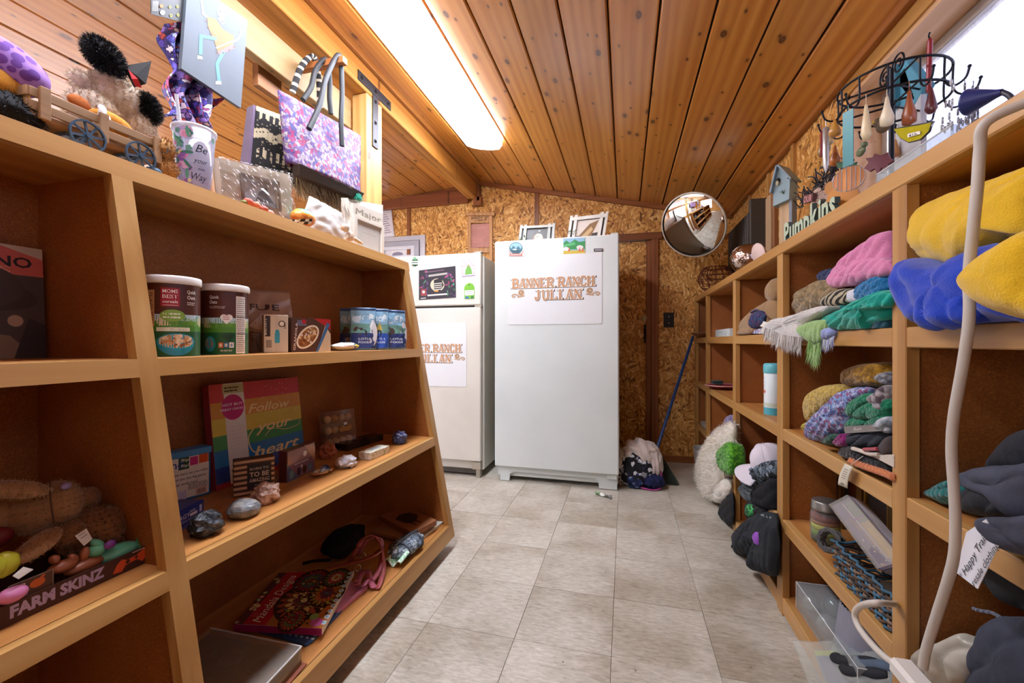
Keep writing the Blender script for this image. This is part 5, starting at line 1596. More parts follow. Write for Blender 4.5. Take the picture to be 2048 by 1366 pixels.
p = Print(); rr = random.Random(12)
for _ in range(46):
  x, y = rr.choice([rr.uniform(-.045, -.012), rr.uniform(-.045, .045)]), rr.uniform(.012, .14)
  if x > -.008 and y < .105: continue
  s_ = rr.uniform(.004,.010); cc = rr.choice(['#8a5aa8','#c05a98','#d88ab0','#6a9a8a','#4a7a78','#b8a0d0','#d8c890','#7a4a9a','#e0a8c8'])
  for k in range(5): p.disc(x + s_ * .6 * math.cos(k * 1.26),y + s_ * .6 * math.sin(k * 1.26),s_ * .55,cc,8)
for k in range(10):
  x,y = rr.uniform(-.045,-.01),rr.uniform(.02,.135); p.disc(x,y,.014,rr.choice(['#3f7a6a','#5a9a80','#86b8a8']),10,.004,rr.uniform(0,3))
k_ = '#2a2a30'
p.text('Be',.002,.088,.020,k_,.026,'l',0,.35); p.text('your',-.002,.062,.013,k_,.032,'l',0,.35); p.text('own',.008,.045,.008,k_,.016,'l',0,.35); p.text('Way',-.006,.020,.018,k_,.036,'l',0,.35)
p.sliced(.006).put(tmap, 'floral_print', r, paint(.3))
# framed print wrapped in cellophane
XF = -1.105
q = [onX(*s_, XF) for s_ in ((440, 415), (582, 452), (574, 350), (430, 316))]
u = (q[1] - q[0]); up = (q[3] - q[0])
r = wroot('cellophane_wrapped_frame','taupe picture frame wrapped in shiny streaked cellophane beside the tumbler','picture frame',q[0])
def bil(Q4, a, c_): return Q4[0].lerp(Q4[1], a).lerp(Q4[3].lerp(Q4[2], a), c_)
def rim(mb, Q4, a0, c0, a1, c1, wa, wc, th, out_=Vec((1, 0, 0)), colr=None):
  """four raised bars around a rectangle in the quad's own coordinates"""
  for (s0,t0,s1,t1) in ((a0,c0,a1,c0 + wc),(a0,c1 - wc,a1,c1),(a0,c0 + wc,a0 + wa,c1 - wc),(a1 - wa,c0 + wc,a1,c1 - wc)):
    z = [bil(Q4, s0, t0), bil(Q4, s1, t0), bil(Q4, s1, t1), bil(Q4, s0, t1)]
    qslab(mb, [k + out_ * th for k in z], th, -out_, colr)
b = MB(); qslab(b, q, .008, (-1, 0, 0)); b.build('backing', plain('#9a8c7c', .5), r)
b = MB(); rim(b, q, 0, 0, 1, 1, .24, .26, .012); b.build('frame_border', plain('#a89884', .45, 0, .08), r)
b = MB(); rim(b, q, .24, .22, .80, .80, .03, .04, .016); b.build('inner_border', plain('#6a5648', .4), r)
b = MB(); qslab(b,[bil(q,s_,t_) + Vec((.003,0,0)) for s_,t_ in ((.27,.2),(.8,.2),(.8,.8),(.27,.8))],.002,(-1,0,0)); o2 = b.build('picture',plain('#a8b0b8',.4,0,.1),r)
p = Print(); p.poly([(.45,.3),(.52,.52),(.6,.6),(.66,.48),(.76,.3)],'#4a4c54'); p.poly([(.28,.2),(.8,.2),(.8,.36),(.28,.3)],'#8a929c'); p.disc(.62,.58,.03,'#3a3c44',8,.05)
p.put(lambda a, c_, l: bil(q, a, c_) + Vec((.0042 + l, 0, 0)), 'picture_print', o2, MATP)
b = MB(); rr = random.Random(5)
b.sheet(lambda a,v: bil(q,-.02 + 1.04 * a,-.02 + 1.04 * v) + Vec((.018 + .004 * noise.noise(Vec((a * 6,v * 9,1))) + .004 * noise.noise(Vec((a * 22 + v * 14,v * 5,3))),0,0)),50,36,.0003)
b.build('cellophane', glassy('cellophane_film', '#ffffff', .04, .03), r)
b = MB()
for _ in range(90):
  a, v_ = rr.uniform(.02, .98), rr.uniform(.02, .98); l_ = rr.uniform(.02, .06)
  p0 = bil(q, a, v_) + Vec((.022, 0, 0)); p1 = bil(q, a + l_ * .7, v_ - l_ * 1.3) + Vec((.022, 0, 0))
  b.tube([p0, p0.lerp(p1, .5) + Vec((.001, 0, .001)), p1], [.0003, .0009, .0003], 4)
o = b.build('cellophane_glints', plain('#e8e8ea', .15), r); o['kind'] = 'stuff'  # white strands stand in for glints on the clear film
b = MB(); qslab(b,[onX(*s_,XF - .012) for s_ in ((432,395),(438,395),(430,325),(424,325))],.01,(-1,0,0)); b.thing('thin_card_frame',plain('#c8a884',.6),'edge of a thin tan card frame between tumbler and wrapped frame','picture frame')
# small floral clay piece and painted pumpkin
b = MB()
for k,(x,y,rx) in enumerate(((497,404,.013),(512,410,.012),(527,418,.012),(540,426,.010),(488,405,.009))):
  b.ell(onX(x,y,-1.062),(rx,rx * 1.1,rx * .8),None,lumpy(.25,3,k),14,8,['#c8604c','#d07858','#b8584a','#d89080','#7a7a3a'][k])
b.thing('clay_flowers', MATP, 'row of small coral clay flowers lying before the wrapped frame', 'ornament')
c_ = onX(606, 436, -1.055); c_.z = max(c_.z, ZT + .026)
b = MB(); b.ell(c_,(.034,.046,.030),None,lambda d: -.05 * abs(math.sin(4 * math.atan2(d.y,d.x))),40,20,None,
        lambda d: '#4fa58c' if d.z > .42 and abs(d.y - .05) < .62 else ('#d9a23c' if d.z > .3 else ('#d0752c' if (math.sin(d.y * 9 + d.z * 4) > -.2) else '#e09a4a')))
o = b.thing('painted_pumpkin',paint(.35),'small painted pumpkin with teal patch and black-white check band','ornament')
p = Print()
for i in range(6):
  for j in range(2): p.rect(590 + i * 5.5,438 + j * 5,595.5 + i * 5.5,443 + j * 5,'#1c1816' if (i + j) % 2 else '#efe8dc')
p.put(lambda x,y,l: (lambda a: Vec((c_.x + .0335 * math.sqrt(max(.05,1 - ((a.y - c_.y) / .05) ** 2 - ((a.z - c_.z) / .04) ** 2)) + .001 + l,a.y,a.z)))(onX(x,y,-1.024)),'check_band',o,MATP)
# white plastic parcel, grey box, little plush horse, frame with word
b = MB(); q5 = [onX(*s_, -1.13) for s_ in ((590, 470), (700, 500), (690, 430), (620, 392))]
b.sheet(lambda a,v: bil(q5,a,v) + Vec((.012 * math.sin(PI * a) * math.sin(PI * v) + .006 * noise.noise(Vec((a * 7,v * 9,2))),0,.003 * noise.noise(Vec((a * 9,v * 4,7))))),26,18,.004)
o = b.thing('white_plastic_parcel',plain('#c4c4c2',.25,0,.04),'crinkled white plastic wrapped parcel leaning behind the painted pumpkin','parcel')
b = MB(); qslab(b,[onX(*s_,-1.2) for s_ in ((700,520),(764,520),(766,410),(696,399))],.03,(-1,0,0)); b.thing('grey_white_box',plain('#cfcbc2',.6,0,.05),'plain pale grey box standing against the wooden post','box')
q = [onX(*s_, -1.10) for s_ in ((706, 492), (765, 515), (766, 428), (706, 405))]
r = wroot('worded_picture_frame','off-white picture frame with raised word above the picture, at the end of the bookcase top','picture frame',q[0])
b = MB(); qslab(b, q, .012, (-1, 0, 0)); o2 = b.build('frame_back', plain('#c6c0b2', .5, 0, .03), r)
b = MB(); rim(b,q,.0,.0,1,.72,.09,.07,.008); b.build('frame_border',plain('#cfc9bc',.45,0,.03),r)
p = Print(); p.text('Major',.08,.77,.15,'#8a7c6a',.84,'l',0); p.rect(.1,.07,.9,.66,'#b8b8b2'); p.line([(.3,.5),(.7,.45)],.012,'#b8a8a0'); p.line([(.3,.3),(.6,.27)],.012,'#c0b0b8'); p.rect(.28,.4,.74,.42,'#a8a49c')
p.put(lambda a, c_, l: bil(q, a, c_) + Vec((.0008 + l, 0, 0)), 'frame_print', o2, MATP)
hs = lambda x, y, X=-1.06: onX(x, y, X)
r = plush('plush_lamb', 'small floppy cream plush animal with dangling legs and long white mane',
      [(hs(690,455),(.016,.02,.015),None),(hs(700,472),(.014,.018,.02),None),limb(hs(703,474),hs(726,488),.008,.007),limb(hs(694,470),hs(690,480),.008,.007)],fleece('#d8cab8',.95),'plush toy',300,.004,['#d8cab8','#e8dccc'],41)
b = MB(); rr = random.Random(2)
b.hairs([(hs(682 + rr.uniform(0,14),395 + rr.uniform(0,22),-1.065),(.2,.15,-1)) for _ in range(420)],.055,.001,['#e4dccc','#d0c6b4','#f0eae0'],.18,rr)
h_ = b.build('mane', paint(.8), r); h_['kind'] = 'stuff'
# ------------------------------------------------------------------ pegboard plank with hanging things
r = setting('trim_5')
b = MB(); b.span((-1.395, -1.4, 2.045), (-1.355, 1.893, 2.192), .003); b.build('peg_plank', PALE, r)
pegp = onX(640, 131, -1.26)
pg = wroot('coat_peg','square reddish wooden peg on the plank carrying the tote bags','peg',(-1.355,pegp.y,pegp.z))
b = MB(); M_ = TR((-1.355,pegp.y,pegp.z),RM(0,.0,0)); b.box((.11,0,0),(.22,.028,.028),M_,None,.002); b.build('peg_bar',wood('peg_wood','#8a5028','#a86838','#bb8050','x',.5),pg)
b = MB(); c_ = onX(725,255,-1.33); b.span((c_.x - .012,c_.y - .012,c_.z - .04),(c_.x + .02,c_.y + .012,c_.z + .05),.002); b.thing('wooden_clip',wood('clip_wood','#a87c44','#c0945a','#d0a86c','z',.5),'small wooden peg block fixed beside the post under the plank','peg')
b = MB(); c_ = onX(537,165,-1.42); b.span((c_.x - .02,c_.y - .06,c_.z - .045),(c_.x + .01,c_.y + .06,c_.z + .045),.002); o = b.thing('hanging_wood_block',wood('block_wood','#7a4a24','#935e32','#a87040','y',.5),'short brown wooden block hanging under the pale plank','block')
# skeleton painting board
XS = -1.19
qs = [onX(*s_, XS) for s_ in ((363, 137), (482, 216), (495, 40), (376, -42))]
b = MB(); qslab(b, qs, .012, (-1, 0, 0))
o = b.thing('dancing_skeleton_board',plain('#4c545e',.6,0,.06),'grey-blue painted board of a dancing skeleton in a fringed poncho','painting')
p = Print(); bone = '#aaa294'; teal = '#4c808c'
p.poly([(414,33),(432,38),(445,58),(468,72),(466,88),(435,104),(428,80),(416,55)],'#86602f'); p.poly([(434,104),(466,88),(470,96),(440,110)],'#985e5c'); p.line([(418,45),(440,82),(466,82)],2,'#b0663c'); p.line([(432,96),(466,82)],2.5,'#7ab0a8'); p.disc(440,60,2.5,'#b8663c',8)
p.line([(432, 78), (402, 72), (401, 108)], 7, teal); p.line([(447, 104), (434, 128), (438, 162)], 7, teal)
p.poly([(395,110),(404,113),(406,119),(394,118)],bone); p.poly([(431,162),(442,162),(443,169),(431,169)],bone)
p.line([(414, 34), (406, 28), (403, 2)], 4, bone); p.line([(466, 84), (476, 78), (482, 66)], 4, bone)
for dx_ in (-4,-1,2,5): p.line([(482,68),(484 + dx_,60)],1.6,bone); p.line([(403,4),(402 + dx_,-4)],1.6,bone)
p.disc(444,22,10.5,bone,20,13); p.poly([(438,30),(449,32),(447,42),(440,40)],bone); p.disc(440.5,23,3,'#4a4c54',10,3.5); p.disc(448.5,24,3,'#4a4c54',10,3.5); p.poly([(444,28),(446,31),(443,31)],'#4a4c54'); p.line([(440,35),(448,37)],1.2,'#6a6a6e')
p.line([(436, 36), (444, 48), (450, 44)], 2.5, bone)
for x,y in ((434,105),(446,106),(458,100),(468,94),(412,42),(416,55),(422,68)): p.disc(x,y,2,'#5a3a30',7)
p.put(lambda x, y, l: onX(x, y, XS + .0005) + Vec((l, 0, 0)), 'skeleton_picture', o, paint(.6))
# patterned scarf and black header card
q6 = [onX(*s_, -1.235) for s_ in ((345, 245), (405, 245), (405, 40), (330, 40))]
b = MB()
def scarf(a, v):
  wv_ = .02 * math.sin(a * 17 + 1.5 * math.sin(v * 5)) + .012 * noise.noise(Vec((a * 6, v * 6, 3)))
  p0 = bil(q6, a, v)
  sp = (1 - v) ** 2 * .03
  return p0 + Vec((wv_,(a - .5) * sp * 2 + .012 * math.sin(v * 14 + a * 3),.006 * math.sin(a * 12) * (1 - v)))
b.sheet(scarf, 46, 40, .003)
q7 = [onX(*s_, -1.21) for s_ in ((395, 238), (412, 240), (446, 200), (395, 165))]
b.sheet(lambda a,v: bil(q7,a,v) + Vec((.012 * math.sin(a * 10 + v * 4),0,.01 * math.sin(a * 7))),18,14,.003)
b.thing('rose_print_scarf',pattern(['#3a3a86','#5a4aa8','#8c6ab8','#c8584a','#e8dce4','#2a2a5c','#7a86c8','#b04a7a','#c4b0dc','#4a3a78'],66,.6,'#241f4a',.9),'hanging purple, blue and red rose-print scarf','scarf')
b = MB(); q8 = [onX(*s_, -1.20) for s_ in ((302, 28), (368, 45), (372, 2), (372, -40), (302, -30))]
b.add(q8 + [p_ + Vec((-.002,0,0)) for p_ in q8],[(0,1,2,3,4),(9,8,7,6,5)] + [(i,5 + i,5 + (i + 1) % 5,(i + 1) % 5) for i in range(5)])
o = b.thing('black_hang_card',plain('#1c1c20',.4),'black scalloped retail card with small yellow symbols above the scarf','card')
p = Print()
for x,y in ((340,14),(355,13),(342,31),(356,30)): p.disc(x,y,2.6,'#c8c83a',8,3.2); p.disc(x,y,1.5,'#1c1c20',8,2)
p.disc(325, 25, 5, '#b8b4b0', 12); p.disc(323, 12, 4, '#a8622c', 12)
for k in range(6): p.line([(306 + k * 2, 2), (305 + k * 2, 22)], .7, '#a8a8a8')
p.put(lambda x, y, l: onX(x, y, -1.1985) + Vec((l, 0, 0)), 'card_print', o, MATP)
# floral tote on the peg
XTB = -1.20
TQ = [onX(*s_, XTB) for s_ in ((572, 325), (720, 390), (721, 272), (557, 180))]
r = wroot('floral_tote_bag','pink and purple floral tote with dark leather handles hanging on the peg','bag',(TQ[0] + TQ[1]) / 2)
FLORAL = pattern(['#942650','#9a8a92','#583c74','#8e8090','#454476','#a0968f','#862e5c','#7c6c8e','#968878','#4c3064','#9a3e5c','#92888c'],74,.55,'#5a4878',.7,.1)
b = MB()
b.sheet(lambda a,v: bil(TQ,a,v) + Vec((.028 * math.sin(PI * a) ** .6 * (1.15 - v) + .004 * noise.noise(Vec((a * 5,v * 5,0))),0,0)),24,18,.003)
b.sheet(lambda a,v: bil(TQ,a,v) + Vec((-.03 * math.sin(PI * a) ** .6 * (1.15 - v) - .004,0,0)),24,18,.003)
b.build('bag_body', FLORAL, r)
b = MB(); qslab(b,[bil(TQ,.08,.0) + Vec((.030,0,.004)),bil(TQ,.99,.0) + Vec((.026,0,.004)),bil(TQ,.97,0) + Vec((.012,0,-.026)),bil(TQ,.12,0) + Vec((.012,0,-.03))],.034,(-1,0,0)); b.build('base_panel',plain('#33261f',.5),r)
pz = Vec((-1.17, pegp.y, pegp.z + .016))
HM = plain('#15161a', .6, 0, .1)
for (x0_,y0_),(x1_,y1_),X_ in (((618,258),(684,292),XTB + .035),((606,200),(662,228),XTB - .03)):
  a, e = onX(x0_, y0_, X_), onX(x1_, y1_, X_)
  tp = Vec((X_, pz.y, pz.z + (.012 if X_ > XTB else .004)))
  mid1, mid2 = a.lerp(tp, .62) + Vec((0, -.012, .01)), e.lerp(tp, .62) + Vec((0, .012, .01))
  b = MB(); b.tube(spath([a,a.lerp(tp,.3) + Vec((.004,0,0)),mid1,tp,mid2,e.lerp(tp,.3),e],7),.0105,10); b.build('handle',HM,r)
b = MB(); rr = random.Random(8); tp = onX(716, 392, XTB + .02)
b.hairs([(tp + Vec((rr.uniform(-.01,.01),rr.uniform(-.015,.012),rr.uniform(-.005,.012))),(.2,0,-1)) for _ in range(240)],.028,.001,['#1f9a80','#38b89c','#168068'],.55,rr)
h_ = b.build('teal_tassel', paint(.7), r); h_['kind'] = 'stuff'
# woven black and cream bag behind it
XW = -1.285
WQ = [onX(*s_, XW) for s_ in ((500, 345), (700, 420), (705, 290), (512, 212))]
r = wroot('woven_fringed_bag','black and cream woven bag with purple side and long cream fringe behind the floral tote','bag',(WQ[0] + WQ[1]) / 2)
def wcol(a, v):
  if v > .93 or v < .05: return '#b4a686'
  zz_ = v * 7 + .35 * abs(((a * 14) % 2) - 1)
  k_ = int(zz_) % 4; n_ = noise.noise(Vec((a * 40, v * 60, 2)))
  if k_ == 0: return '#b8aa8c' if n_ > -.35 else '#1c191a'
  if k_ == 2: return '#b8aa8c' if (int(a * 40) % 2 and n_ > -.2) else '#1a1718'
  return '#161314' if n_ < .42 else '#8a7e68'
b = MB(); b.sheet(lambda a,v: bil(WQ,a,v) + Vec((.012 * math.sin(PI * a) + .003 * math.sin(a * 160) * .3,0,0)),110,56,.006,None,wcol); b.build('bag_body',paint(.9,.6,220),r)
b = MB(); qslab(b,[WQ[0] + Vec((-.0,0,-.0)),WQ[0] + Vec((-.05,.01,.0)),WQ[3] + Vec((-.04,.01,.0)),WQ[3]],.01,(0,-1,0)); b.build('purple_side',fleece('#6f5a78',.9),r)
b = MB(); rr = random.Random(4)
b.hairs([(bil(WQ,a_,.20 - .1 * a_) + Vec((.03 + rr.uniform(-.006,.012),0,rr.uniform(-.01,.012))),(.1,.08,-1)) for a_ in [rr.uniform(.3,1.02) for _ in range(2200)]],.088,.0017,['#b8a684','#cbbb98','#9c8a68','#d8cbb0','#5a4c40'],.22,rr)
h_ = b.build('fringe', paint(.9), r); h_['kind'] = 'stuff'
b = MB()
a, e = onX(585, 185, XW), onX(640, 215, XW); tp = Vec((XW, pz.y - .01, pz.z + .02))
pp = spath([a, a.lerp(tp, .5) + Vec((0, -.012, .02)), tp, e.lerp(tp, .5) + Vec((0, .012, .02)), e], 10)
for i,(s_,t_) in enumerate(zip(pp,pp[1:])): b.tube([s_,t_],.012,8,False,True,'#1c1a1c' if i % 3 else '#b8ac98',.5)
b.build('strap', paint(.9, .5, 220), r)
# ================================================================== FREEZER, REFRIGERATOR AND THE BACK WALL
ENAM = NT('white_enamel'); v = ENAM.coords((1, 1, 1), False)
vo = ENAM.n('TexVoronoi'); vo.inputs['Scale'].default_value = 9; ENAM.l(v, vo.inputs['Vector'])
gs = ENAM.n('SeparateColor'); ENAM.l(vo.outputs['Color'], gs.inputs[0])
gg = ENAM.n('Math', operation='GREATER_THAN', i1=.62); ENAM.l(gs.outputs[0], gg.inputs[0])
sp = ENAM.ramp(vo.outputs['Distance'], [(.018, (1, 1, 1)), (.03, (0, 0, 0))])
mm = ENAM.n('Math', operation='MULTIPLY'); ENAM.l(sp, mm.inputs[0]); ENAM.l(gg.outputs[0], mm.inputs[1])
ENAM.bump(ENAM.noise(v, 600, 2), .05, .0006)
ENAM = ENAM.out(ENAM.mix(mm.outputs[0],ENAM.ramp(ENAM.noise(v,2.5,4),[(.3,'#c6cecc'),(.7,'#d0d8d6')]),'#8a8580'),.34)
ALMD = NT('almond_enamel'); v = ALMD.coords((1, 1, 1), False)
ALMD = ALMD.out(ALMD.ramp(ALMD.noise(v, 3, 4), [(.3, '#c8c6ba'), (.7, '#d2d0c6')]), .36)
GREYM = plain('#6a675e', .5, .3, .1)
FX0, FX1, FY, FZ = -.862, -.037, 2.78, 1.640
r = wroot('upright_freezer','tall plain white upright freezer standing against the back wall','freezer',((FX0 + FX1) / 2,3.12,0))
b = MB(); b.span((FX0 + .006,FY + .05,.03),(FX1 - .006,3.46,FZ - .012),.006); b.build('cabinet',ENAM,r)
b = MB(); b.span((FX0, FY, .105), (FX1, FY + .044, FZ), .007); b.build('door', ENAM, r)
b = MB(); b.span((FX0 + .012,FY + .042,.11),(FX1 - .012,FY + .052,FZ - .01)); b.build('door_gasket',plain('#a8a8a4',.7),r)
b = MB()
pr_ = [(FX0 + .03,.004),(FX0 + .095,.004),(FX0 + .10,.05),(FX0 + .125,.068),(FX1 - .155,.068),(FX1 - .13,.05),(FX1 - .125,.004),(FX1 - .012,.004),(FX1 - .012,.102),(FX0 + .03,.102)]
b.prism(pr_, .02, Matrix(((1, 0, 0, 0), (0, 0, 1, FY + .03), (0, 1, 0, 0), (0, 0, 0, 1))))
b.build('plinth', ENAM, r)
b = MB(); b.span((FX1 - .075,FY + .012,.075),(FX1 - .012,FY + .032,.105),.002); b.build('hinge_cover',ENAM,r); b = MB(); b.span((FX1 - .05,FY + .012,FZ),(FX1 - .004,FY + .05,FZ + .012),.003); b.build('hinge_cover',ENAM,r)
for xx in (FX0 + .06, FX1 - .06):
  for yy in (FY + .08, 3.40):
    b = MB(); b.cyl((xx, yy, 0), (xx, yy, .035), .018, None, 12); b.build('foot', DARK, r)
D = lambda x, y, l=0.: onY(x, y, FY - .0008) + Vec((0, -l, 0))
b = MB(); qslab(b,[D(1187,504),D(1207,503),D(1207,496),D(1187,497)],.003,(0,1,0)); o = b.build('maker_badge',plain('#b8b8b8',.3,.6),r)
p = Print(); p.rect(1188,497.5,1206,503,'#2a2a2c'); p.rect(1190,499,1204,501.5,'#a8a8ac'); p.put(lambda x,y,l: D(x,y,.0028 + l),'badge_print',o,GLOSSP)
PW = lambda q: [(x, y) for x, y in q]
SLAB = {
 'B': [('v',.18),('arc',[(.2,.97),(.62,.97),(.8,.86),(.8,.66),(.62,.53),(.25,.53)]),('arc',[(.55,.53),(.84,.44),(.9,.25),(.78,.05),(.2,.03)])],
 'A': [('d', (.1, 0, .46, 1)), ('D', (.9, 0, .5, 1)), ('h', (.28, .32, .72))],
 'N': [('vt', .14), ('D', (.86, .03, .18, .97)), ('vt', .86)],
 'E': [('v',.2),('h',(.2,.965,.82)),('h',(.2,.5,.62)),('h',(.2,.035,.86)),('t',(.84,.82,1)),('t',(.88,0,.2))],
 'R': [('v',.18),('arc',[(.2,.97),(.64,.97),(.82,.84),(.82,.64),(.64,.5),(.25,.5)]),('D',(.9,0,.5,.5))],
 'C': [('arc',[(.84,.74),(.74,.94),(.5,1.),(.26,.9),(.15,.62),(.15,.36),(.28,.09),(.52,0),(.76,.07),(.86,.28)])],
 'H': [('v', .17), ('v', .83), ('h', (.2, .5, .8))],
 'J': [('v2', .62), ('arc', [(.62, .3), (.58, .08), (.4, 0), (.22, .08), (.18, .26)])],
 'U': [('arc',[(.18,1),(.18,.3),(.3,.06),(.5,0),(.7,.06),(.82,.3),(.82,1)]),('s',(.18,1)),('s',(.82,1))],
 'L': [('v', .25), ('h', (.25, .035, .85)), ('t', (.86, 0, .25))],
 'I': [('v', .5)],
}
def slab(p, s, x, y, h, w, hx, grow=0., mapxy=lambda a, c_: (a, c_)):
  """slab-serif wood-type lettering as filled strokes"""
  cx = x
  T_ = .20 * h + grow; t_ = .10 * h + grow; sf = .085 * h + grow
  L = lambda pts, wd: p.line([mapxy(*q) for q in pts], wd, hx)
  for ch in s:
    if ch == ' ': cx += w * .55; continue
    if ch == 'I': ww = w * .6
    else: ww = w * .92
    f = lambda a, c_: (cx + a * ww, y + c_ * h)
    ser = lambda a,c_: L([(f(a,c_)[0] - .15 * h - grow,f(a,c_)[1]),(f(a,c_)[0] + .15 * h + grow,f(a,c_)[1])],sf)
    for k, d in SLAB[ch]:
      if k == 'v': L([f(d,-.0),f(d,1)],T_); ser(d,.03); ser(d,.97); L([(f(d,.5)[0] - .14 * h,f(d,.5)[1]),(f(d,.5)[0] + .14 * h,f(d,.5)[1])],sf * .8)
      elif k == 'v2': L([f(d, .25), f(d, 1)], T_); ser(d, .97)
      elif k == 'vt': L([f(d, 0), f(d, 1)], t_); ser(d, .03); ser(d, .97)
      elif k == 'd': L([f(d[0], d[1]), f(d[2], d[3])], t_); ser(d[0], .03)
      elif k == 'D': L([f(d[0],d[1]),f(d[2],d[3])],T_); ser(d[0],.03 if ch != 'N' else .97) if ch in 'AR' else None
      elif k == 'h': L([f(d[0], d[1]), f(d[2], d[1])], t_)
      elif k == 't': L([f(d[0], d[1]), f(d[0], d[2])], t_)
      elif k == 's': ser(d[0], .97)
      elif k == 'arc':
        pp = [(q.x, q.y) for q in spath([(*f(*q), 0) for q in d], 5)]
        L(pp, T_ * .85)
    cx += w
  return cx
def swirl(p, x, y, s, hx, wd, flip=1):
  pts = []
  for i in range(34):
    a = i / 33 * 4.2 * PI; rr_ = s * .42 * (1 - i / 40)
    pts.append((x + flip * (rr_ * math.cos(a)), y + rr_ * math.sin(a)))
  p.line(pts, wd, hx)
  p.line([(q.x,q.y) for q in spath([(x + flip * s * .4,y - .1 * s,0),(x - flip * s * .1,y - s * .55,0),(x - flip * s * .8,y - s * .2,0),(x - flip * s * 1.3,y - s * .35,0),(x - flip * s * 1.1,y - s * .62,0),(x - flip * s * .85,y - s * .45,0)],6)],wd * 1.2,hx)
  p.line([(x + flip * s * .55, y - s * .45), (x - flip * s * .5, y - s * .62)], wd * .8, hx)
def ranch_sign(name, label, A, B, zbot, ztop, ysurf):
  """white magnetic sheet with two lines of wood-type letters; A,B = x of left and right edge"""
  w_ = B - A; h = ztop - zbot
  M = frame((A, ysurf, zbot), (1, 0, 0), (0, 0, 1))
  b = MB(); rr_ = .012
  pts = [(w_,h),(0,h)] + [(rr_ - rr_ * math.cos(a),rr_ - rr_ * math.sin(a)) for a in (0,.5,1.07,PI / 2)] + [(w_ - rr_ + rr_ * math.sin(a),rr_ - rr_ * math.cos(a)) for a in (0,.5,1.07,PI / 2)]
  b.prism(pts, .0022, M)
  o = b.thing(name, plain('#d4d8d9', .3, 0, .015), label, 'sign', 'ranch name signs')
  p = Print()
  S = w_ / .56
  x0, y1 = .027 * S, h * .54
  lw = .0402 * S
  for hx,g,ox,oy in (('#4e3522',.008 * S,.0022 * S,-.0022 * S),('#e8e2d6',.0045 * S,0,0),('#b4835a',0.,0,0)):
    slab(p, 'BANNER RANCH', x0 + ox, y1 + oy, .055 * S, lw * 1.06, hx, g)
    slab(p, 'JULIAN', x0 + .135 * S + ox, y1 - .073 * S + oy, .055 * S, lw * 1.18, hx, g)
  for xx, fl in ((x0 + .055 * S, 1), (x0 + .465 * S, -1)):
    swirl(p,xx,y1 - .030 * S,.042 * S,'#6a4a30',.0065 * S,fl); swirl(p,xx,y1 - .030 * S,.042 * S,'#c9a47c',.0035 * S,fl)
  p.put(M @ Matrix.Translation((0, 0, .0022)), 'lettering', o, paint(.45), .0008)
  return o
a, c_ = onY(1016, 653, FY), onY(1204, 505, FY)
ranch_sign('ranch_sign','white magnetic sheet lettered with the ranch name on the tall freezer door',a.x,c_.x,a.z + .012,c_.z,FY - .0005)
b = MB(); qslab(b,[D(1015,513),D(1049,512),D(1049,483),D(1015,485)],.002,(0,-1,0)); o = b.thing('round_picture_magnet',plain('#d8dcdc',.35,0,.03),'white magnet with round blue landscape and red caption on the freezer','magnet')
p = Print(); p.disc(1032,496.5,13.5,'#32606e',24,12); p.disc(1032,494,11.5,'#86b0c0',22,8); p.poly([(1021,499),(1027,491),(1032,497),(1037,492),(1043,500)],'#3e6a78'); p.disc(1032,503,9,'#2c525e',16,4); p.disc(1030,499,4,'#c8d8dc',10,1.5)
p.rect(1019,507,1045,512.5,'#a86a60'); p.line([(1018,502),(1023,509)],2,'#c07a6a'); p.line([(1047,502),(1042,509)],2,'#c07a6a'); p.line([(1022,510),(1042,509.5)],1,'#e0d0c8')
p.put(lambda x, y, l: D(x, y, .0021 + l), 'magnet_print', o, MATP)
b = MB(); qslab(b,[D(1127,509),D(1170,507),D(1170,475),D(1126,477)],.002,(0,-1,0)); o = b.thing('landscape_magnet',plain('#d8dce0',.35,0,.03),'colourful magnet of green hills and yellow field on the freezer','magnet')
p = Print(); p.poly([(1127,508.5),(1170,506.5),(1170,475.5),(1126.5,477.5)],'#8ab4cc'); p.poly([(1127,500),(1170,498),(1170,482),(1158,484),(1150,479),(1140,486),(1133,481),(1127,486)],'#2f8a4a'); p.poly([(1127,494),(1150,490),(1150,484),(1138,487),(1127,490)],'#56b070'); p.poly([(1127,508.5),(1170,506.5),(1170,500),(1127,502)],'#c8b040'); p.disc(1132,498,6,'#d8d4d8',12,4); p.disc(1160,495,7,'#e0d4d4',12,4.5)
for x in (1136, 1157, 1163): p.poly([(x, 503), (x + 2.5, 494), (x + 5, 503)], '#c0603a')
p.put(lambda x, y, l: D(x, y, .0021 + l), 'magnet_print', o, MATP)
# refrigerator
GX0, GX1, GY, GZ = -1.73, -.962, 2.80, 1.578
r = wroot('refrigerator','almond two-door refrigerator between the bookcase and the tall freezer','refrigerator',((GX0 + GX1) / 2,3.15,0))
b = MB(); b.span((GX0 + .006, GY + .05, .05), (GX1, 3.50, GZ - .015), .006); b.build('cabinet', ALMD, r)
b = MB(); b.span((GX0, GY, 1.212), (GX1 - .008, GY + .045, GZ), .007); o = b.build('freezer_door', ALMD, r)
b = MB(); b.span((GX0, GY, .118), (GX1 - .008, GY + .045, 1.197), .007); b.build('fridge_door', ALMD, r)
b = MB(); b.span((GX0 + .01,GY + .03,1.19),(GX1 - .012,GY + .052,1.22)); b.span((GX0 + .01,GY + .042,.12),(GX1 - .02,GY + .052,GZ - .01)); b.build('door_gasket',plain('#4a4844',.7),r)
b = MB(); b.span((GX0 + .02,GY + .06,.015),(GX1 - .02,GY + .10,.06)); b.build('kick_plate',plain('#4e4a44',.6,.4,.2),r)
b = MB(); b.span((GX0 + .02, GY + .10, .04), (GX1 - .03, GY + .12, .118)); b.build('toe_space', DARK, r)
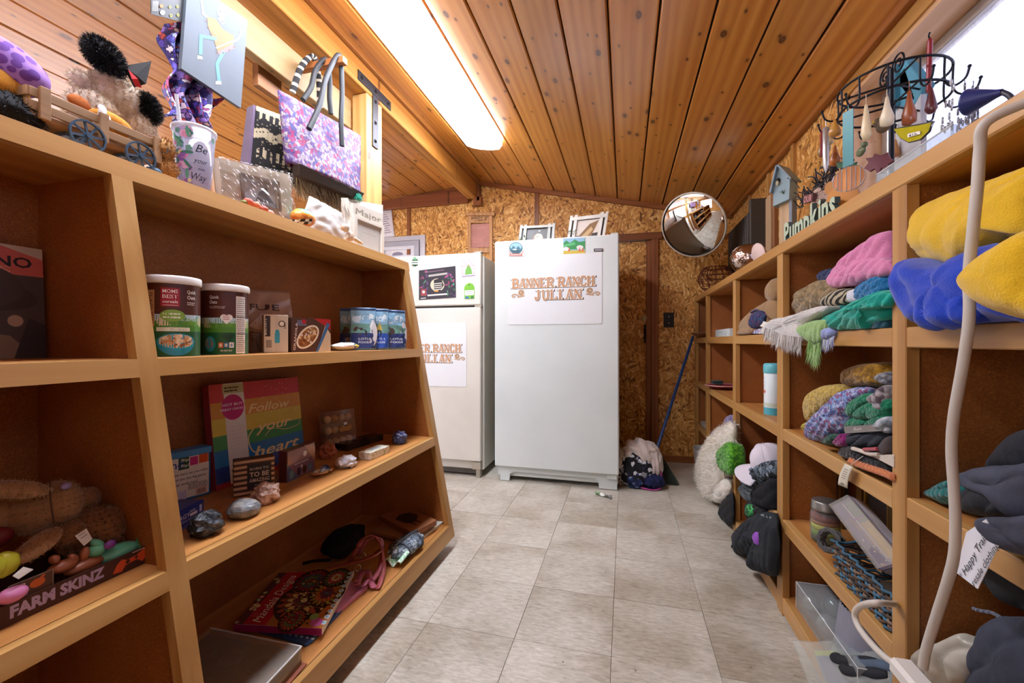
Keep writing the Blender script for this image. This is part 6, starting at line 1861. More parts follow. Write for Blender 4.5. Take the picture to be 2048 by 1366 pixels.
b = MB(); b.span((GX1 - .075,GY + .01,.06),(GX1 - .012,GY + .05,.112),.002); b.span((GX1 - .05,GY + .02,.0),(GX1 - .02,GY + .06,.06),.002); b.span((GX1 - .055,GY + .005,1.195),(GX1 - .004,GY + .04,1.214),.002); b.span((GX1 - .06,GY + .01,GZ),(GX1 - .004,GY + .06,GZ + .010),.002)
b.build('hinge', plain('#a8a292', .5, .3, .12), r)
for xx in (GX0 + .06, GX1 - .05):
  b = MB(); b.cyl((xx,GY + .09,0),(xx,GY + .09,.06),.016,None,10); b.cyl((xx,3.42,0),(xx,3.42,.06),.016,None,10); b.build('foot',DARK,r)
E_ = lambda x, y, l=0.: onY(x, y, GY - .0008) + Vec((0, -l, 0))
a, c_ = onY(933, 774, GY), onY(933, 645, GY)
ranch_sign('ranch_sign','white magnetic sheet lettered with the ranch name on the refrigerator, half hidden by the bookcase',a.x - .56,a.x,a.z,c_.z,GY - .0005)
b = MB(); qslab(b,[E_(838,600),E_(912,595),E_(911,532),E_(838,541)],.002,(0,-1,0)); o = b.thing('poster_magnet',plain('#26222a',.4),'dark square festival flyer with pink and green leaves on the refrigerator','flyer')
p = Print(); p.poly([(839, 599), (911, 594), (910, 533), (839, 541.5)], '#2a2630'); rr = random.Random(3)
for _ in range(34):
  x,y = rr.choice([rr.uniform(840,856),rr.uniform(893,910)]),rr.uniform(542,592); p.disc(x,y,rr.uniform(2,5),rr.choice(['#3a6a4a','#4a8a6a','#8a3a5a','#a84a7a','#5a3a6a','#2f5a4a']),8,rr.uniform(1,2),rr.uniform(0,3))
p.disc(875,570,14,'#c8bca0',20,13); p.poly([(868,560),(882,556),(888,570),(880,584),(868,580)],'#1e1c20'); p.line([(858,552),(894,547)],4,'#a8a49c'); p.line([(850,545),(888,540)],1.6,'#7a5a6a')
for k in range(4): p.line([(868, 568 + k * 4), (884, 566 + k * 4)], 1.6, '#d8d0c0')
p.line([(856,591),(894,588)],3,'#d8d4c8'); p.rect(842,578,853,592,'#8a3a3a'); p.disc(847.5,584,3,'#d8c8c0',8); p.disc(873,582,5,'#d08a3a',8,2); p.line([(842,597),(852,596)],1.6,'#c8c8c8')
p.put(lambda x, y, l: E_(x, y, .0021 + l), 'flyer_print', o, MATP)
b = MB(); qslab(b,[E_(919,555),E_(954,552),E_(954,514),E_(918,518)],.0012,(0,-1,0)); o = b.thing('handwritten_note',plain('#e4e2dc',.6,0,.02),'white handwritten note with green pear drawing on the refrigerator','note')
p = Print(); p.poly([(930, 550), (945, 548), (943, 538), (937, 528), (931, 540)], '#6aa04a')
for k in range(5): p.line([(922,521 + k * 3.2),(950,518.5 + k * 3.2)],.9,'#9a8a9a' if k != 4 else '#c05a6a')
for k in range(4): p.line([(922,540 + k * 3.4),(928,539.5 + k * 3.4)],.9,'#b0788a'); p.line([(945,538 + k * 3.4),(951,537.5 + k * 3.4)],.9,'#b0788a')
p.line([(924, 553), (950, 550.5)], 1.6, '#7a6a9a')
p.put(lambda x, y, l: E_(x, y, .0014 + l), 'note_writing', o, MATP)
b = MB(); g4 = [E_(x,y) for x,y in ((929,598),(949,597),(949,574),(946,568),(939,565.5),(932,569),(928.5,575))]
b.add(g4 + [q_ + Vec((0,-.0015,0)) for q_ in g4],[(0,1,2,3,4,5,6),(13,12,11,10,9,8,7)] + [(i,7 + i,7 + (i + 1) % 7,(i + 1) % 7) for i in range(7)])
o = b.thing('green_door_tag',plain('#6fae34',.4),'arched green and white tag magnet near the refrigerator hinge','magnet')
p = Print(); p.poly([(930,591),(948,590),(948,580),(930,581)],'#e4e8e0'); p.line([(932,584),(946,583)],1,'#7a9a8a'); p.line([(932,588),(944,587)],1,'#9aa8a0'); p.disc(938.5,570,1.6,'#3a6a2a',8); p.rect(931,593,938,597,'#3a6a9a'); p.rect(942,592,947,597,'#2f7a3a')
p.put(lambda x, y, l: E_(x, y, .0017 + l), 'tag_print', o, MATP)
b = MB(); c_ = E_(830,525); b.lathe([(0,.003),(.028,.003),(.030,0)],8,TR(c_,RM(PI / 2))); o = b.thing('green_badge_magnet',plain('#27613a',.4),'small green badge magnet with white band at the top left of the refrigerator','magnet')
p = Print(); p.rect(822,522,838,529,'#dfe6dc'); p.line([(824,525.5),(836,525.5)],1.8,'#2f5a3a'); p.disc(830,517,3,'#7ab08a',8); p.put(lambda x,y,l: E_(x,y,.0036 + l),'badge_print',o,MATP)
# two animal picture frames on top of the freezer
def double_frame(label, qpx, Y, hx, seed):
  q = [onY(*s_, Y) for s_ in qpx]
  dz = FZ + .0005 - min(k.z for k in q)
  lean_ = Vec((0, .02, 0))
  q[2] += lean_; q[3] += lean_
  r = wroot('animal_picture_frame', label, 'picture frame', q[0], 'frames on the freezer')
  m = plain(hx, .6, 0, .1, .2, 60)
  b = MB(); qslab(b,[bil(q,s_,t_) for s_,t_ in ((.04,.02),(.96,.02),(.96,.95),(.04,.95))],.006,(0,1,0)); o = b.build('picture',plain('#3c3a36',.4,0,.2),r)
  out_ = Vec((0, -1, 0))
  for s0, s1 in ((0, .07), (.12, .20), (.80, .88), (.93, 1.0)):
    b = MB(); qslab(b,[bil(q,s_,t_) + out_ * .012 for s_,t_ in ((s0,0),(s1,0),(s1,1.04),(s0,1.04))],.014,(0,1,0)); b.build('frame_bar',m,r)
  for t0, t1 in ((0, .12), (.86, .97)):
    b = MB(); qslab(b,[bil(q,s_,t_) + out_ * .014 for s_,t_ in ((.03,t0),(.97,t0),(.97,t1),(.03,t1))],.012,(0,1,0)); b.build('frame_rail',m,r)
  p = Print()
  if seed == 1: p.poly([(.35,.12),(.4,.5),(.5,.62),(.64,.5),(.72,.3),(.7,.12)],'#8a7a68'); p.disc(.55,.4,.12,'#c8bca8',12,.2); p.disc(.52,.45,.02,'#1c1814',8); p.disc(.56,.72,.03,'#e8e4dc',8)
  else: p.poly([(.2,.84),(.8,.84),(.8,.4),(.2,.3)],'#d8d0c4'); p.poly([(.2,.15),(.55,.7),(.78,.8),(.7,.5),(.6,.2)],'#8a6a48'); p.poly([(.3,.2),(.6,.6),(.66,.5),(.45,.15)],'#c8a878'); p.disc(.5,.9,.04,'#2a2622',8)
  p.put(lambda a_, c__, l: bil(q, a_, c__) + Vec((0, -.001 - l, 0)), 'animal_print', o, MATP)
  b = MB(); rr = random.Random(seed)
  for _ in range(26):
    c0 = bil(q,rr.uniform(.0,.24),rr.uniform(.02,.5)) + Vec((0,-.018,0)); d_ = Vec((rr.uniform(-1,1),-.4,rr.uniform(-.4,1))).normalized() * rr.uniform(.010,.018); sd = d_.orthogonal().normalized() * .004
    b.add([c0, c0 + d_ * .5 + sd, c0 + d_, c0 + d_ * .5 - sd], [(0, 1, 2, 3)])
  h_ = b.build('sprig_leaves', plain('#5a7a4a', .6, 0, .3), r); h_['kind'] = 'stuff'
double_frame('small grey double-barred frame with owl picture, left on top of the freezer',((1036,494),(1108,490),(1110,447),(1040,451)),2.93,'#a8aaa4',1)
double_frame('larger white double-barred frame with animal picture, right on top of the freezer',((1133,491),(1207,488),(1217,424),(1140,433)),2.95,'#d8d6ce',2)
# washboard, silver frame and list on the wall
W_ = lambda x, y, l=0.: onY(x, y, 3.598) + Vec((0, -l, 0))
r = wroot('washboard','old wooden washboard with ribbed copper panel hanging on the strand board wall','washboard',W_(960,508))
WBW = wood('washboard_wood', '#a8784a', '#bf8e5c', '#cfa272', 'z', .55, False, 1, .05)
for n_,a in (('stile',(937,432,943,530)),('stile',(980,432,986,530)),('head_board',(943,434,980,447)),('cap',(933,427,991,433)),('foot_rail',(943,497,980,506))):
  b = MB(); qslab(b,[W_(a[0],a[3],.0),W_(a[2],a[3],.0),W_(a[2],a[1],.0),W_(a[0],a[1],.0)],.022 if n_ != 'cap' else .035,(0,-1,0)); o = b.build(n_,WBW,r)
  if n_ == 'head_board':
    p = Print(); z0 = W_(943,447); M = frame(z0 + Vec((0,-.0225,0)),(1,0,0),(0,0,1)); ww = W_(980,440).x - z0.x
    p.text('BOND A',.006,.032,.018,'#1e1814',ww * .6,'l',.02,.2); p.text('TOWEL',ww * .3,.008,.016,'#1e1814',ww * .4,'l',.02,.2); p.text("5'",ww * .76,.014,.028,'#1e1814',ww * .18,'l',.02,.2)
    p.put(M, 'painted_words', o, MATP)
b = MB(); z0, z1 = W_(943, 497), W_(980, 447)
n = 64
vs = []
for i in range(n + 1):
  zz = z0.z + (z1.z - z0.z) * i / n; yy = z0.y - .010 - .004 * math.sin(i * PI / 2)
  vs += [(z0.x, yy, zz), (z1.x, yy, zz)]
b.add(vs,[(2 * i,2 * i + 1,2 * i + 3,2 * i + 2) for i in range(n)],None,None,True); b.build('ribbed_panel',plain('#c8948a',.4,.25,.1),r)
q = [W_(s_, t_) for s_, t_ in ((742, 540), (851, 535), (851, 470), (742, 478))]
r = wroot('silver_wall_frame','wide stepped silver picture frame behind the refrigerator, partly hidden by the bookcase','picture frame',q[0])
b = MB(); qslab(b,[k + Vec((0,-.002,0)) for k in q],.004,(0,1,0)); b.build('frame_back',plain('#c8c8cc',.4),r)
for i_, (k, th) in enumerate(((0, .012), (.16, .022), (.27, .014))):
  b = MB(); e_ = 1 - k * .62
  rim(b,q,k * .62,k,1 - k * .62,1 - k,.085,.14,th,Vec((0,-1,0))); b.build('frame_step',plain(['#b4b6bc','#9a9ca4','#c0c2c8'][i_],.35,.4,.05),r)
p = Print(); p.rect(.28,.3,.72,.6,'#e0e0e4'); p.disc(.5,.45,.1,'#8a8aa0',12,.08); p.put(lambda a_,c__,l: bil(q,a_,c__) + Vec((0,-.003 - l,0)),'picture',r,MATP)
b = MB(); q2 = [W_(s_, t_) for s_, t_ in ((756, 478), (790, 473), (783, 411), (756, 415))]
b.sheet(lambda a,v: bil(q2,a,v) + Vec((0,-.004 - .006 * math.sin(v * 3) * a,0)),8,10,.0008); o = b.thing('paper_price_list',plain('#dcdce4',.6,0,.02),'white handwritten price list pinned to the wall beside the wooden post','note')
p = Print(); p.text('YARN', .35, .84, .08, '#2a3050', .58, 'l', .02)
for k in range(9): p.rect(.3, .72 - k * .072, .3 + .35 + .2 * ((k * .37) % 1), .735 - k * .072, '#4a4a6a')
p.rect(.2, .79, .95, .8, '#3a3a5a')
p.put(lambda a_,c__,l: bil(q2,a_,c__) + Vec((0,-.0056 - .006 * math.sin(c__ * 3) * a_ - l,0)),'list_writing',o,MATP)
# outlet plate
a, c_ = onY(1327, 655, 3.599), onY(1348, 625, 3.599)
r = wroot('black_outlet_plate','black blank outlet plate on the strand board right of the door','outlet',(a + c_) / 2)
b = MB(); b.span((a.x, 3.593, a.z), (c_.x, 3.5995, c_.z), .002); b.build('plate', plain('#120f0d', .6), r)
for f_ in (.3, .72):
  b = MB(); xx,zz = (a.x + c_.x) / 2,a.z + (c_.z - a.z) * f_; b.cyl((xx,3.594,zz),(xx,3.5915,zz),.004,None,10); b.build('screw',plain('#d8d0b8',.3,.8),r)
# convex mirror
mcn = onY(1385.5, 451, 3.02)
dirn = (Vec((-1.0, .9, .45)) - mcn).normalized()
zq = dirn; xq = Vec((0, 0, 1)).cross(zq).normalized(); yq = zq.cross(xq)
Mm = Matrix(((xq.x, yq.x, zq.x, mcn.x), (xq.y, yq.y, zq.y, mcn.y), (xq.z, yq.z, zq.z, mcn.z), (0, 0, 0, 1)))
r = wroot('convex_mirror', 'round convex security mirror mounted high in the back corner', 'mirror', mcn)
Rm, dep = .208, .048
Rs = (Rm * Rm + dep * dep) / (2 * dep)
b = MB(); prof = []
for i in range(25):
  a = math.asin(Rm / Rs) * (1 - i / 24); prof.append((Rs * math.sin(a), Rs * math.cos(a) - (Rs - dep)))
b.lathe(prof, 64, Mm); b.build('mirror_dome', plain('#e4e4e2', .025, 1, 0), r)
b = MB(); b.lathe([(.205,-.008),(.214,-.008),(.217,0),(.214,.009),(.206,.009)],64,Mm); b.build('rim',plain('#cfc9bc',.4),r)
b = MB(); b.lathe([(.2, -.006), (0, -.012)], 32, Mm); b.build('back_plate', plain('#6a5038', .7), r)
b = MB(); b.tube([mcn - zq * .01,Vec((.48,3.3,1.83)),Vec((.52,3.60,1.85))],.010,10); b.build('bracket_arm',plain('#4a4038',.5,.6),r)
# broom with a cloth over its bristles
b0, b1 = onZ(1322, 958, .03), onY(1381, 674, 3.50)
r = wroot('broom','broom with blue handle leaning in the back corner, bristles beside the rag heap','broom',onZ(1322,970,0))
b1 = Vec((.505, 3.52, b1.z)); base = onZ(1326, 962, .0); base.z = .21
b = MB(); ht = onY(1313, 900, base.y)
b.cyl(ht,b1,.0105,.0105,12); b.ell(b1,(.0105,.0105,.0105)); b.build('handle',plain('#23457c',.3,0,.08),r)
fl = onZ(1328, 968, 0)
b = MB(); b.cyl(ht,ht.lerp(fl,.2) + Vec((0,0,.01)),.016,.03,12); b.build('ferrule',plain('#2a2a2c',.5),r)
b = MB(); rr = random.Random(11)
ax_ = (fl - ht);
for _ in range(900):
  u_ = rr.uniform(-1, 1); w2 = rr.uniform(-1, 1)
  s_ = ht.lerp(fl,.18) + Vec((u_ * .03,w2 * .012,0)); e_ = fl + Vec((u_ * .085 + rr.uniform(-.01,.01),w2 * .022,rr.uniform(0,.02)))
  sd = Vec((.0012,.0006,0)); b.add([s_ - sd,s_ + sd,e_ + sd,e_ - sd],[(0,1,2,3)],None,rr.choice(['#2c3a30','#3a4a3c','#20281f','#4a3a26','#1c2420']))
h_ = b.build('bristles', paint(.7), r); h_['kind'] = 'stuff'
rc = onZ(1282, 978, 0) + Vec((.0, .09, 0))
RAGP = pattern(['#16161c','#1c1c24','#16161c','#c8ccd4','#1a1a20','#24304a','#16161c','#8a8e98'],42,.8,None,.9)
r = wroot('rag_heap','heap of pink-white, black printed and navy cloths on the floor beside the freezer','cloth heap',rc)
def ragpart(nm, m, c_, rd, seed, amp, f, ax, rz=0.):
  b = MB(); b.ell(c_,rd,RM(0,0,rz),lambda d: creased(amp,f,ax,seed)(d) + .10 * noise.noise(d * 2.2 + Vec((seed,0,0))),54,32)
  for q_ in b.v: q_.z = max(q_.z, .003)
  return b.build(nm, m, r)
ragpart('black_printed_cloth', RAGP, rc + Vec((-.03, -.03, .10)), (.125, .075, .125), 3, .12, 6, (.6, 0, .8))
ragpart('pink_white_cloth',fleece('#cdbfb8',.95,200),rc + Vec((-.0,.01,.21)),(.115,.09,.085),5,.20,6,(.9,.2,.3))
ragpart('pink_white_cloth',fleece('#c9bcb8',.95,200),rc + Vec((.075,.0,.14)),(.06,.07,.115),7,.2,6,(1,.2,0))
ragpart('pink_white_cloth',fleece('#d0c4bc',.95,200),rc + Vec((-.125,-.01,.10)),(.03,.06,.13),12,.2,5,(1,.2,0))
ragpart('navy_cloth',fleece('#23264a',.9,200),rc + Vec((.07,-.06,.045)),(.075,.05,.05),8,.2,7,(.8,.4,.2))
ragpart('navy_cloth',pattern(['#232a52','#1c2038','#7a8ab8','#232a52','#2f4a7a'],50,.8,None,.9),rc + Vec((-.035,-.085,.05)),(.05,.03,.055),9,.16,6,(.5,0,.8))
b = MB(); b.tube(spath([rc + Vec(q_) for q_ in ((.0,-.10,.012),(.06,-.12,.01),(.11,-.10,.012),(.13,-.06,.03),(.125,-.04,.12),(.10,-.03,.20))],6),.005,6); b.build('magenta_hem',plain('#a0307a',.8),r)
b = MB(); c_ = onZ(1206, 991, .006); u = (onZ(1222, 995, .006) - onZ(1190, 986, .006))
b.sheet(lambda a,v: c_ + u * (a - .5) + Vec((.0,.035 * (v - .5),.007 * math.sin(a * 11) * math.sin(v * 5 + 1) + .006)),20,8,.0015,None,lambda a,v: '#7fae6a' if a < .3 else ('#d8dcd4' if a < .6 else ('#3a3a3c' if int(a * 20) % 2 else '#a8a8a0')))
b.thing('snack_wrapper',paint(.25),'crumpled green and silver wrapper on the floor before the freezer','wrapper')
NV = Vec((-.72, -.69, 0)); UV_ = Vec((.69, -.72, 0))
# ================================================================== RIGHT SHELVING: cloth and goods
def puff(mb,px,X,depth=.12,bulge=.04,amp=.008,f=3.,ax=(0,1,0),seed=0,n=104,nr=18,back=.92,colf=None,col=None,squeeze=1.):
  """stuffed or folded cloth: outline seen from the aisle, rounded towards the aisle, going back into the shelf"""
  pts = spath([onX(x, y, X) for x, y in px], 8, True)
  per = [0.]
  for i in range(len(pts)): per.append(per[-1] + (pts[(i + 1) % len(pts)] - pts[i]).length)
  out = []; k = 0
  for i in range(n):
    d = per[-1] * i / n
    while per[k + 1] < d: k += 1
    t = (d - per[k]) / max(1e-9, per[k + 1] - per[k])
    out.append(pts[k].lerp(pts[(k + 1) % len(pts)], t))
  c_ = sum(out, Vec()) / n
  ax = Vec(ax).normalized()
  off = Vec((seed * 1.7, seed * 3.1, seed * .7))
  def disp(p):
    q = p.dot(ax) * f * 27 + 3.2 * noise.noise(p * 8 + off)
    return 1.25 * amp * (abs(math.sin(q)) ** .6 - .5) + amp * .9 * noise.noise(p * 18 + off) + amp * .35 * noise.noise(p * 60 + off)
  rows = []
  for j in range(nr + 1):
    t = j / nr
    sc_ = math.sin(t * PI / 2) ** .75; h = -bulge * math.cos(t * PI / 2)
    row = []
    for p in out:
      q = c_ + (p - c_) * sc_ + Vec((h, 0, 0))
      row.append(q + Vec((-1,0,0)) * disp(q) * (1 - .5 * t) + (p - c_).normalized() * disp(q + Vec((.3,0,0))) * t * .6)
    rows.append(row)
  for t in (.15, .4, .7, .9, 1.):
    sc_ = (1 - (1 - back) * t) * (1 if t < .8 else (.85 if t < 1 else .4))
    rows.append([c_ + (p - c_) * sc_ + Vec((depth * t, 0, 0)) for p in out])
  o = len(mb.v)
  for r_ in rows: mb.v += r_
  for j in range(len(rows) - 1):
    for i in range(n):
      cc = colf(rows[j][i], c_) if colf else col
      mb.f.append([o + j * n + i,o + (j + 1) * n + i,o + (j + 1) * n + (i + 1) % n,o + j * n + (i + 1) % n]); mb.c.append(cc); mb.sm.append(True)
  mb.f.append([o + (len(rows) - 1) * n + i for i in range(n)][::-1]); mb.c.append(col); mb.sm.append(False)
  return mb
def cloth(name, label, m, outl, cat='clothing', group=None, zmin=None, fur=None, over=True):
  """outl: list of (pixel outline, X, depth, bulge, amp, f, ax, seed)"""
  mb = MB()
  for a in outl: puff(mb, *a)
  cy = sum(q.y for q in mb.v) / len(mb.v); cz = sum(q.z for q in mb.v) / len(mb.v)
  y0, y1 = -9, 9
  for (a0, a1), (b0, b1) in zip(PY, PY[1:]):
    if a0 < cy < b1: y0, y1 = a1 + .002, b0 - .002
  zz = max([z for z in RZ if z <= cz] + [.0]) + .001
  for q in mb.v:
    q.x = min(q.x, .782)
    if q.x > .527 or not over:
      q.y = min(max(q.y, y0), y1)
      q.z = max(q.z, zz)
    q.z = max(q.z, .003)
    if zmin is not None and q.x > .50: q.z = max(q.z, zmin)
  o = mb.thing(name, m, label, cat, group)
  if fur:
    n_, ln, cols, wd = fur
    rr = random.Random(len(label))
    f_ = MB(); f_.hairs([(p_,n2) for p_,n2,_ in mb.surf_points(n_ * 2,rr) if p_.x < outl[0][1] + .03],ln,wd,cols,.7,rr,.2)
    h_ = f_.build('loose_fibres', paint(.9), o); h_['kind'] = 'stuff'
  return o
Z1, Z2, Z3, Z4, ZTP = .9855, .6535, .3375, .0655, 1.3035
YEL = fleece('#d9ae16', .95, 380, .12)
BLU = fleece('#1f40b0', .95, 380, .16)
cloth('fleece_blanket', 'large folded bright yellow fleece blanket, topmost on the upper near shelf', YEL,
    [([(1818,470),(1828,432),(1870,402),(1950,372),(2050,338),(2150,310),(2180,480),(2048,475),(1990,508),(1930,533),(1870,522),(1832,505)],.56,.2,.035,.006,1.2,(0,.6,1),1),
     ([(1866,500),(1862,460),(1885,425),(1960,388),(2050,358),(2160,330),(2170,470),(2045,470),(1985,508),(1925,531)],.545,.16,.04,.007,1.,(0,1,.6),2)],'blanket','folded fleece blankets',Z1)
cloth('fleece_blanket', 'folded royal blue fleece blanket bulging past the post under the yellow one', BLU,
    [([(1797,562),(1806,530),(1842,517),(1905,532),(1960,502),(2060,480),(2160,470),(2160,640),(2048,642),(1950,648),(1880,650),(1838,645),(1815,612)],.525,.22,.045,.010,2.,(0,.9,-.5),3),
     ([(1850,650),(1862,600),(1890,570),(1930,560),(1960,600),(1950,648)],.50,.1,.03,.010,3.,(0,1,.3),4)],'blanket','folded fleece blankets',Z1)
cloth('fleece_blanket','rolled bright yellow fleece blanket in front of the blue one, cut by the photo edge',YEL,
    [([(1962,560),(1985,525),(2048,482),(2150,450),(2170,640),(2048,628),(1992,600)],.475,.1,.05,.005,1.2,(0,1,.3),5)],'blanket','folded fleece blankets',Z1)
# clothes on the third shelf of the near section
NAVY = plain('#17191f', .8, 0, .2, .3, 160)
SLATE = plain('#3b3f4e', .8, 0, .16, .3, 160)
cloth('knit_hat','teal ribbed knit piece at the left end of the lower near shelf',knit('#14706e',None,90),[([(1857,988),(1882,970),(1935,956),(1948,985),(1935,1002),(1890,1006)],.57,.12,.02,.005,6,(0,.4,1),1)],'knitwear',None,Z2 - .02)
cloth('folded_trousers','black folded denim with open waistband on the near shelf',NAVY,[([(1935,1000),(1945,975),(1980,968),(2012,992),(2020,1030),(1975,1032),(1940,1025)],.545,.14,.02,.006,3,(0,.7,.7),2)],'clothing','folded clothes on the near shelf')
cloth('folded_trousers','slate grey folded trousers stacked on the near shelf',SLATE,[([(1925,952),(1955,938),(2048,930),(2130,925),(2130,1050),(2060,1050),(2010,1005),(1945,978)],.55,.18,.03,.006,2,(0,.3,1),3)],'clothing','folded clothes on the near shelf')
cloth('folded_trousers','dark navy folded garment behind the slate trousers',plain('#15161e',.85,0,.2,.3,160),[([(1985,945),(2010,905),(2060,862),(2140,850),(2140,950),(2048,950)],.60,.15,.03,.006,2,(0,.5,1),4)],'clothing','folded clothes on the near shelf')
o = cloth('folded_trousers','slate grey garment with white paper label hanging over the shelf edge',SLATE,[([(1968,1040),(2048,1033),(2130,1033),(2130,1105),(2048,1108),(1998,1082)],.515,.16,.03,.006,2,(0,.3,1),5)],'clothing','folded clothes on the near shelf')
lab = [onX(x, y, .49) for x, y in ((1955, 1178), (1998, 1088), (1972, 1038), (1932, 1065), (1912, 1145))]
b = MB(); b.add(lab + [q_ + Vec((.001,0,0)) for q_ in lab],[(0,1,2,3,4),(9,8,7,6,5)] + [(i,5 + i,5 + (i + 1) % 5,(i + 1) % 5) for i in range(5)])
o = b.thing('paper_label',plain('#dcdde2',.6,0,.02),'white torn paper label handwritten for resale clothing, hanging over the near shelf edge','label')
p = Print()
ul = onX(1975, 1062, .4895) - onX(1922, 1155, .4895); wl_ = ul.length
Ml = frame(onX(1922, 1157, .4893), ul, Vec((0, .0, 0)) + (onX(1910, 1120, .4895) - onX(1922, 1155, .4895)))
p.text('* Happy Trails',.0,-.004,.010,'#23242c',wl_ * .98,'l',.0,.2); p.text("' resale clothing",.008,-.022,.009,'#23242c',wl_ * .92,'l',.0,.2)
p.put(Ml if Ml.to_3x3().col[2].x < 0 else Ml, 'handwriting', o, MATP)
cloth('dark_garment','black garment hanging in the shade below the label',plain('#121217',.9,0,.2),[([(1972,1120),(2048,1105),(2140,1100),(2140,1235),(2040,1215),(1995,1180)],.60,.14,.03,.006,2,(0,1,.3),6)],'clothing')
b = MB(); b.tube(spath([onX(x,y,.56) for x,y in ((1947,1217),(1962,1222),(1985,1226),(2005,1238))],5),.003,6); b.thing('twisted_string',knit('#5c6274',None,200),'short piece of grey twisted string in the bottom near compartment','string')
cloth('pale_plastic_bag','crumpled pale grey plastic bag at the bottom of the near section',plain('#a8a496',.35,0,.12),[([(1842,1316),(1868,1296),(1905,1290),(1930,1270),(1957,1300),(1955,1345),(1930,1380),(1850,1380)],.56,.12,.03,.012,4,(0,1,.5),7)],'bag')
cloth('dark_garment','dark blue-grey garment in the bottom near compartment beside the pale bag',plain('#2c3240',.85,0,.2,.3,160),[([(1952,1330),(1975,1265),(2000,1242),(2060,1235),(2140,1232),(2140,1420),(1960,1420)],.57,.16,.03,.007,2,(0,.7,.5),8)],'clothing')
# ---- second section, upper shelf
cloth('pink_fleece','folded pink brushed scarf on top of the knitwear pile',fleece('#cf7fa6',.95,300),[([(1664,566),(1688,522),(1738,487),(1783,462),(1785,530),(1770,545),(1722,560),(1684,574)],.585,.16,.03,.010,4,(0,.8,.6),1),([(1662,560),(1700,530),(1750,515),(1783,522),(1783,548),(1725,566),(1672,575)],.565,.1,.02,.008,5,(0,.6,.8),2)],'scarf',None,None,(900,.008,['#e0a0c0','#c86a98','#b85a88'],.0008))
cloth('dark_red_knit','dark maroon knit under the pink scarf',knit('#5a2a38','#7a3c4c',110),[([(1698,566),(1740,548),(1783,535),(1783,556),(1725,582)],.59,.12,.02,.005,4,(0,1,.5),3)],'knitwear')
cloth('navy_knit','navy blue knit end poking out behind the tan hat',knit('#1c2a56',None,120),[([(1640,556),(1648,541),(1672,540),(1682,562),(1655,566)],.62,.1,.02,.004,4,(0,1,.5),4)],'knitwear')
cloth('knit_hat','bright blue ribbed knit folded against the post',knit('#1f72a8',None,130),[([(1720,588),(1736,565),(1783,544),(1783,602),(1735,608)],.575,.14,.03,.004,7,(0,.4,1),5)],'knitwear')
cloth('sherpa_hat','nubbly tan sherpa hat at the left of the knitwear pile',knit('#9a835c','#84704c',75),[([(1584,622),(1590,592),(1620,574),(1652,560),(1688,578),(1672,604),(1642,622),(1606,635)],.60,.14,.04,.008,3,(0,.5,.8),6)],'hat',None,Z1)
TIG = NT('tiger_stripe_knit'); v = TIG.coords((1, 1, 1), False)
wv = TIG.n('TexWave',wave_type='BANDS',bands_direction='DIAGONAL'); wv.inputs['Scale'].default_value = 22; wv.inputs['Distortion'].default_value = 4; wv.inputs['Detail Scale'].default_value = 1.2; TIG.l(v,wv.inputs['Vector'])
TIG = TIG.out(TIG.ramp(wv.outputs['Fac'], [(.42, '#1a1814'), (.5, '#a39a80')]), .9)
cloth('striped_mitten','tiger-striped mitten with pale fur cuff in the knitwear pile',TIG,[([(1641,606),(1660,588),(1692,577),(1712,582),(1712,602),(1680,613),(1650,613)],.565,.1,.02,.003,2,(0,1,.5),7)],'mitten')
cloth('mitten_cuff','pale fluffy cuff beside the bright blue knit',fleece('#c8ccd6',.95),[([(1706,582),(1722,578),(1726,602),(1708,604)],.565,.08,.02,.004,2,(0,1,.5),8)],'mitten')
TURQ = fleece('#17a08c', .95, 300)
cloth('turquoise_scarf', 'bunched turquoise fleece scarf with frilled folds at the shelf edge', TURQ,
    [([(1655,652),(1664,632),(1700,616),(1742,596),(1783,582),(1783,634),(1742,654),(1692,663)],.545,.14,.03,.012,6,(0,.45,.9),9),
     ([(1700,620),(1740,600),(1783,585),(1783,612),(1740,622),(1735,655),(1722,652),(1725,625)],.525,.06,.02,.010,7,(0,.9,.6),10)],'scarf',None,Z1)
cloth('turquoise_scarf','small darker teal knit tucked under the turquoise scarf',knit('#127a74',None,110),[([(1620,646),(1640,626),(1688,611),(1690,632),(1655,648)],.56,.1,.02,.008,6,(0,.5,.9),11)],'scarf',None,Z1)
cloth('dark_teal_knit','dark blue-green knit against the post under the turquoise scarf',knit('#1c4a58',None,100),[([(1752,652),(1783,634),(1784,662),(1758,662)],.55,.1,.02,.004,4,(0,1,.5),12)],'knitwear',None,Z1 - .004)
cloth('light_blue_knit','strip of light blue fabric beneath the turquoise scarf',fleece('#5f9ac0',.95),[([(1700,660),(1745,645),(1760,655),(1716,664)],.545,.1,.015,.003,3,(0,1,.5),13)],'knitwear',None,Z1 - .002)
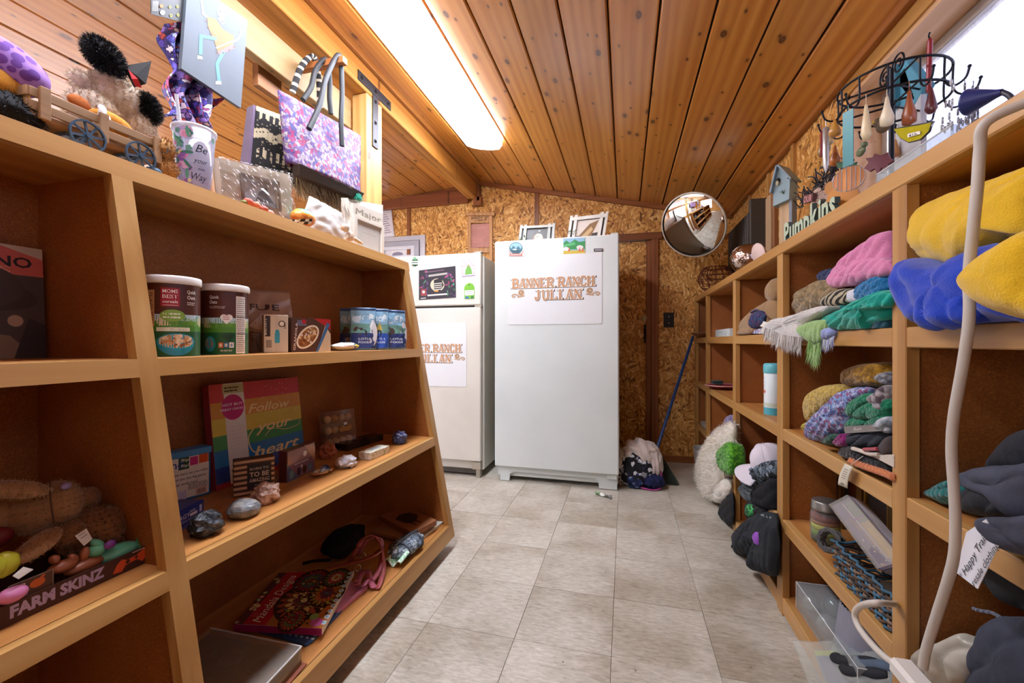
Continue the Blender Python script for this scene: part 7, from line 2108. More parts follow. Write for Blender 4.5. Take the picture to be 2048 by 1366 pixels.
# fringed scarves over the edge
def fringe_scarf(name, label, outl, m, pts, n_, ln, cols, X, seed):
  o = cloth(name, label, m, outl, 'scarf', 'fringed scarves over the shelf edge')
  rr = random.Random(seed); f_ = MB()
  for _ in range(n_):
    t = rr.random() * (len(pts) - 1); i = int(t); q = onX(pts[i][0] + (pts[i + 1][0] - pts[i][0]) * (t - i),pts[i][1] + (pts[i + 1][1] - pts[i][1]) * (t - i),X - rr.uniform(0,.014))
    f_.hairs([(q, (-.1, rr.uniform(-.15, .05), -1))], ln, .0014, cols, .12, rr, .3)
  h_ = f_.build('fringe', paint(.9), o); h_['kind'] = 'stuff'
  return o
fringe_scarf('white_fringed_scarf','white scarf with long fringe spilling over the upper shelf edge',[([(1524,664),(1545,640),(1582,632),(1640,613),(1656,618),(1615,648),(1606,682),(1575,676),(1545,672)],.52,.1,.02,.006,8,(0,1,.2),1)],
       fleece('#c9c5c0',.95,200),[(1530,655),(1545,660),(1560,668),(1580,672),(1602,675)],700,.045,['#cfcbc6','#dedbd6','#b8b4b0'],.512,3)
fringe_scarf('green_fringed_scarf','pale green fringed scarf end hanging below the upper shelf',[([(1598,660),(1616,648),(1652,640),(1656,660),(1642,690),(1622,684)],.52,.08,.02,.006,7,(0,1,.4),2)],
       fleece('#8fb070',.95,200),[(1618,680),(1628,690),(1640,685),(1632,700)],260,.05,['#a4c888','#86b068','#c0dca4'],.508,4)
fringe_scarf('lavender_fringed_scarf','short lavender fringe beside the pale green scarf end',[([(1640,668),(1650,655),(1668,658),(1668,672),(1652,680)],.525,.06,.015,.004,6,(0,1,.2),3)],
       fleece('#8c98c4',.95,200),[(1645,678),(1655,680),(1668,672)],160,.026,['#98a4d0','#c0c8e0','#d8e0d0'],.512,5)
# ---- second section, third shelf
cloth('mustard_knit_hat','mustard yellow knit hat at the top of the lower knit pile',knit('#a87c1e','#8c6414',95),[([(1698,760),(1704,740),(1740,727),(1784,729),(1784,768),(1742,774),(1706,771)],.60,.14,.04,.005,5,(0,.4,1),1)],'knit hat','knit things in the lower pile')
cloth('grey_flecked_knit','small grey flecked knit cuff by the post over the mustard hat',knit('#6c7078','#9a9ca2',110),[([(1762,756),(1772,746),(1784,746),(1784,768),(1770,766)],.57,.1,.02,.004,5,(0,.4,1),2)],'knitwear','knit things in the lower pile')
cloth('yellow_knit_hat','pale yellow knit hat leaning at the left of the lower pile',knit('#cfb258','#c0a048',120),[([(1620,838),(1621,800),(1645,777),(1682,768),(1712,776),(1692,802),(1655,830),(1632,846)],.60,.14,.04,.005,4,(0,.8,.5),3)],'knit hat','knit things in the lower pile',Z2)
cloth('rust_knit','rust red knit corner behind the pale yellow hat',knit('#8a3a20',None,120),[([(1605,848),(1612,820),(1628,810),(1632,842),(1612,855)],.63,.1,.02,.004,4,(0,.8,.5),4)],'knitwear','knit things in the lower pile',Z2)
cloth('fuzzy_scarf','long-haired multicoloured eyelash-yarn scarf across the lower pile',pattern(['#8a98c0','#6a5a88','#7a9ac0','#8a5878','#5a6aa0','#a8b0cc'],140,.9),[([(1614,862),(1632,835),(1668,802),(1700,779),(1738,776),(1735,795),(1704,832),(1692,862),(1650,884),(1625,880)],.57,.12,.03,.008,5,(0,.7,.7),5)],'scarf',None,Z2,(7000,.016,['#a8b8dc','#6a88b8','#8a3a6a','#c8d4e4','#4a9a9a','#b85a88','#5a4a98','#d8d0e0'],.0010))
GRN = knit('#0f7a56', None, 120)
r = None
b = MB()
for pxl,X,sd in (([(1697,830),(1700,812),(1725,792),(1748,786),(1752,800),(1730,818),(1712,834)],.56,1),([(1712,832),(1732,812),(1760,800),(1762,816),(1742,836),(1722,840)],.55,2),([(1740,835),(1750,812),(1772,798),(1785,802),(1785,822),(1760,842)],.55,3),
           ([(1695,852),(1712,836),(1740,838),(1745,850),(1720,858)],.555,4),([(1735,852),(1752,838),(1785,822),(1785,838),(1760,856)],.555,5)):
  puff(b, pxl, X, .1, .018, .002, 4, (0, 1, .5), sd, 40, 8)
for q_ in b.v: q_.z = max(q_.z, Z2 + .001)
o = b.thing('green_knit_gloves',GRN,'emerald green knit gloves lying across the lower pile','gloves','knit things in the lower pile')
cloth('grey_flecked_knit','white and grey chunky flecked knit by the post in the lower pile',knit('#a8a4a8','#6a5c64',85),[([(1755,798),(1775,776),(1784,774),(1784,822),(1768,816)],.555,.12,.03,.005,5,(0,.4,1),6)],'knitwear','knit things in the lower pile')
cloth('grey_flecked_knit','grey flecked knit ball under the green gloves',knit('#8a9aa4','#b8c0c8',85),[([(1760,846),(1784,834),(1784,862),(1766,860)],.55,.1,.02,.005,5,(0,.4,1),7)],'knitwear','knit things in the lower pile')
b = MB(); q_ = [onX(*s_,.535) for s_ in ((1690,867),(1764,862),(1763,848),(1687,853))]; qslab(b,q_,.001,(1,0,0)); o = b.thing('grey_hang_tag',plain('#7a7672',.5),'grey card hang tag under the green gloves','tag')
p = Print(); p.text('fun',.28,.3,.5,'#d8d4d0',.22,'l',0,.3); p.line([(.05,.12),(.95,.12)],.05,'#a8a4a0'); p.put(lambda a_,c__,l: bil(q_,a_,c__) + Vec((-.0003 - l,0,0)),'tag_print',o,MATP)
cloth('dark_gloves','dark blue-grey knit gloves beneath the hang tag',plain('#232a34',.85,0,.2,.3,160),[([(1690,872),(1764,864),(1784,862),(1784,892),(1742,897),(1702,892)],.56,.12,.02,.006,5,(0,.5,.8),8)],'gloves','knit things in the lower pile')
cloth('magenta_knit','small magenta knit tip in the lower pile',knit('#8a1a6a',None,140),[([(1672,886),(1690,867),(1698,888),(1682,894)],.545,.06,.015,.003,5,(0,.5,.8),9)],'knitwear','knit things in the lower pile')
cloth('dark_green_knit','dark green knit cuff under the fuzzy scarf',knit('#0e4a38',None,140),[([(1648,884),(1668,868),(1680,876),(1662,890)],.545,.08,.015,.003,5,(0,.5,.8),10)],'knitwear','knit things in the lower pile')
cloth('yellow_pompom','small lemon yellow crochet flower at the left of the fuzzy scarf',knit('#cfc23a',None,140),[([(1610,860),(1614,846),(1630,846),(1628,862)],.575,.05,.02,.006,9,(0,.5,.8),11)],'crochet','knit things in the lower pile')
# braided hat
r = cloth('braided_hat','black and cream braided wool hat with coral braided rim on the shelf edge',knit('#1c1c20',None,70),[([(1682,906),(1695,893),(1722,896),(1750,914),(1790,930),(1788,943),(1742,932),(1702,918)],.55,.1,.02,.004,8,(0,1,.5),12)],'hat')
cr = [onX(x, y, .528) for x, y in ((1700, 921), (1722, 930), (1745, 938), (1768, 946), (1788, 955))]
pp = spath(cr, 12); b = MB()
for k in (0,1): b.tube([q + Vec((.004 * math.cos(i * .9 + k * PI),0,.004 * math.sin(i * .9 + k * PI))) for i,q in enumerate(pp)],.0048,7)
b.build('coral_rim', fleece('#c87a4e', .9), r)
cf = onX(1748, 912, .535); b = MB()
for k in range(9):
  e_ = onX(1790, 911 + k * 2.9, .53); b.tube([cf, e_], .0022, 6)
b.build('cream_fan', fleece('#cfc4b4', .9), r)
b = MB(); b.tube(spath([onX(x,y,.53) for x,y in ((1706,897),(1722,902),(1740,908),(1758,909))],6),.005,7); b.build('cream_band',fleece('#cfc4b4',.9),r)
b = MB(); b.tube([onX(1728,899,.526),onX(1755,898,.526)],.004,6); b.build('red_flecks',fleece('#a8404a',.9),r)
cloth('grey_felt_flap','grey-brown felt flap lying on the braided hat',plain('#4c4444',.9,0,.15),[([(1762,900),(1784,872),(1788,905),(1775,912)],.54,.08,.015,.003,3,(0,1,.5),13)],'clothing')
tagq = [onX(x, y, .518) for x, y in ((1676, 969), (1695, 977), (1706, 934), (1690, 927))]
b = MB(); b.sheet(lambda a,v: bil(tagq,a,v) + Vec((-.003 * math.sin(PI * v),0,0)),4,8,.0008); o = b.thing('paper_price_tag',plain('#cfc8b4',.6,0,.03),'long cream price tag hanging from the lower knit pile over the shelf edge','tag')
b = MB(); b.tube([onX(1700,931,.517),onX(1712,922,.52),onX(1726,912,.53)],.0006,5); b.build('tag_string',WHITE,o)
p = Print()
for k in range(5): p.rect(.25, .78 - k * .1, .75, .80 - k * .1, '#4a4640')
p.text('10',.35,.08,.1,'#4a4640',.3); p.put(lambda a_,c__,l: bil(tagq,a_,c__) + Vec((-.0008 - .003 * math.sin(PI * c__) - l,0,0)),'tag_print',o,MATP)
# ---- second section, fourth shelf: jar, twig ring, basket, boxed wand, frames
c_ = onX(1651, 1075, .60); jz = Z3
r = wroot('glass_jar', 'glass jar of coloured layers with metal screw lid', 'jar', (.60, c_.y, jz))
Mj = Matrix.Translation((.60, c_.y, jz)); jr = .040
b = MB(); b.lathe([(0,.002),(.036,.002),(jr,.008),(jr,.085),(.034,.100),(.031,.104),(.031,.112)],32,Mj); b.build('jar_glass',glassy('jar_glass','#e4ece4',.03,.1),r)
b = MB(); b.lathe([(.0,.128),(.033,.128),(.036,.125),(.0365,.108),(.038,.106),(.038,.100),(.0355,.099)],32,Mj); b.build('screw_lid',plain('#8c8a84',.35,.8,.1),r)
for k,(z0,z1,hx) in enumerate(((.004,.022,'#3a4a38'),(.022,.040,'#7a9a48'),(.040,.058,'#c8c04a'),(.058,.068,'#b86a3a'),(.068,.082,'#8a3030'))):
  b = MB(); b.lathe([(0,z0),(jr - .003,z0),(jr - .003,z1),(0,z1 + .002)],24,Mj); b.build('coloured_layer',plain(hx,.7,0,.2),r)
cr = onX(1662, 1082, .555); b = MB(); rr = random.Random(5)
nrm_ = Vec((-.8, -.5, .35)).normalized(); uu = nrm_.orthogonal().normalized(); vv = nrm_.cross(uu)
for k in range(11):
  R0 = .026 + rr.uniform(-.005, .005); o_ = nrm_ * rr.uniform(-.014, .014); ph = rr.uniform(0, 6)
  b.tube([cr + o_ + (uu * math.cos(a) + vv * math.sin(a)) * (R0 + .0015 * math.sin(a * 9 + ph)) for a in [2 * PI * i / 40 for i in range(40)]],.0028,6,True)
b.thing('twig_ring',plain('#4c4a48',.7,0,.3,.4,60),'small grey twisted twig ring leaning on the jar','ring')
# woven basket: a long shallow basket of coloured strands
b0_, b1_ = onX(1676, 1132, .545), onX(1800, 1205, .545)
b0_ = Vec((.545, onX(1676, 1100, .545).y, Z3)); b1_ = Vec((.545, 1.06, Z3)); hB = .085
r = wroot('woven_basket','rectangular basket woven from blue and brown twisted strands','basket',(.63,(b0_.y + b1_.y) / 2,Z3))
rr = random.Random(3)
loop = [(.545, b0_.y), (.545, b1_.y), (.74, b1_.y), (.74, b0_.y)]
per_ = []
for i in range(4):
  a, e_ = loop[i], loop[(i + 1) % 4]
  for k in range(16): per_.append((a[0] + (e_[0] - a[0]) * k / 16, a[1] + (e_[1] - a[1]) * k / 16))
cxm, cym = .6425, (b0_.y + b1_.y) / 2
for lv in range(13):
  z = Z3 + .006 + hB * lv / 12.5; flr = 1 + .08 * lv / 12
  pts = [Vec((cxm + (x - cxm) * flr + .003 * math.sin(i * PI + lv * PI) * (1 if i % 2 else -1) * 0 + (0.004 if (i + lv) % 2 else -.004) * (1 if abs(x - .545) < .01 else 0),cym + (y - cym) * flr,z + rr.uniform(-.002,.002) + .003 * math.sin(i * 1.3 + lv))) for i,(x,y) in enumerate(per_)]
  b = MB(); b.tube(pts,.0036,6,True); b.build('woven_strand',plain(['#2f5870','#5a4030','#3a6a84','#7a6048','#2c2a30','#4a3626'][lv % 6],.45,0,.2),r)
b = MB()
for i, (x, y) in enumerate(per_):
  if i % 4 == 0: b.tube([(x + .004,y,Z3 + .002),(cxm + (x + .004 - cxm) * 1.08,cym + (y - cym) * 1.08,Z3 + hB + .008)],.003,6)
h_ = b.build('basket_stakes', plain('#3a2c24', .6), r); h_['kind'] = 'stuff'
b = MB(); b.span((.56,min(b0_.y,b1_.y) + .01,Z3 + .001),(.73,max(b0_.y,b1_.y) - .01,Z3 + .006)); b.build('basket_floor',plain('#4a3a2c',.7),r)
# clear boxed wand standing in the basket
q = [onX(1762, 1142, .575), onX(1815, 1125, .60), onX(1712, 975, .60), onX(1664, 1012, .575)]
r = wroot('boxed_purple_wand','clear-fronted gift box with purple wand card leaning out of the basket','gift box',(q[0] + q[1]) / 2)
q[2] = q[1] + q[3] - q[0]
nb = (q[1] - q[0]).cross(q[3] - q[0]).normalized()
if nb.dot(Vec((0, 0, EYE)) - q[0]) < 0: nb = -nb
b = MB(); qslab(b,[k - nb * .004 for k in q],.032,-nb); b.build('carton',plain('#cfc9c8',.45,0,.04),r)
b = MB(); qslab(b, q, .003, -nb); o = b.build('backing_card', plain('#8c84a8', .4, 0, .06), r)
p = Print(); p.rect(.06,.04,.55,.96,'#9088b0'); p.rect(.55,.05,.95,.6,'#c4b4a0'); p.rect(.55,.6,.95,.95,'#9aa4ac'); p.poly([(.1,.05),(.5,.05),(.3,.3),(.1,.25)],'#5a4888')
p.poly([(.48,.1),(.56,.1),(.50,.95),(.44,.95)],'#cfc8d8'); p.rect(.62,.1,.8,.5,'#d8c09c'); p.rect(.45,.66,.9,.69,'#a890c0')
rr = random.Random(8)
for _ in range(12): p.disc(rr.uniform(.1,.5),rr.uniform(.05,.4),.025,rr.choice(['#e8e4e0','#d8a44a','#c8d0dc']),7,.012)
p.text('PIXIE',.30,.7,.05,'#d8c060',.2,'l',.02,0,-1.2); p.text('WAND',.36,.45,.05,'#d8c060',.2,'l',.02,0,-1.2)
p.put(lambda a_, c__, l: bil(q, a_, c__) + nb * (l + .0004), 'wand_print', o, GLOSSP)
b = MB(); qslab(b, [k + nb * .010 for k in q], .0006, -nb)
for i in range(4):
  a,e_ = q[i],q[(i + 1) % 4]; qslab(b,[a,e_,e_ + nb * .010,a + nb * .010],.0006,(q[0] + q[2]) / 2 - a)
b.build('clear_window', CLEAR, r)
# gold-edged frames behind
for i,(qq,lb) in enumerate(((((1660,1050),(1690,1050),(1690,935),(1660,930)),'narrow gold-edged dark picture frame standing behind the jar'),(((1720,1080),(1800,1120),(1800,980),(1722,955)),'dark gold picture frame with small photo behind the boxed wand'))):
  q4 = [onX(*s_, .70) for s_ in qq]
  r = wroot('gold_edged_frame',lb,'picture frame',(q4[0].x,(q4[0].y + q4[1].y) / 2,Z3),'gold-edged frames')
  for k in (0, 1): q4[k].z = Z3 + .001
  for k in (2, 3): q4[k].z = min(q4[k].z, Z2 - .03)
  b = MB(); qslab(b, q4, .01, (1, 0, 0)); b.build('picture', plain('#23262c', .4, 0, .3), r)
  b = MB(); rim(b,q4,0,0,1,1,.16,.12,.012,Vec((-1,0,0))); b.build('gold_border',plain('#6e5426',.35,.7,.2),r)
  b = MB(); rim(b,q4,.17,.13,.83,.87,.05,.04,.008,Vec((-1,0,0))); b.build('inner_border',plain('#b0904a',.35,.6,.2),r)
# ---- second section, bottom: clear box of glass balls, ribbed shade, bag of socks on the floor
q = [onX(*s_, .56) for s_ in ((1600, 1215), (1712, 1296))]
y0_, y1_ = q[0].y, q[1].y
cb0 = Vec((.555, onX(1592, 1180, .555).y, Z4)); cb1 = Vec((.555, onX(1715, 1280, .555).y, Z4)); hbx = .085
ya, yb = sorted((cb0.y, cb1.y))
r = wroot('clear_ornament_box','long clear plastic box of glass ball ornaments on the bottom shelf','box',(.62,(ya + yb) / 2,Z4))
b = MB(); b.span((.56,ya,Z4 + .001),(.68,yb,Z4 + .006)); b.build('cardboard_base',plain('#6a5a4a',.6,0,.1),r)
b = MB()
for a,e_ in (((.555,ya - .001,Z4),(.556,yb + .001,Z4 + hbx)),((.684,ya - .001,Z4),(.685,yb + .001,Z4 + hbx)),((.556,ya - .001,Z4),(.684,ya,Z4 + hbx)),((.556,yb,Z4),(.684,yb + .001,Z4 + hbx)),((.556,ya,Z4 + hbx - .001),(.684,yb,Z4 + hbx))): b.span(a,e_)
b.build('clear_cover', glassy('clear_box_plastic', '#eef2f2', .06, .14), r)
b = MB()
for x in (.5555, .6845):
  b.tube([(x, ya, Z4 + hbx), (x, yb, Z4 + hbx)], .0012, 6)
for y in (ya, yb):
  b.tube([(.5555,y,Z4 + hbx),(.6845,y,Z4 + hbx)],.0012,6); b.tube([(.5555,y,Z4),(.5555,y,Z4 + hbx)],.0012,6)
b.build('box_edges', glassy('box_edge_plastic', '#ffffff', .1, .5), r)
for k in range(4):
  for j in (0, 1):
    b = MB(); cc = Vec((.59 + j * .062,yb - .035 - k * (yb - ya - .07) / 3,Z4 + .037)); b.ell(cc,.029,None,None,22,12); b.cyl(cc + Vec((0,0,.028)),cc + Vec((0,0,.036)),.006,None,10)
    b.build('glass_ball',plain('#9aa0a0',.08,.55,.1) if (k + j) % 2 else plain('#b8b8b4',.06,.75,.1),r)
b = MB(); b.span((.60,ya + .07,Z4 + hbx + .0002),(.63,ya + .10,Z4 + hbx + .001)); b.build('price_sticker',WHITE,r)
b = MB()
ln0 = Vec((.63, onX(1720, 1225, .63).y, Z4)); nn_ = 60; vs = []
for j in range(9):
  t = j / 8
  for i in range(nn_):
    a = 2 * PI * i / nn_; rad = .055 + .02 * (1 - t) + (.0025 if i % 2 else -.0025)
    vs.append(ln0 + Vec((rad * math.cos(a), rad * 1.1 * math.sin(a) - .035, .002 + .17 * t)))
b.add(vs,[(j * nn_ + i,j * nn_ + (i + 1) % nn_,(j + 1) * nn_ + (i + 1) % nn_,(j + 1) * nn_ + i) for j in range(8) for i in range(nn_)],None,None,True)
b.thing('ribbed_lamp_shade',plain('#8a8c98',.5,0,.1),'grey finely ribbed shade standing behind the clear ornament box','lamp shade')
zf = .002
r = wroot('bag_of_socks','clear zip bag of dark socks with coloured card at the foot of the shelving','bag',onZ(1690,1366,0) + Vec((.02,0,0)))
fq = [onP(x,y,(.445,.9,.012),(-.6,0,.8)) for x,y in ((1640,1440),(1812,1440),(1786,1292),(1584,1290))]
b = MB(); b.sheet(lambda a,v: bil(fq,a,v) + Vec((0,0,.012 + .022 * math.sin(PI * a) ** .5 * math.sin(PI * v) ** .5 + .006 * noise.noise(Vec((a * 6,v * 7,1))))),26,26,.0005); b.build('clear_bag',glassy('zip_bag_plastic','#f2f4f0',.08,.16),r)
b = MB(); qslab(b,[bil(fq,s_,t_) + Vec((0,0,.006)) for s_,t_ in ((.22,.1),(.97,.1),(.97,.88),(.22,.88))],.003,(0,0,-1)); o = b.build('colour_card',plain('#7a7a8c',.4),r)
p = Print(); p.rect(.22,.80,.97,.88,'#b8c04a'); p.rect(.24,.4,.6,.8,'#6a6488'); p.disc(.75,.68,.1,'#a84a5a',14,.08); p.disc(.72,.7,.05,'#d89aa0',10,.04); p.rect(.6,.1,.97,.5,'#4a5a70')
p.put(lambda a_, c__, l: bil(fq, a_, c__) + Vec((0, 0, .0065 + l)), 'card_print', o, MATP)
for k, (s0, t0) in enumerate(((.44, .62), (.50, .46), (.66, .56))):
  b = MB(); c1 = bil(fq,s0,t0) + Vec((0,0,.022)); c2 = bil(fq,min(s0 + .4,.97),t0 - .02) + Vec((0,0,.020))
  b.tube(spath([c1 + Vec((0,.02,0)),c1,c1.lerp(c2,.4),c2],6),[.011,.015] + [.017] * 14 + [.015,.013,.010][:3],12)
  b.build('sock', plain(['#14161c', '#16181e', '#4a5a6c'][k], .8, 0, .2, .4, 120), r)
# ---- third section
RAB = fleece('#94744e', .95, 240)
r = cloth('plush_rabbit','floppy brown plush rabbit with blue patterned bow slumped in the upper third compartment',RAB,
      [([(1482,664),(1486,645),(1508,622),(1532,606),(1553,600),(1554,650),(1530,664),(1505,668)],.575,.1,.035,.004,2,(0,1,.3),1),([(1543,600),(1541,575),(1553,556),(1562,575),(1556,602)],.58,.08,.03,.003,2,(0,1,.3),2),
       ([(1476,668),(1490,655),(1512,656),(1502,668)],.55,.05,.02,.003,2,(0,1,.3),3)],'plush toy',None,Z1,(700,.006,['#94744e','#a88a60','#7e6040'],.0007))
b = MB(); puff(b,[(1502,652),(1508,628),(1526,622),(1530,640),(1518,656)],.545,.05,.02,.004,3,(0,1,.3),2,36,8); b.build('patterned_vest',pattern(['#2a2c4c','#3c3a60','#5a3a58','#24264a','#2f4a6a'],120,.9),r)
b = MB(); b.tube(spath([onX(x,y,.535) for x,y in ((1502,625),(1512,620),(1520,624),(1532,632))],5),.004,6); b.build('blue_bow',plain('#2a2f5a',.7),r)
b = MB(); qslab(b,[onX(*s_,.54) for s_ in ((1515,651),(1546,660),(1556,650),(1520,641))],.002,(1,0,0)); b.thing('white_card',WHITE,'folded white card lying on the plush rabbit','card')
b = MB(); qslab(b,[onX(*s_,.535) for s_ in ((1505,667),(1530,668),(1530,655),(1508,660))],.004,(1,0,0)); b.thing('paper_packet',pattern(['#8a90b8','#c8c8d0','#a8606a','#5a6a9a'],90,.6),'small blue and red patterned packet before the plush rabbit','packet')
cw = onX(1548, 790, .60)
r = wroot('wipes_canister','white and aqua plastic wipes canister in the third section','canister',(.60,cw.y,Z2))
Mw = Matrix.Translation((.60, cw.y, Z2)); rw = .036
b = MB(); b.lathe([(0,0),(rw,0),(rw + .001,.004),(rw + .001,.17),(rw - .004,.176)],32,Mw); b.build('body',plain('#d6e2e2',.35,0,.03),r)
b = MB(); b.lathe([(rw + .002,.172),(rw + .003,.176),(rw + .003,.205),(rw - .002,.212),(0,.214)],32,Mw); b.build('cap',plain('#5fb4bc',.35,0,.05),r)
p = Print(); p.rect(-.11, 0, .11, .03, '#4aa8b8', 40); p.rect(-.11, .034, .11, .05, '#c8d4c0', 40)
for k in range(5): p.rect(-.03, .15 - k * .016, -.005, .153 - k * .016, '#d8a08a')
p.rect(-.02,.09,0,.1,'#d86a5a'); p.sliced(.005).put(on_cyl((.60,cw.y),rw + .0012,PI + .35,Z2),'label_print',r,GLOSSP)
CAPW = plain('#cfc8d0', .7, 0, .05, .2, 200)
cc = Vec((.585, onX(1532, 905, .565).y, onX(1532, 928, .565).z))
fw = Vec((-.62,.62,-.30)).normalized(); upc = (Vec((-.35,.12,.9)) - fw * Vec((-.35,.12,.9)).dot(fw)).normalized(); sdc = fw.cross(upc)
Mc = Matrix(((fw.x,sdc.x,upc.x,cc.x),(fw.y,sdc.y,upc.y,cc.y),(fw.z,sdc.z,upc.z,cc.z),(0,0,0,1)))
b = MB()
def crown(a, v):
  th = 2 * PI * a; ph = PI / 2 * v
  R_ = .078 * math.cos(ph) ** .8
  k = 1 + .05 * noise.noise(Vec((math.cos(th) * 2,math.sin(th) * 2,v * 3))) - .10 * (1 if math.cos(th) < -.2 else 0) * abs(math.sin(3 * th)) * (1 - v)
  return Mc @ Vec((R_ * k * math.cos(th), R_ * k * .92 * math.sin(th), .085 * math.sin(ph) * k))
b.sheet(crown, 48, 16, .003)
for q in b.v: q.x = min(q.x, .78); q.z = max(q.z, Z3 + .02)
r = b.thing('white_baseball_cap',CAPW,'white baseball cap with curved brim on top of the dark knit pile','cap')
b = MB()
def brimf(a, v):
  th = (a - .5) * 2.5
  R0, R1 = .076, .076 + .075 * max(0., math.cos(th * .62)) ** .7
  R_ = R0 + (R1 - R0) * v
  return Mc @ Vec((R_ * math.cos(th),R_ * .95 * math.sin(th),.004 - .10 * math.sin(th) ** 2 * (.3 + .25 * v)))
b.sheet(brimf, 30, 10, .003); b.build('brim', CAPW, r)
b = MB()
for k in range(6):
  th = PI * k / 3 + .26; b.tube([crown(th / (2 * PI),t / 10) + (crown(th / (2 * PI),t / 10) - cc).normalized() * .0015 for t in range(10)],.0012,5)
b.ell(crown(0, 1) , .006, None, None, 10, 6); b.build('crown_seams', plain('#b8b0ba', .7), r)
b = MB(); qslab(b,[crown(u_,v_) + fw * .004 for u_,v_ in ((.975,.30),(.03,.30),(.03,.52),(.975,.52))],.002,-fw); b.build('logo_patch',plain('#22222a',.6),r)
CHUNK = pattern(['#22262c', '#4a5560', '#7a8894', '#2a3038', '#1a1c20', '#5c6874'], 70, .9, None, .8, .5)
cloth('flecked_knit_hat','dark grey and white flecked chunky knit hat under the white cap',CHUNK,[([(1486,965),(1492,945),(1520,930),(1556,922),(1556,955),(1530,965),(1510,985),(1492,978)],.54,.14,.035,.007,5,(0,.5,.9),2)],'hat')
cloth('charcoal_knit_hat','plain charcoal knit hat in the dark pile of the third section',fleece('#1e1f23',.95,260),[([(1510,1000),(1516,975),(1540,962),(1556,958),(1556,1015),(1545,1022),(1522,1015)],.54,.14,.035,.006,3,(0,.5,.9),3)],'hat')
cloth('grey_plastic_bag','crinkled blue-grey plastic bag at the left of the dark pile',plain('#5a666e',.25,0,.25),[([(1480,978),(1490,968),(1510,985),(1518,1002),(1500,1003),(1490,995)],.545,.1,.02,.008,8,(0,1,.5),4)],'bag')
o = cloth('black_printed_shirt','black shirt with green printed emblem folded below the knit hats',plain('#131519',.85,0,.2,.3,160),[([(1495,1030),(1500,1005),(1525,1000),(1552,1018),(1545,1032),(1510,1042)],.55,.12,.03,.006,4,(0,.7,.7),5)],'shirt')
b = MB(); puff(b,[(1496,1030),(1498,1010),(1508,1010),(1512,1024),(1506,1034)],.528,.02,.018,.003,6,(0,1,.2),3,30,6,.92,lambda p_,c__: '#3fae5a' if noise.noise(p_ * 90) > -.1 else '#1a4a2c'); b.build('green_print',paint(.7),o)
BKC = plain('#141b22', .85, 0, .25, .3, 160)
o = cloth('black_tote_bag','large black cloth bag with small purple print spilling out of the bottom third compartment',BKC,
      [([(1474,1095),(1480,1065),(1505,1040),(1535,1025),(1556,1035),(1556,1080),(1530,1095),(1510,1105),(1490,1115),(1478,1118)],.52,.16,.05,.010,3,(0,.8,.5),6),([(1505,1135),(1515,1100),(1535,1060),(1556,1045),(1556,1145),(1530,1145)],.51,.14,.04,.010,4,(0,1,.2),7)],'bag')
b = MB(); puff(b,[(1509,1075),(1513,1064),(1518,1070),(1519,1090),(1515,1092)],.475,.02,.012,.002,8,(0,1,.2),3,24,5); b.build('purple_print',plain('#8a4ab0',.6,0,.2),o)
p = Print();
for k, ch in enumerate('WILD'): p.text(ch, 1521 + k * 6, 1030 - k * 1.6, 4, '#b8c8c4')
p.items = [([(x, 2 * (1030) - y) for x, y in vs], fs, cc, k) for vs, fs, cc, k in p.items]
p.put(lambda x, y, l: onX(x, y + 2, .478), 'white_lettering', o, MATP)
cloth('blue_denim_piece','folded blue denim at the right of the black bag',plain('#3a4e66',.85,0,.15,.3,160),[([(1548,1140),(1550,1100),(1557,1090),(1558,1142)],.525,.1,.02,.004,3,(0,1,.3),8)],'clothing')
# ---- fourth section
A, B = onX(1464, 668, .60), onX(1433, 668, .60); A.z = B.z = Z1
b = MB(); yy = sorted((A.y,B.y)); b.span((.585,yy[0],Z1),(.66,yy[1],Z1 + .048),.002); o = b.thing('painted_tin',plain('#d0dcdc',.4,0,.04),'small white tin painted with blue and green flowers','tin')
p = Print(); rr = random.Random(4); W0 = yy[1] - yy[0]
for _ in range(16): p.disc(rr.uniform(.01,W0 - .01),rr.uniform(.008,.04),rr.uniform(.003,.008),rr.choice(['#5a7ab8','#4a9a7a','#8ab0d8','#3a6aa0','#7aa86a']),8)
p.put(frame((.5848, yy[1], Z1), (0, -1, 0), (0, 0, 1)), 'painted_flowers', o, MATP)
cp = onX(1444, 778, .60); cp.z = Z2
r = wroot('red_plate', 'dark red plate with small objects on it in the fourth section', 'plate', cp)
b = MB(); b.lathe([(0,.004),(.06,.004),(.10,.022),(.102,.024),(.098,.026),(.058,.010),(0,.009)],36,TR(cp,RM(0,0,0))); b.build('plate',plain('#8a2030',.3,0,.08),r)
b = MB(); b.tube([cp + Vec((.10 * math.cos(a),.10 * math.sin(a),.0245)) for a in [2 * PI * i / 40 for i in range(40)]],.003,6,True); b.build('pink_rim',plain('#d8a8a8',.35),r)
for k,(dy,hx,lb) in enumerate(((-.04,'#3a4a4a','small dark green trinket on the red plate'),(.02,'#5a6a70','grey metal trinket on the red plate'))):
  b = MB(); b.box((cp.x - .03,cp.y + dy,cp.z + .037),(.05,.05,.012),None,None,.003); b.cyl((cp.x - .06,cp.y + dy,cp.z + .045),(cp.x + .0,cp.y + dy,cp.z + .049),.006,None,8); b.thing('trinket',plain(hx,.35,.5,.2),lb,'trinket')
FURW = fleece('#d9d3c4', .95, 120)
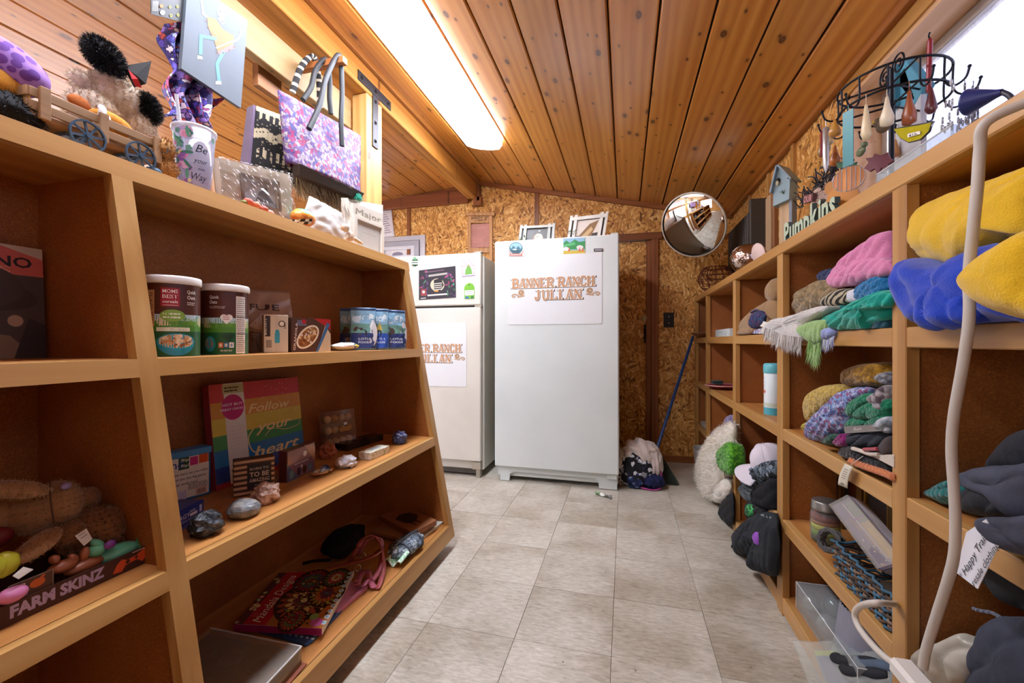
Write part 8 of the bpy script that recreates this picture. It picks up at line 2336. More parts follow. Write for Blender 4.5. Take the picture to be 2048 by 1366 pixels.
cloth('white_fur_stole', 'long white shaggy fur stole pouring out of the far section toward the floor', FURW,
    [([(1466,848),(1440,862),(1415,895),(1398,945),(1402,975),(1412,1002),(1422,1004),(1440,975),(1452,930),(1466,900)],.50,.1,.05,.006,3,(0,.3,1),1),
     ([(1425,1000),(1430,975),(1445,955),(1462,965),(1460,990),(1445,1006)],.52,.08,.04,.006,3,(0,.3,1),2)],'stole',None,.01,(4200,.024,['#e4dfd2','#d4cdbc','#f0ece2','#c8bfa8'],.0011))
cloth('green_pompom_scarf','lime green looped yarn scarf beside the white stole',knit('#5fae22','#3c8414',110),[([(1440,905),(1450,892),(1466,888),(1467,945),(1452,945),(1441,930)],.475,.06,.03,.008,7,(0,.5,.9),3)],'scarf',None,None,(900,.010,['#6ac02c','#4a9a1a','#86d048'],.001))
cloth('purple_knit','purple knit tip above the white stole',knit('#6a5a8a','#9a90b0',130),[([(1452,848),(1456,835),(1466,830),(1466,850)],.57,.08,.02,.004,5,(0,1,.5),4)],'knitwear')
cloth('blue_knit_strip','deep blue knit strip under the top of the white stole',knit('#27468c','#1c3470',120),[([(1424,868),(1440,855),(1466,846),(1466,856),(1436,872)],.52,.08,.02,.004,5,(0,1,.5),5)],'knitwear')
cloth('black_cloth_bag','black cloth bag low in the fourth section behind the stole',plain('#101114',.85,0,.2,.3,160),[([(1442,1030),(1446,1010),(1456,995),(1467,990),(1467,1045),(1452,1045)],.52,.12,.03,.006,3,(0,.5,.9),6)],'bag')
# ---- far section
cz = onX(1400, 668, .62); cz.z = Z1
r = wroot('wooden_bowl','shallow wooden bowl projecting over the far end of the shelf','bowl',(.545,3.43,Z1))
b = MB(); b.lathe([(0,.002),(.04,.002),(.085,.030),(.09,.036),(.086,.037),(.04,.008),(0,.007)],32,TR((.565,3.43,Z1))); b.build('bowl',wood('bowl_wood','#7a4a28','#96623a','#ae7a4e','y',.4),r)
b = MB(); cbird = Vec((.6, 3.30, Z1))
b.ell(cbird + Vec((0,0,.055)),(.018,.035,.02),None,lumpy(.06,2,2)); b.tube(spath([cbird + Vec(q_) for q_ in ((0,.02,.06),(0,.045,.08),(0,.05,.11),(0,.035,.125),(0,.05,.128),(0,.068,.122))],6),[.010] * 6 + [.008] * 12 + [.006] * 8 + [.004] * 5,8)
b.tube(spath([cbird + Vec(q_) for q_ in ((0,-.03,.055),(0,-.06,.075),(0,-.075,.07))],5),[.009] * 4 + [.006] * 4 + [.003] * 3,8); b.cyl(cbird,cbird + Vec((0,0,.045)),.006,None,8); b.cyl(cbird,cbird + Vec((0,0,.006)),.025,.02,16)
b.thing('brass_bird',plain('#8a6a3a',.3,.8,.1),'small brass long-necked bird figurine beside the wooden bowl','figurine')
b = MB(); b.ell((.60,3.20,Z2 + .020),(.02,.022,.02),None,lumpy(.1,2,2)); b.thing('cream_ball',plain('#c8b898',.6),'small cream ball in the far section','ball')
b = MB()
for k in range(5): b.box((.60, 3.32 + .01 * k, Z3 + .004 + k * .005), (.11, .15, .004), RM(0, 0, 0))
h_ = b.thing('paper_stack',plain('#a8a49c',.6,0,.1),'loose stack of papers in the far section','papers');
r = wroot('frosted_food_tub','open frosted plastic tub at the far bottom of the shelving','tub',(.54,3.40,.066))
b = MB(); b.sheet(lambda a,v: Vec((.50 + .15 * (.5 + (.5 + .06 * v) * math.copysign(abs(math.cos(2 * PI * a)) ** .4,math.cos(2 * PI * a))),3.36 + .09 * (1 + .12 * v) * math.copysign(abs(math.sin(2 * PI * a)) ** .4,math.sin(2 * PI * a)),.067 + .11 * v)),40,6,.002); b.build('tub_wall',glassy('frosted_tub','#e4e4de',.3,.5),r)
b = MB(); b.span((.515,3.29,.066),(.645,3.43,.069)); b.build('tub_floor',glassy('frosted_tub_floor','#e4e4de',.3,.6),r)
# ================================================================== TOP OF THE RIGHT SHELVING
U = lambda x, y, X=.62: onX(x, y, X)
# wire pumpkin basket
cw = Vec((.625, onX(1418, 553, .625).y, ZTP + .098)); cw.y = 3.30
r = wroot('wire_pumpkin_basket','round rust-red wire pumpkin basket at the far end of the shelf top','basket',(cw.x,cw.y,ZTP))
WR = plain('#6a2a22', .5, .4, .15)
for k in range(14):
  a = 2 * PI * k / 14
  b = MB(); b.tube([cw + Vec((math.cos(a) * .115 * math.sin(t) ** .8,math.sin(a) * .115 * math.sin(t) ** .8,.095 * math.cos(t))) for t in [.35 + 2.45 * i / 16 for i in range(17)]],.0024,6); b.build('wire',WR,r)
for zz in (-.085, -.055, -.02, .015, .05, .08):
  R0 = .115 * max(.2, math.sqrt(max(0, 1 - (zz / .1) ** 2))) ** .8
  b = MB(); b.tube([cw + Vec((R0 * math.cos(a),R0 * math.sin(a),zz)) for a in [2 * PI * i / 32 for i in range(32)]],.0024,6,True); b.build('wire_hoop',WR,r)
b = MB(); b.ell(cw + Vec((0,-.0,-.068)),(.04,.04,.022),None,lumpy(.1,2,1)); b.thing('orange_ornament',plain('#c0562c',.5),'small orange ornament inside the wire basket','ornament')
# dark ribbed panel
r = wroot('dark_ribbed_shutter','dark grey ribbed metal shutter panel leaning on the wall above the shelf','shutter',(.74,2.7,ZTP))
DK = plain('#34322f', .5, .3, .15)
ypa, ypb = onX(1455, 500, .72).y, onX(1512, 450, .72).y
y_lo, y_hi = min(ypa, ypb), min(max(ypa, ypb), 3.5)
ztopp = onX(1512, 405, .72).z
b = MB(); b.span((.745, y_lo, ZTP), (.755, y_hi, ztopp)); b.build('panel', DK, r)
nr_ = 15
for k in range(nr_):
  y = y_lo + (y_hi - y_lo) * (k + .5) / nr_
  b = MB(); b.span((.722,y - (y_hi - y_lo) / nr_ * .36,ZTP + .19),(.746,y + (y_hi - y_lo) / nr_ * .36,ztopp - .005),.006); b.build('slat',DK,r)
b = MB(); b.span((.705,y_lo - .01,ZTP + .165),(.748,y_hi,ZTP + .195),.003); b.build('cross_rail',plain('#1e1c1a',.5,.3),r)
for k in range(6):
  y = y_lo + .05 + (y_hi - y_lo - .1) * k / 5
  b = MB(); b.span((.728,y - .012,ZTP),(.746,y + .012,ZTP + .165),.003); b.build('lower_slat',plain('#5a5852',.5,.3),r)
b = MB(); b.span((.68,y_lo - .045,ZTP),(.77,y_lo - .012,ztopp + .01),.003); b.build('end_board',plain('#3c3832',.6),r)
# boards beside it
for k,(x0,x1,hx,lb) in enumerate(((1533,1543,'#b89a74','pale upright board beside the dark shutter'),(1545,1550,'#8a5a30','thin reddish brown upright board next to the pale board'))):
  ya_, yb_ = onX(x0, 440, .72).y, onX(x1, 440, .72).y
  b = MB(); b.span((.715,min(ya_,yb_),ZTP),(.735,max(ya_,yb_),onX(x0,398,.72).z),.002); b.thing('upright_board',wood('board_%d_wood' % k,hx,hx,hx,'z',.55),lb,'board')
# hammered ball vase
cv = onX(1497, 510, .60)
r = wroot('hammered_metal_vase','round hammered copper-silver metal vase on the shelf top','vase',(.60,cv.y,ZTP))
HMT = NT('hammered_metal'); v = HMT.coords((1, 1, 1), False)
vo = HMT.n('TexVoronoi',feature='SMOOTH_F1'); vo.inputs['Scale'].default_value = 75; HMT.l(v,vo.inputs['Vector']); HMT.bump(vo.outputs['Distance'],.8,.004)
HMT = HMT.out('#b8a498', .15, 1)
b = MB(); b.lathe([(0,.0),(.04,0),(.068,.02),(.084,.055),(.084,.085),(.070,.118),(.045,.135),(.042,.135),(.04,.128),(0,.128)],40,TR((.60,cv.y,ZTP))); b.build('vase_body',HMT,r)
cd = onX(1513, 490, .57)
b = MB(); b.lathe([(0,0),(.045,0),(.047,.003),(.045,.006),(0,.007)],32,TR(Vec((.575,cd.y,ZTP + .047)),RM(0,PI / 2 - .2,.3))); o = b.thing('pink_white_plate',plain('#d8c0b8',.4,0,.04),'small pale pink dish standing on edge beside the hammered vase','dish')
b = MB(); p0_ = onX(1518, 504, .58);
for k in range(3): b.cyl(Vec((.565 + .018 * k,p0_.y - .01 * k,ZTP + .010)),Vec((.565 + .018 * k,p0_.y - .14 - .01 * k,ZTP + .010)),.0095,None,12)
b.thing('white_candle_bundle',plain('#d8d2c4',.5),'bundle of short white candles lying by the pink dish','candles')
# birdhouse on a post board
hp0 = onX(1563, 380, .66)
HN = NV; HU = UV_
hz = lambda x, y: onP(x, y, hp0, HN)
r = wroot('birdhouse','light blue flat-fronted birdhouse with peaked roof mounted on a wooden board','birdhouse',(hp0.x,hp0.y,ZTP))
Mh_ = frame(hp0, HU, (0, 0, 1)); Mhi = Mh_.inverted()
l2 = lambda x, y: (lambda q: (q.x, q.y))(Mhi @ hz(x, y))
BHB = plain('#8aa4ac', .6, 0, .1, .2, 80)
out5 = [l2(1546, 413), (l2(1578, 398)[0], l2(1578, 398)[1]), l2(1580, 356), l2(1558, 333), l2(1547, 380)]
b = MB(); b.prism(out5, .06, Mh_, None, -.06); b.build('house_front', BHB, r)
for (A2, B2) in ((out5[3], out5[4]), (out5[3], out5[2])):
  dx_, dy_ = B2[0] - A2[0], B2[1] - A2[1]; L_ = math.hypot(dx_, dy_); dx_, dy_ = dx_ / L_, dy_ / L_
  nx_, ny_ = (-dy_, dx_) if dx_ > 0 else (dy_, -dx_)
  P4 = [(A2[0] - dx_ * .002, A2[1] - dy_ * .002), (B2[0] + dx_ * .014, B2[1] + dy_ * .014)]
  b = MB(); b.prism([P4[0],P4[1],(P4[1][0] + nx_ * .007,P4[1][1] + ny_ * .007),(P4[0][0] + nx_ * .007,P4[0][1] + ny_ * .007)],.085,Mh_,None,-.068); b.build('roof_board',plain('#7d95a0',.6,0,.1),r)
hc = Mhi @ hz(1557, 362)
b = MB(); b.ell(Mh_ @ Vec((hc.x, hc.y, .001)), (.009, .009, .013)); b.build('entry_hole', DARK, r)
b = MB(); b.ell(Mh_ @ Vec((hc.x - .001,hc.y - .010,.006)),(.007,.007,.012)); b.build('perched_bird',plain('#c0bc9c',.6),r)
b = MB(); rr = random.Random(6)
for k in range(6):
  c0 = hz(1567,388) + HN * .002; b.tube([c0,c0 + HU * rr.uniform(-.014,.014) + Vec((0,0,rr.uniform(.004,.018))) + HN * .004],.0010,5)
b.build('wire_sprig', plain('#4a5a48', .6), r)
b = MB(); b.tube([hz(1576,356) + HN * .004,hz(1590,362) + HN * .02,hz(1604,378) + HN * .02],.0022,6); b.build('twig_perch',plain('#4a4642',.7),r)
zl_ = min(q[1] for q in out5)
pbl, pbr = l2(1552, 420)[0], l2(1574, 420)[0]
base_ = (ZTP + .001) - hp0.z
b = MB(); b.prism([(pbl,base_),(pbr,base_),(pbr,zl_ + .03),(pbl,zl_ + .03)],.015,Mh_,None,-.04); b.build('post_board',wood('birdhouse_board','#b09068','#c4a67c','#d2b88e','z',.6),r)
b = MB(); b.prism([(pbr,base_),(pbr + .012,base_),(pbr + .012,zl_ + .02),(pbr,zl_ + .02)],.04,Mh_,None,-.055); b.build('side_board',plain('#7c8894',.6),r)
# carved word "Pumpkins": thick letters standing on the shelf edge
r = wroot('pumpkin_word_sign','pale green cut-out wooden word sign standing along the shelf edge','sign',U(1620,455,.565))
yA, yB = onX(1568, 490, .565).y, onX(1672, 430, .565).y
word = 'Pumpkins'; nL = len(word); wv_ = (yA - yB)
xx = 0
tot = sum(text_mesh(ch, .03)[3] - text_mesh(ch, .03)[2] + .06 for ch in word)
for ch in word:
  vs, fs, x0, x1, y0_, y1_ = text_mesh(ch, .03)
  k = wv_ / tot
  hz = .080 / .73
  b = MB()
  base_v = [Vec((.565, yA - (xx + (a - x0)) * k, ZTP + .008 + e_ * hz)) for a, e_ in vs]
  nv_ = len(base_v)
  from collections import Counter
  edges = Counter()
  for f in fs:
    for i in range(len(f)): edges[tuple(sorted((f[i], f[(i + 1) % len(f)])))] += 1
  sides = [(e_[0], e_[1], e_[1] + nv_, e_[0] + nv_) for e_, c__ in edges.items() if c__ == 1]
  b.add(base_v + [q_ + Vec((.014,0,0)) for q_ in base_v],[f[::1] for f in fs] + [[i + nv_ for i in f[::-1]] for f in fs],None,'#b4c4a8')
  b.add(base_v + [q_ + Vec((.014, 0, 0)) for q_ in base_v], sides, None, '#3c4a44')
  b.build('letter', paint(.6), r)
  xx += x1 - x0 + .06
b = MB(); b.span((.562, yB, ZTP + .0), (.582, yA, ZTP + .012)); b.build('sign_base', plain('#a8b89c', .6), r)
# pumpkin cut-outs, script board, twigs
def onN(x, y, X): return onP(x, y, onX(x, y, X), NV)
def discboard(name, label, px, py, rx, ry, X, m, th=.012, cat='ornament', ribs=0):
  c_ = onX(px,py,X); k = (onP(px + rx,py,c_,NV) - c_).length; kz = (onP(px,py - ry,c_,NV) - c_).length
  b = MB(); pts = [(k * math.cos(2 * PI * i / 40),kz * math.sin(2 * PI * i / 40) * (1 - .08 * abs(math.cos(2 * PI * i / 40 * 3)))) for i in range(40)]
  b.prism(pts, th, frame(c_, UV_, (0, 0, 1)))
  return b.thing(name, m, label, cat), c_, k, kz
discboard('orange_pumpkin_cutout','plain orange wooden pumpkin cut-out with a small price sticker',1688,398,32,30,.60,plain('#c8842a',.55,0,.1));
b = MB(); ps0 = onX(1688,398,.60) + NV * .0012; qslab(b,[onP(*s_,ps0,NV) for s_ in ((1684,392),(1700,389),(1699,384),(1683,387))],.001,-NV); b.thing('price_sticker',WHITE,'white price sticker on the plain orange pumpkin cut-out','sticker')
discboard('orange_pumpkin_cutout','small orange pumpkin cut-out peeking out left of the others',1663,378,10,14,.61,plain('#b87a24',.55,0,.1))
c_ = onX(1699, 358, .575)
kx_, kz_ = (onP(1731, 358, c_, NV) - c_).length, (onP(1699, 334, c_, NV) - c_).length
r = wroot('stained_glass_pumpkin','leaded amber stained-glass pumpkin with green leaf crown','sun catcher',c_)
for k in range(7):
  a0, a1 = -1 + 2 * k / 7, -1 + 2 * (k + 1) / 7
  n2 = 8
  top = [(a0 + (a1 - a0) * i / n2) for i in range(n2 + 1)]
  pts = [(kx_ * t,kz_ * math.sqrt(max(0.02,1 - abs(t) ** 2.4))) for t in top] + [(kx_ * t,-kz_ * math.sqrt(max(0.02,1 - abs(t) ** 2.4))) for t in top[::-1]]
  pts = [(x * .985, y) for x, y in pts]
  b = MB(); b.prism(pts,.004,frame(c_,UV_,(0,0,1))); b.build('glass_segment',plain(['#c0700c','#ae620c','#cc7e14'][k % 3],.25,0,.15),r)
  b = MB(); b.tube([c_ + UV_ * x + NV * .004 + Vec((0,0,y)) for x,y in pts],.0011,6,True); b.build('lead_line',plain('#a8a096',.4,.5),r)
for k,(x,y,x2,y2) in enumerate(((1690,334,1672,326),(1697,332,1700,312),(1702,333,1712,324),(1699,333,1690,318))):
  A, E_2 = onP(x, y, c_, NV), onP(x2, y2, c_, NV); d_ = E_2 - A; sd = NV.cross(d_) * .35
  b = MB(); b.add([A,A + d_ * .5 + sd,E_2,A + d_ * .5 - sd] + [q_ + Vec((.004,0,0)) for q_ in (A,A + d_ * .5 + sd,E_2,A + d_ * .5 - sd)],[(0,1,2,3),(7,6,5,4),(0,4,5,1),(1,5,6,2),(2,6,7,3),(3,7,4,0)]); b.build('glass_leaf',plain('#3a6a50',.2,0,.2),r)
sq0 = onX(1640,400,.62); sq = [onP(*s_,sq0,NV) for s_ in ((1622,412),(1660,395),(1664,352),(1630,372))]
b = MB(); qslab(b,sq,.012,-NV); o = b.thing('scripted_house_board',plain('#d8bca8',.6,0,.06),'pale pink house-shaped board with brown autumn lettering between twigs','sign')
p = Print(); p.text('Autumn',.5,.5,.13,'#7a4a3a',.8,'c',.01,.2); p.text('SIGNS',.5,.34,.1,'#7a4a3a',.7,'c'); p.text('WELCOME',.5,.2,.1,'#7a4a3a',.76,'c'); p.text('HARVEST',.5,.06,.1,'#7a4a3a',.76,'c')
p.put(lambda a_, c__, l: bil(sq, a_, c__) + NV * (.0006 + l), 'lettering', o, MATP)
sq2 = [onX(*s_, .60) for s_ in ((1606, 408), (1624, 403), (1626, 386), (1608, 391))]
b = MB(); qslab(b,sq2,.01,(1,0,0)); o = b.thing('small_word_board',plain('#5a3430',.6),'small dark red board with pink word beside the twigs','sign')
p = Print(); p.text('OUR',.5,.1,.8,'#d89a98',.9,'c',.02); p.put(lambda a_,c__,l: bil(sq2,a_,c__) + Vec((-.0006 - l,0,0)),'lettering',o,MATP)
b = MB(); rr = random.Random(14)
for _ in range(70):
  t = rr.random(); A = onX(1600 + 80 * t + rr.uniform(-8, 8), 412 - 78 * t + rr.uniform(-6, 6), .62)
  d_ = Vec((rr.uniform(-.03, .02), rr.uniform(-.06, .06), rr.uniform(-.01, .05)))
  b.tube(spath([A, A + d_ * .5 + Vec((0, 0, rr.uniform(-.008, .012))), A + d_], 4), .0022, 5)
o = b.thing('twig_garland',plain('#2e2a2c',.7,0,.3),'dark raffia twig garland around the autumn boards','garland'); o['kind'] = 'stuff'
# maroon leaf cut-out
lf = [(1731,338),(1740,326),(1734,318),(1748,316),(1752,308),(1765,312),(1778,306),(1782,316),(1790,322),(1778,330),(1776,342),(1766,336),(1758,350),(1752,338),(1742,344)]
lf0 = onX(1760, 328, .60); b = MB(); pts = [onP(*s_, lf0, NV) for s_ in lf]; c0 = sum(pts, Vec()) / len(pts)
M0 = frame(c0,UV_,(0,0,1)); Mi = M0.inverted(); b.prism([((Mi @ q_).x,(Mi @ q_).y) for q_ in pts],.008,M0)
b.thing('maroon_leaf',plain('#6a2430',.5,0,.1),'maroon wooden maple leaf cut-out under the ornament carousel','ornament')
# ornament carousel
ctr = onX(1783, 200, .63); ctr.z = ZTP
r = wroot('wire_ornament_carousel','black wire ornament carousel with rings and hooks near the window','display stand',ctr)
BKW = plain('#16181e', .4, .6, .1)
ztop_ = onX(1783, 138, .63).z; zr1 = onX(1783, 168, .63).z; zr2 = onX(1783, 212, .63).z
b = MB(); b.cyl(ctr,(ctr.x,ctr.y,ztop_),.0055,None,10); b.cyl(ctr,ctr + Vec((0,0,.006)),.07,.065,24); b.build('pole',BKW,r)
Rr = .105
for k, zz in enumerate((zr1, zr2)):
  b = MB(); b.tube([Vec((ctr.x + Rr * math.cos(a),ctr.y + Rr * math.sin(a),zz)) for a in [2 * PI * i / 40 for i in range(40)]],.0028,6,True); b.build('wire_ring',BKW,r)
for k in range(12):
  a = 2 * PI * k / 12; e_ = Vec((math.cos(a), math.sin(a), 0)); p1_ = Vec((ctr.x, ctr.y, zr1)) + e_ * Rr
  b = MB(); b.tube(spath([p1_,Vec((ctr.x,ctr.y,zr2)) + e_ * Rr,Vec((ctr.x,ctr.y,zr2 - .02)) + e_ * (Rr + .015),Vec((ctr.x,ctr.y,zr2 - .015)) + e_ * (Rr + .035),Vec((ctr.x,ctr.y,zr2 + .005)) + e_ * (Rr + .042)],5),.0022,6); b.ell(Vec((ctr.x,ctr.y,zr2 + .006)) + e_ * (Rr + .042),.0035,None,None,10,6); b.build('hook',BKW,r)
for k in range(3):
  a = 2 * PI * k / 3 + .5; e_ = Vec((math.cos(a), math.sin(a), 0))
  b = MB(); b.tube([Vec((ctr.x,ctr.y,zr1)),Vec((ctr.x,ctr.y,zr1)) + e_ * Rr],.0025,6); b.build('spoke',BKW,r); b = MB(); b.tube([Vec((ctr.x,ctr.y,zr2)),Vec((ctr.x,ctr.y,zr2)) + e_ * Rr],.0025,6); b.build('spoke',BKW,r)
b = MB(); s_c = Vec((ctr.x, ctr.y, ztop_ - .01))
for sg in (-1, 1):
  pts = []
  for i in range(40):
    a = i / 39 * 3.4 * PI; rr_ = .026 * (1 - i / 52)
    pts.append(s_c + Vec((0, sg * (.028 - rr_ * math.cos(a)), rr_ * math.sin(a) + .005)))
  b.tube(pts, .0022, 6)
b.build('scroll_finial', BKW, r)
def hanging(k, hx, shape, zlen, lb, rough=.3, metal=0):
  a = 2 * PI * k / 12; e_ = Vec((math.cos(a), math.sin(a), 0))
  tp = Vec((ctr.x, ctr.y, zr2 - .012)) + e_ * (Rr + .034)
  b = MB(); sdir = Vec((-e_.y, e_.x, 0))
  b.tube([tp, tp + Vec((0, 0, -.02))], .0008, 5)
  c0 = tp + Vec((0, 0, -.02))
  if shape == 'card': qslab(b,[c0 + sdir * .012 + Vec((0,0,-zlen)),c0 - sdir * .012 + Vec((0,0,-zlen)),c0 - sdir * .012,c0 + sdir * .012],.002,e_)
  elif shape == 'drop': b.lathe([(0,0),(.003,-.006),(.009,-zlen * .55),(.0105,-zlen * .7),(.006,-zlen * .82),(0,-zlen * .85)],14,TR(c0))
  elif shape == 'gourd': b.lathe([(0,0),(.003,-.004),(.006,-zlen * .3),(.013,-zlen * .6),(.012,-zlen * .8),(0,-zlen * .86)],16,TR(c0))
  elif shape == 'icicle': b.lathe([(0, 0), (.007, -.004), (.007, -zlen * .8), (0, -zlen)], 10, TR(c0))
  elif shape == 'keys':
    rr = random.Random(k)
    for q in range(16):
      q0 = c0 + Vec((rr.uniform(-.01,.01),rr.uniform(-.015,.015),-zlen * rr.random())); b.tube([q0 + Vec((.006 * math.cos(t) * .5,.006 * math.cos(t),.006 * math.sin(t))) for t in [2 * PI * i / 10 for i in range(10)]],.0016,5,True)
  elif shape == 'bird':
    b.ell(c0 + Vec((0, 0, -.02)), (.008, .02, .012)); b.ell(c0 + Vec((0, -.018, -.008)), .008)
  return b.thing('hanging_ornament',plain(hx,rough,metal,.15),lb,'ornament','ornaments on the carousel')
for k,(h_,hx,sh,zl,lb) in enumerate(((6,'#c8c8c4','icicle',.12,'long silvery hanging ornament on the aisle side of the carousel'),(7,'#3a8a90','card',.13,'teal bookmark card hanging on the carousel'),(8,'#d8cdb0','gourd',.08,'cream gourd ornament with brown rings on the carousel'),
                      (9,'#5a2a2c','drop',.07,'dark maroon drop ornament on the carousel'),(5,'#8a6a3a','drop',.06,'amber drop ornament on the carousel'),(4,'#a8622c','gourd',.07,'copper gourd ornament at the far side of the carousel'),
                      (10,'#8a8c94','keys',.06,'bunch of silver key rings on the carousel'),(11,'#9a9ca4','keys',.07,'second bunch of silver key rings toward the window'),(3,'#6a7a5a','bird',.05,'small grey-green bird ornament on the carousel'),(2,'#c08a5a','drop',.06,'tan drop ornament at the back of the carousel'),(0,'#b0b4bc','keys',.06,'silver chain ornaments on the window side of the carousel'))):
  hanging(h_, hx, sh, zl, lb, .3, .7 if sh in ('keys', 'icicle') else 0)
for k,hx,sh,zl,lb in ((6.5,'#b8863a','gourd',.05,'tiny golden gourd ornament on the aisle side of the carousel'),(7.5,'#d8c8a0','drop',.10,'long cream drop ornament beside the teal bookmark'),(8.5,'#8a4a2a','gourd',.09,'brown ringed gourd ornament on the carousel'),
              (9.5,'#c8ccd0','keys',.09,'long cluster of silver charms by the yellow-green bird'),(10.5,'#5a5c64','keys',.05,'short cluster of dark metal charms on the carousel'),(5.5,'#8a2c3a','card',.06,'small red card ornament at the far side of the carousel'),
              (11.5,'#7c8088','keys',.09,'cluster of grey charms nearest the clip lamp'),(4.5,'#c8b48c','bird',.05,'small tan bird ornament at the far side of the carousel')):
  hanging(k, hx, sh, zl, lb, .3, .7 if sh == 'keys' else 0)
# sun-catcher bird, green
yb_ = [onX(*s_,.555) for s_ in ((1792,258),(1812,254),(1840,250),(1868,244),(1862,262),(1845,278),(1822,284),(1805,275))]
c0 = sum(yb_, Vec()) / 8; M0 = frame(c0, (0, -1, 0), (0, 0, 1)); Mi = M0.inverted()
r = wroot('glass_bird_suncatcher', 'yellow-green leaded glass bird with white price tag', 'sun catcher', c0)
b = MB(); b.prism([((Mi @ q_).x,(Mi @ q_).y) for q_ in yb_],.004,M0); b.build('glass_body',plain('#a8a01e',.15,0,.2),r)
b = MB(); b.tube([q_ + Vec((-.002,0,0)) for q_ in yb_],.0022,6,True); b.tube([yb_[0],yb_[3]],.0018,6); b.build('lead_line',plain('#3a3834',.35,.7),r)
b = MB(); q3 = [onX(*s_,.548) for s_ in ((1815,275),(1840,268),(1839,262),(1815,268))]; qslab(b,q3,.001,(1,0,0)); o = b.build('price_tag',WHITE,r)
p = Print(); p.text('$12.',.15,.15,.6,'#26282c',.7); p.put(lambda a_,c__,l: bil(q3,a_,c__) + Vec((-.0004 - l,0,0)),'price_print',o,MATP)
b = MB(); c_ = onX(1768,250,.57); b.ell(c_,(.012,.022,.016)); b.ell(c_ + Vec((-.004,.012,.012)),.011); o = b.thing('owl_ornament',plain('#6a5a44',.6,0,.2),'small brown owl ornament with yellow eye below the carousel ring','ornament')
b = MB(); b.ell(c_ + Vec((-.013, .012, .014)), .004); b.build('eye', plain('#c8a02c', .2), o)
# blue wooden letter-like frame, red pencil
XA = .72
r = wroot('blue_wooden_frame','blue painted A-shaped wooden stand behind the carousel','stand',(XA,onX(1820,210,XA).y,ZTP))
for (x0, y0_, x1, y1_) in ((1805, 130, 1805, 215), (1808, 135, 1850, 190), (1808, 150, 1828, 212)):
  A, E_2 = onX(x0, y0_, XA), onX(x1, y1_, XA)
  d_ = (E_2 - A).normalized(); b = MB(); b.box((0,0,(E_2 - A).length / 2),(.05,.022,(E_2 - A).length),TR(A,dirM(A,E_2) @ RM(0,PI / 2,0)),None,.002); b.build('blue_bar',plain('#4f9ab4',.5,0,.08),r)
b = MB(); qslab(b,[onX(*s_,XA + .03) for s_ in ((1815,200),(1850,195),(1828,118),(1806,135))],.01,(1,0,0)); b.build('tan_back',plain('#a08a68',.6),r)
b = MB(); qslab(b,[Vec((XA - .01,r.location.y - .06,ZTP)),Vec((XA - .01,r.location.y + .06,ZTP)),Vec((XA - .01,r.location.y + .06,onX(1805,210,XA).z)),Vec((XA - .01,r.location.y - .06,onX(1805,210,XA).z))],.012,(1,0,0)); b.build('white_base_board',plain('#c8ccd0',.5),r)
A, E_2 = onX(1857, 185, .66), onX(1860, 82, .66)
b = MB(); b.cyl(A,E_2,.0052,None,6); b.cyl(E_2,E_2 + (E_2 - A).normalized() * .006,.0052,.002,6); o = b.thing('red_pencil',plain('#8e2028',.35),'tall red pencil standing up behind the carousel','pencil')
b = MB(); b.tube(spath([E_2 + Vec((0,0,.004)),E_2 + Vec((0,.004,.014)),E_2 + Vec((0,0,.02))],4),.0018,6); b.build('wire_loop',BKW,o)
# acrylic tray along the edge
ya_, yb_2 = onX(1768, 335, .56).y, onX(1925, 240, .56).y
r = wroot('clear_acrylic_tray','long clear acrylic tray edge along the shelf top under the carousel','tray',(.60,(ya_ + yb_2) / 2,ZTP))
AC = glassy('acrylic', '#e8eef0', .05, .22)
y_a, y_b = sorted((ya_, yb_2))
b = MB(); b.span((.545,y_a,ZTP),(.548,y_b,ZTP + .028)); b.span((.545,y_a,ZTP),(.70,y_b,ZTP + .003)); b.span((.545,y_a,ZTP),(.70,y_a + .003,ZTP + .028)); b.span((.545,y_b - .003,ZTP),(.70,y_b,ZTP + .028)); b.build('tray_body',AC,r)
b = MB(); b.tube([(.5465,y_a,ZTP + .0285),(.5465,y_b,ZTP + .0285)],.0016,6); b.build('tray_rim',plain('#c4c8c8',.2),r)
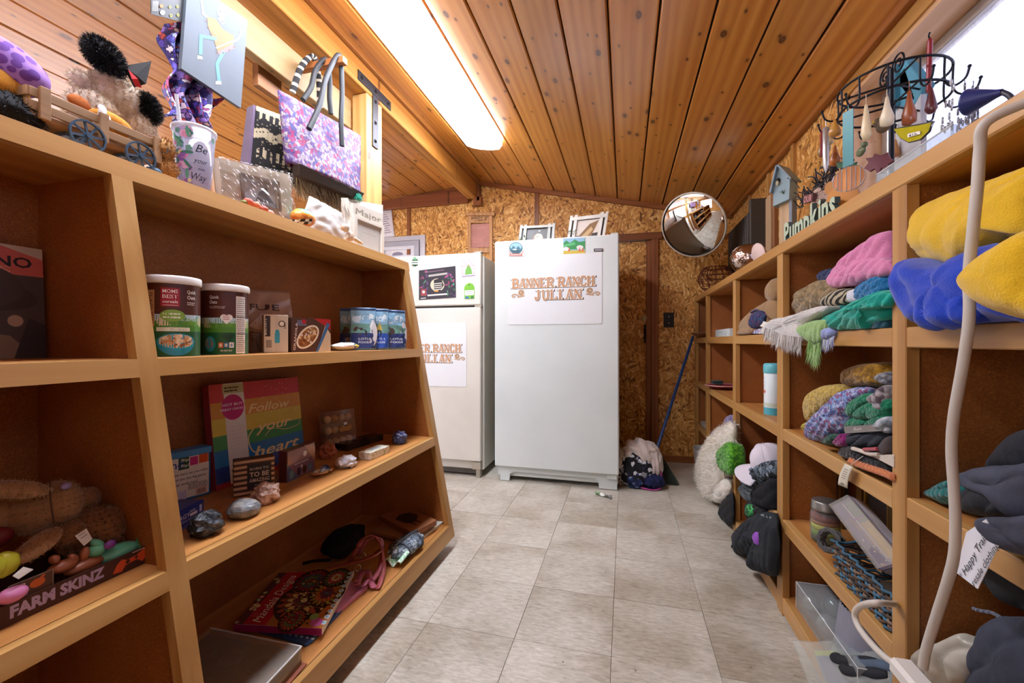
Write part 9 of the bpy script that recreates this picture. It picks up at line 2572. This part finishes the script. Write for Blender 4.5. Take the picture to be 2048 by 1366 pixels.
# clip lamp by the window
cl = onX(1950, 200, .66); tip = onX(1985, 195, .66)
r = wroot('blue_clip_lamp','blue cone-shaded clip lamp glowing toward the window','lamp',(cl.x,cl.y,ZTP))
ap = onX(1992, 188, .60); d_ = (onX(1925, 208, .58) - ap).normalized()
Mz = dirM(Vec(), d_) @ RM(0, PI / 2, 0)
b = MB(); b.lathe([(.005,-.008),(.007,.0),(.021,.036),(.022,.038),(.020,.036),(.006,.002),(0,0)],28,TR(ap,Mz)); b.build('shade',plain('#26336e',.35,0,.1),r)
b = MB(); b.ell(ap + d_ * .026,(.010,.010,.010),None,None,14,8); b.build('bulb',emit('glowing_bulb','#f4f4ff',30),r)
b = MB(); b.tube(spath([ap - d_ * .008,ap - d_ * .02 + Vec((0,0,-.015)),Vec((.62,ap.y - .02,ZTP + .01))],6),.004,8); b.cyl((.62,ap.y - .02,ZTP),(.62,ap.y - .02,ZTP + .010),.022,.02,20); b.build('stem',plain('#2a2c38',.4),r)
b = MB(); c_ = onX(1893,245,.62); b.box((c_.x,c_.y,ZTP + .02),(.03,.05,.035),None,None,.003); b.thing('small_grey_box',plain('#8a8c98',.5),'small grey box on the shelf top beside the clip lamp','box')
# hanging white cord and its plug strip
XC = .455
cp_ = [(2110,120),(2048,165),(2000,205),(1972,245),(1960,300),(1955,370),(1947,450),(1938,545),(1939,610),(1936,660),(1924,740),(1908,830),(1903,900),(1908,980),(1911,1050),(1908,1110),(1896,1160),(1872,1235),(1852,1300),(1846,1335)]
path = [onX(x, y, XC) for x, y in cp_]
path[0].x = .56; path[1].x = .515; path[2].x = .49
r = wroot('white_extension_cord','thick white extension cord hanging down in front of the near shelf section','cord',path[-1])
b = MB(); b.tube(spath(path, 8), .0064, 12); b.build('hanging_cord', plain('#bdb6aa', .45, 0, .05), r)
lp = [(1805,1335),(1775,1318),(1745,1290),(1718,1255),(1710,1228),(1722,1212),(1750,1206),(1785,1207),(1800,1212)]
b = MB(); b.tube(spath([onX(x,y,XC + .01) for x,y in lp[:-2]] + [onX(1785,1208,.51),onX(1800,1210,.56)],8),.006,12); b.build('looped_cord',plain('#c9c3b8',.45,0,.05),r)
A, E_2 = onX(1800, 1326, XC), onX(1885, 1322, XC)
b = MB(); b.span((XC - .018,min(A.y,E_2.y),A.z - .016),(XC + .018,max(A.y,E_2.y),A.z + .012),.006); b.build('plug_block',plain('#d4d0c8',.4,0,.03),r)
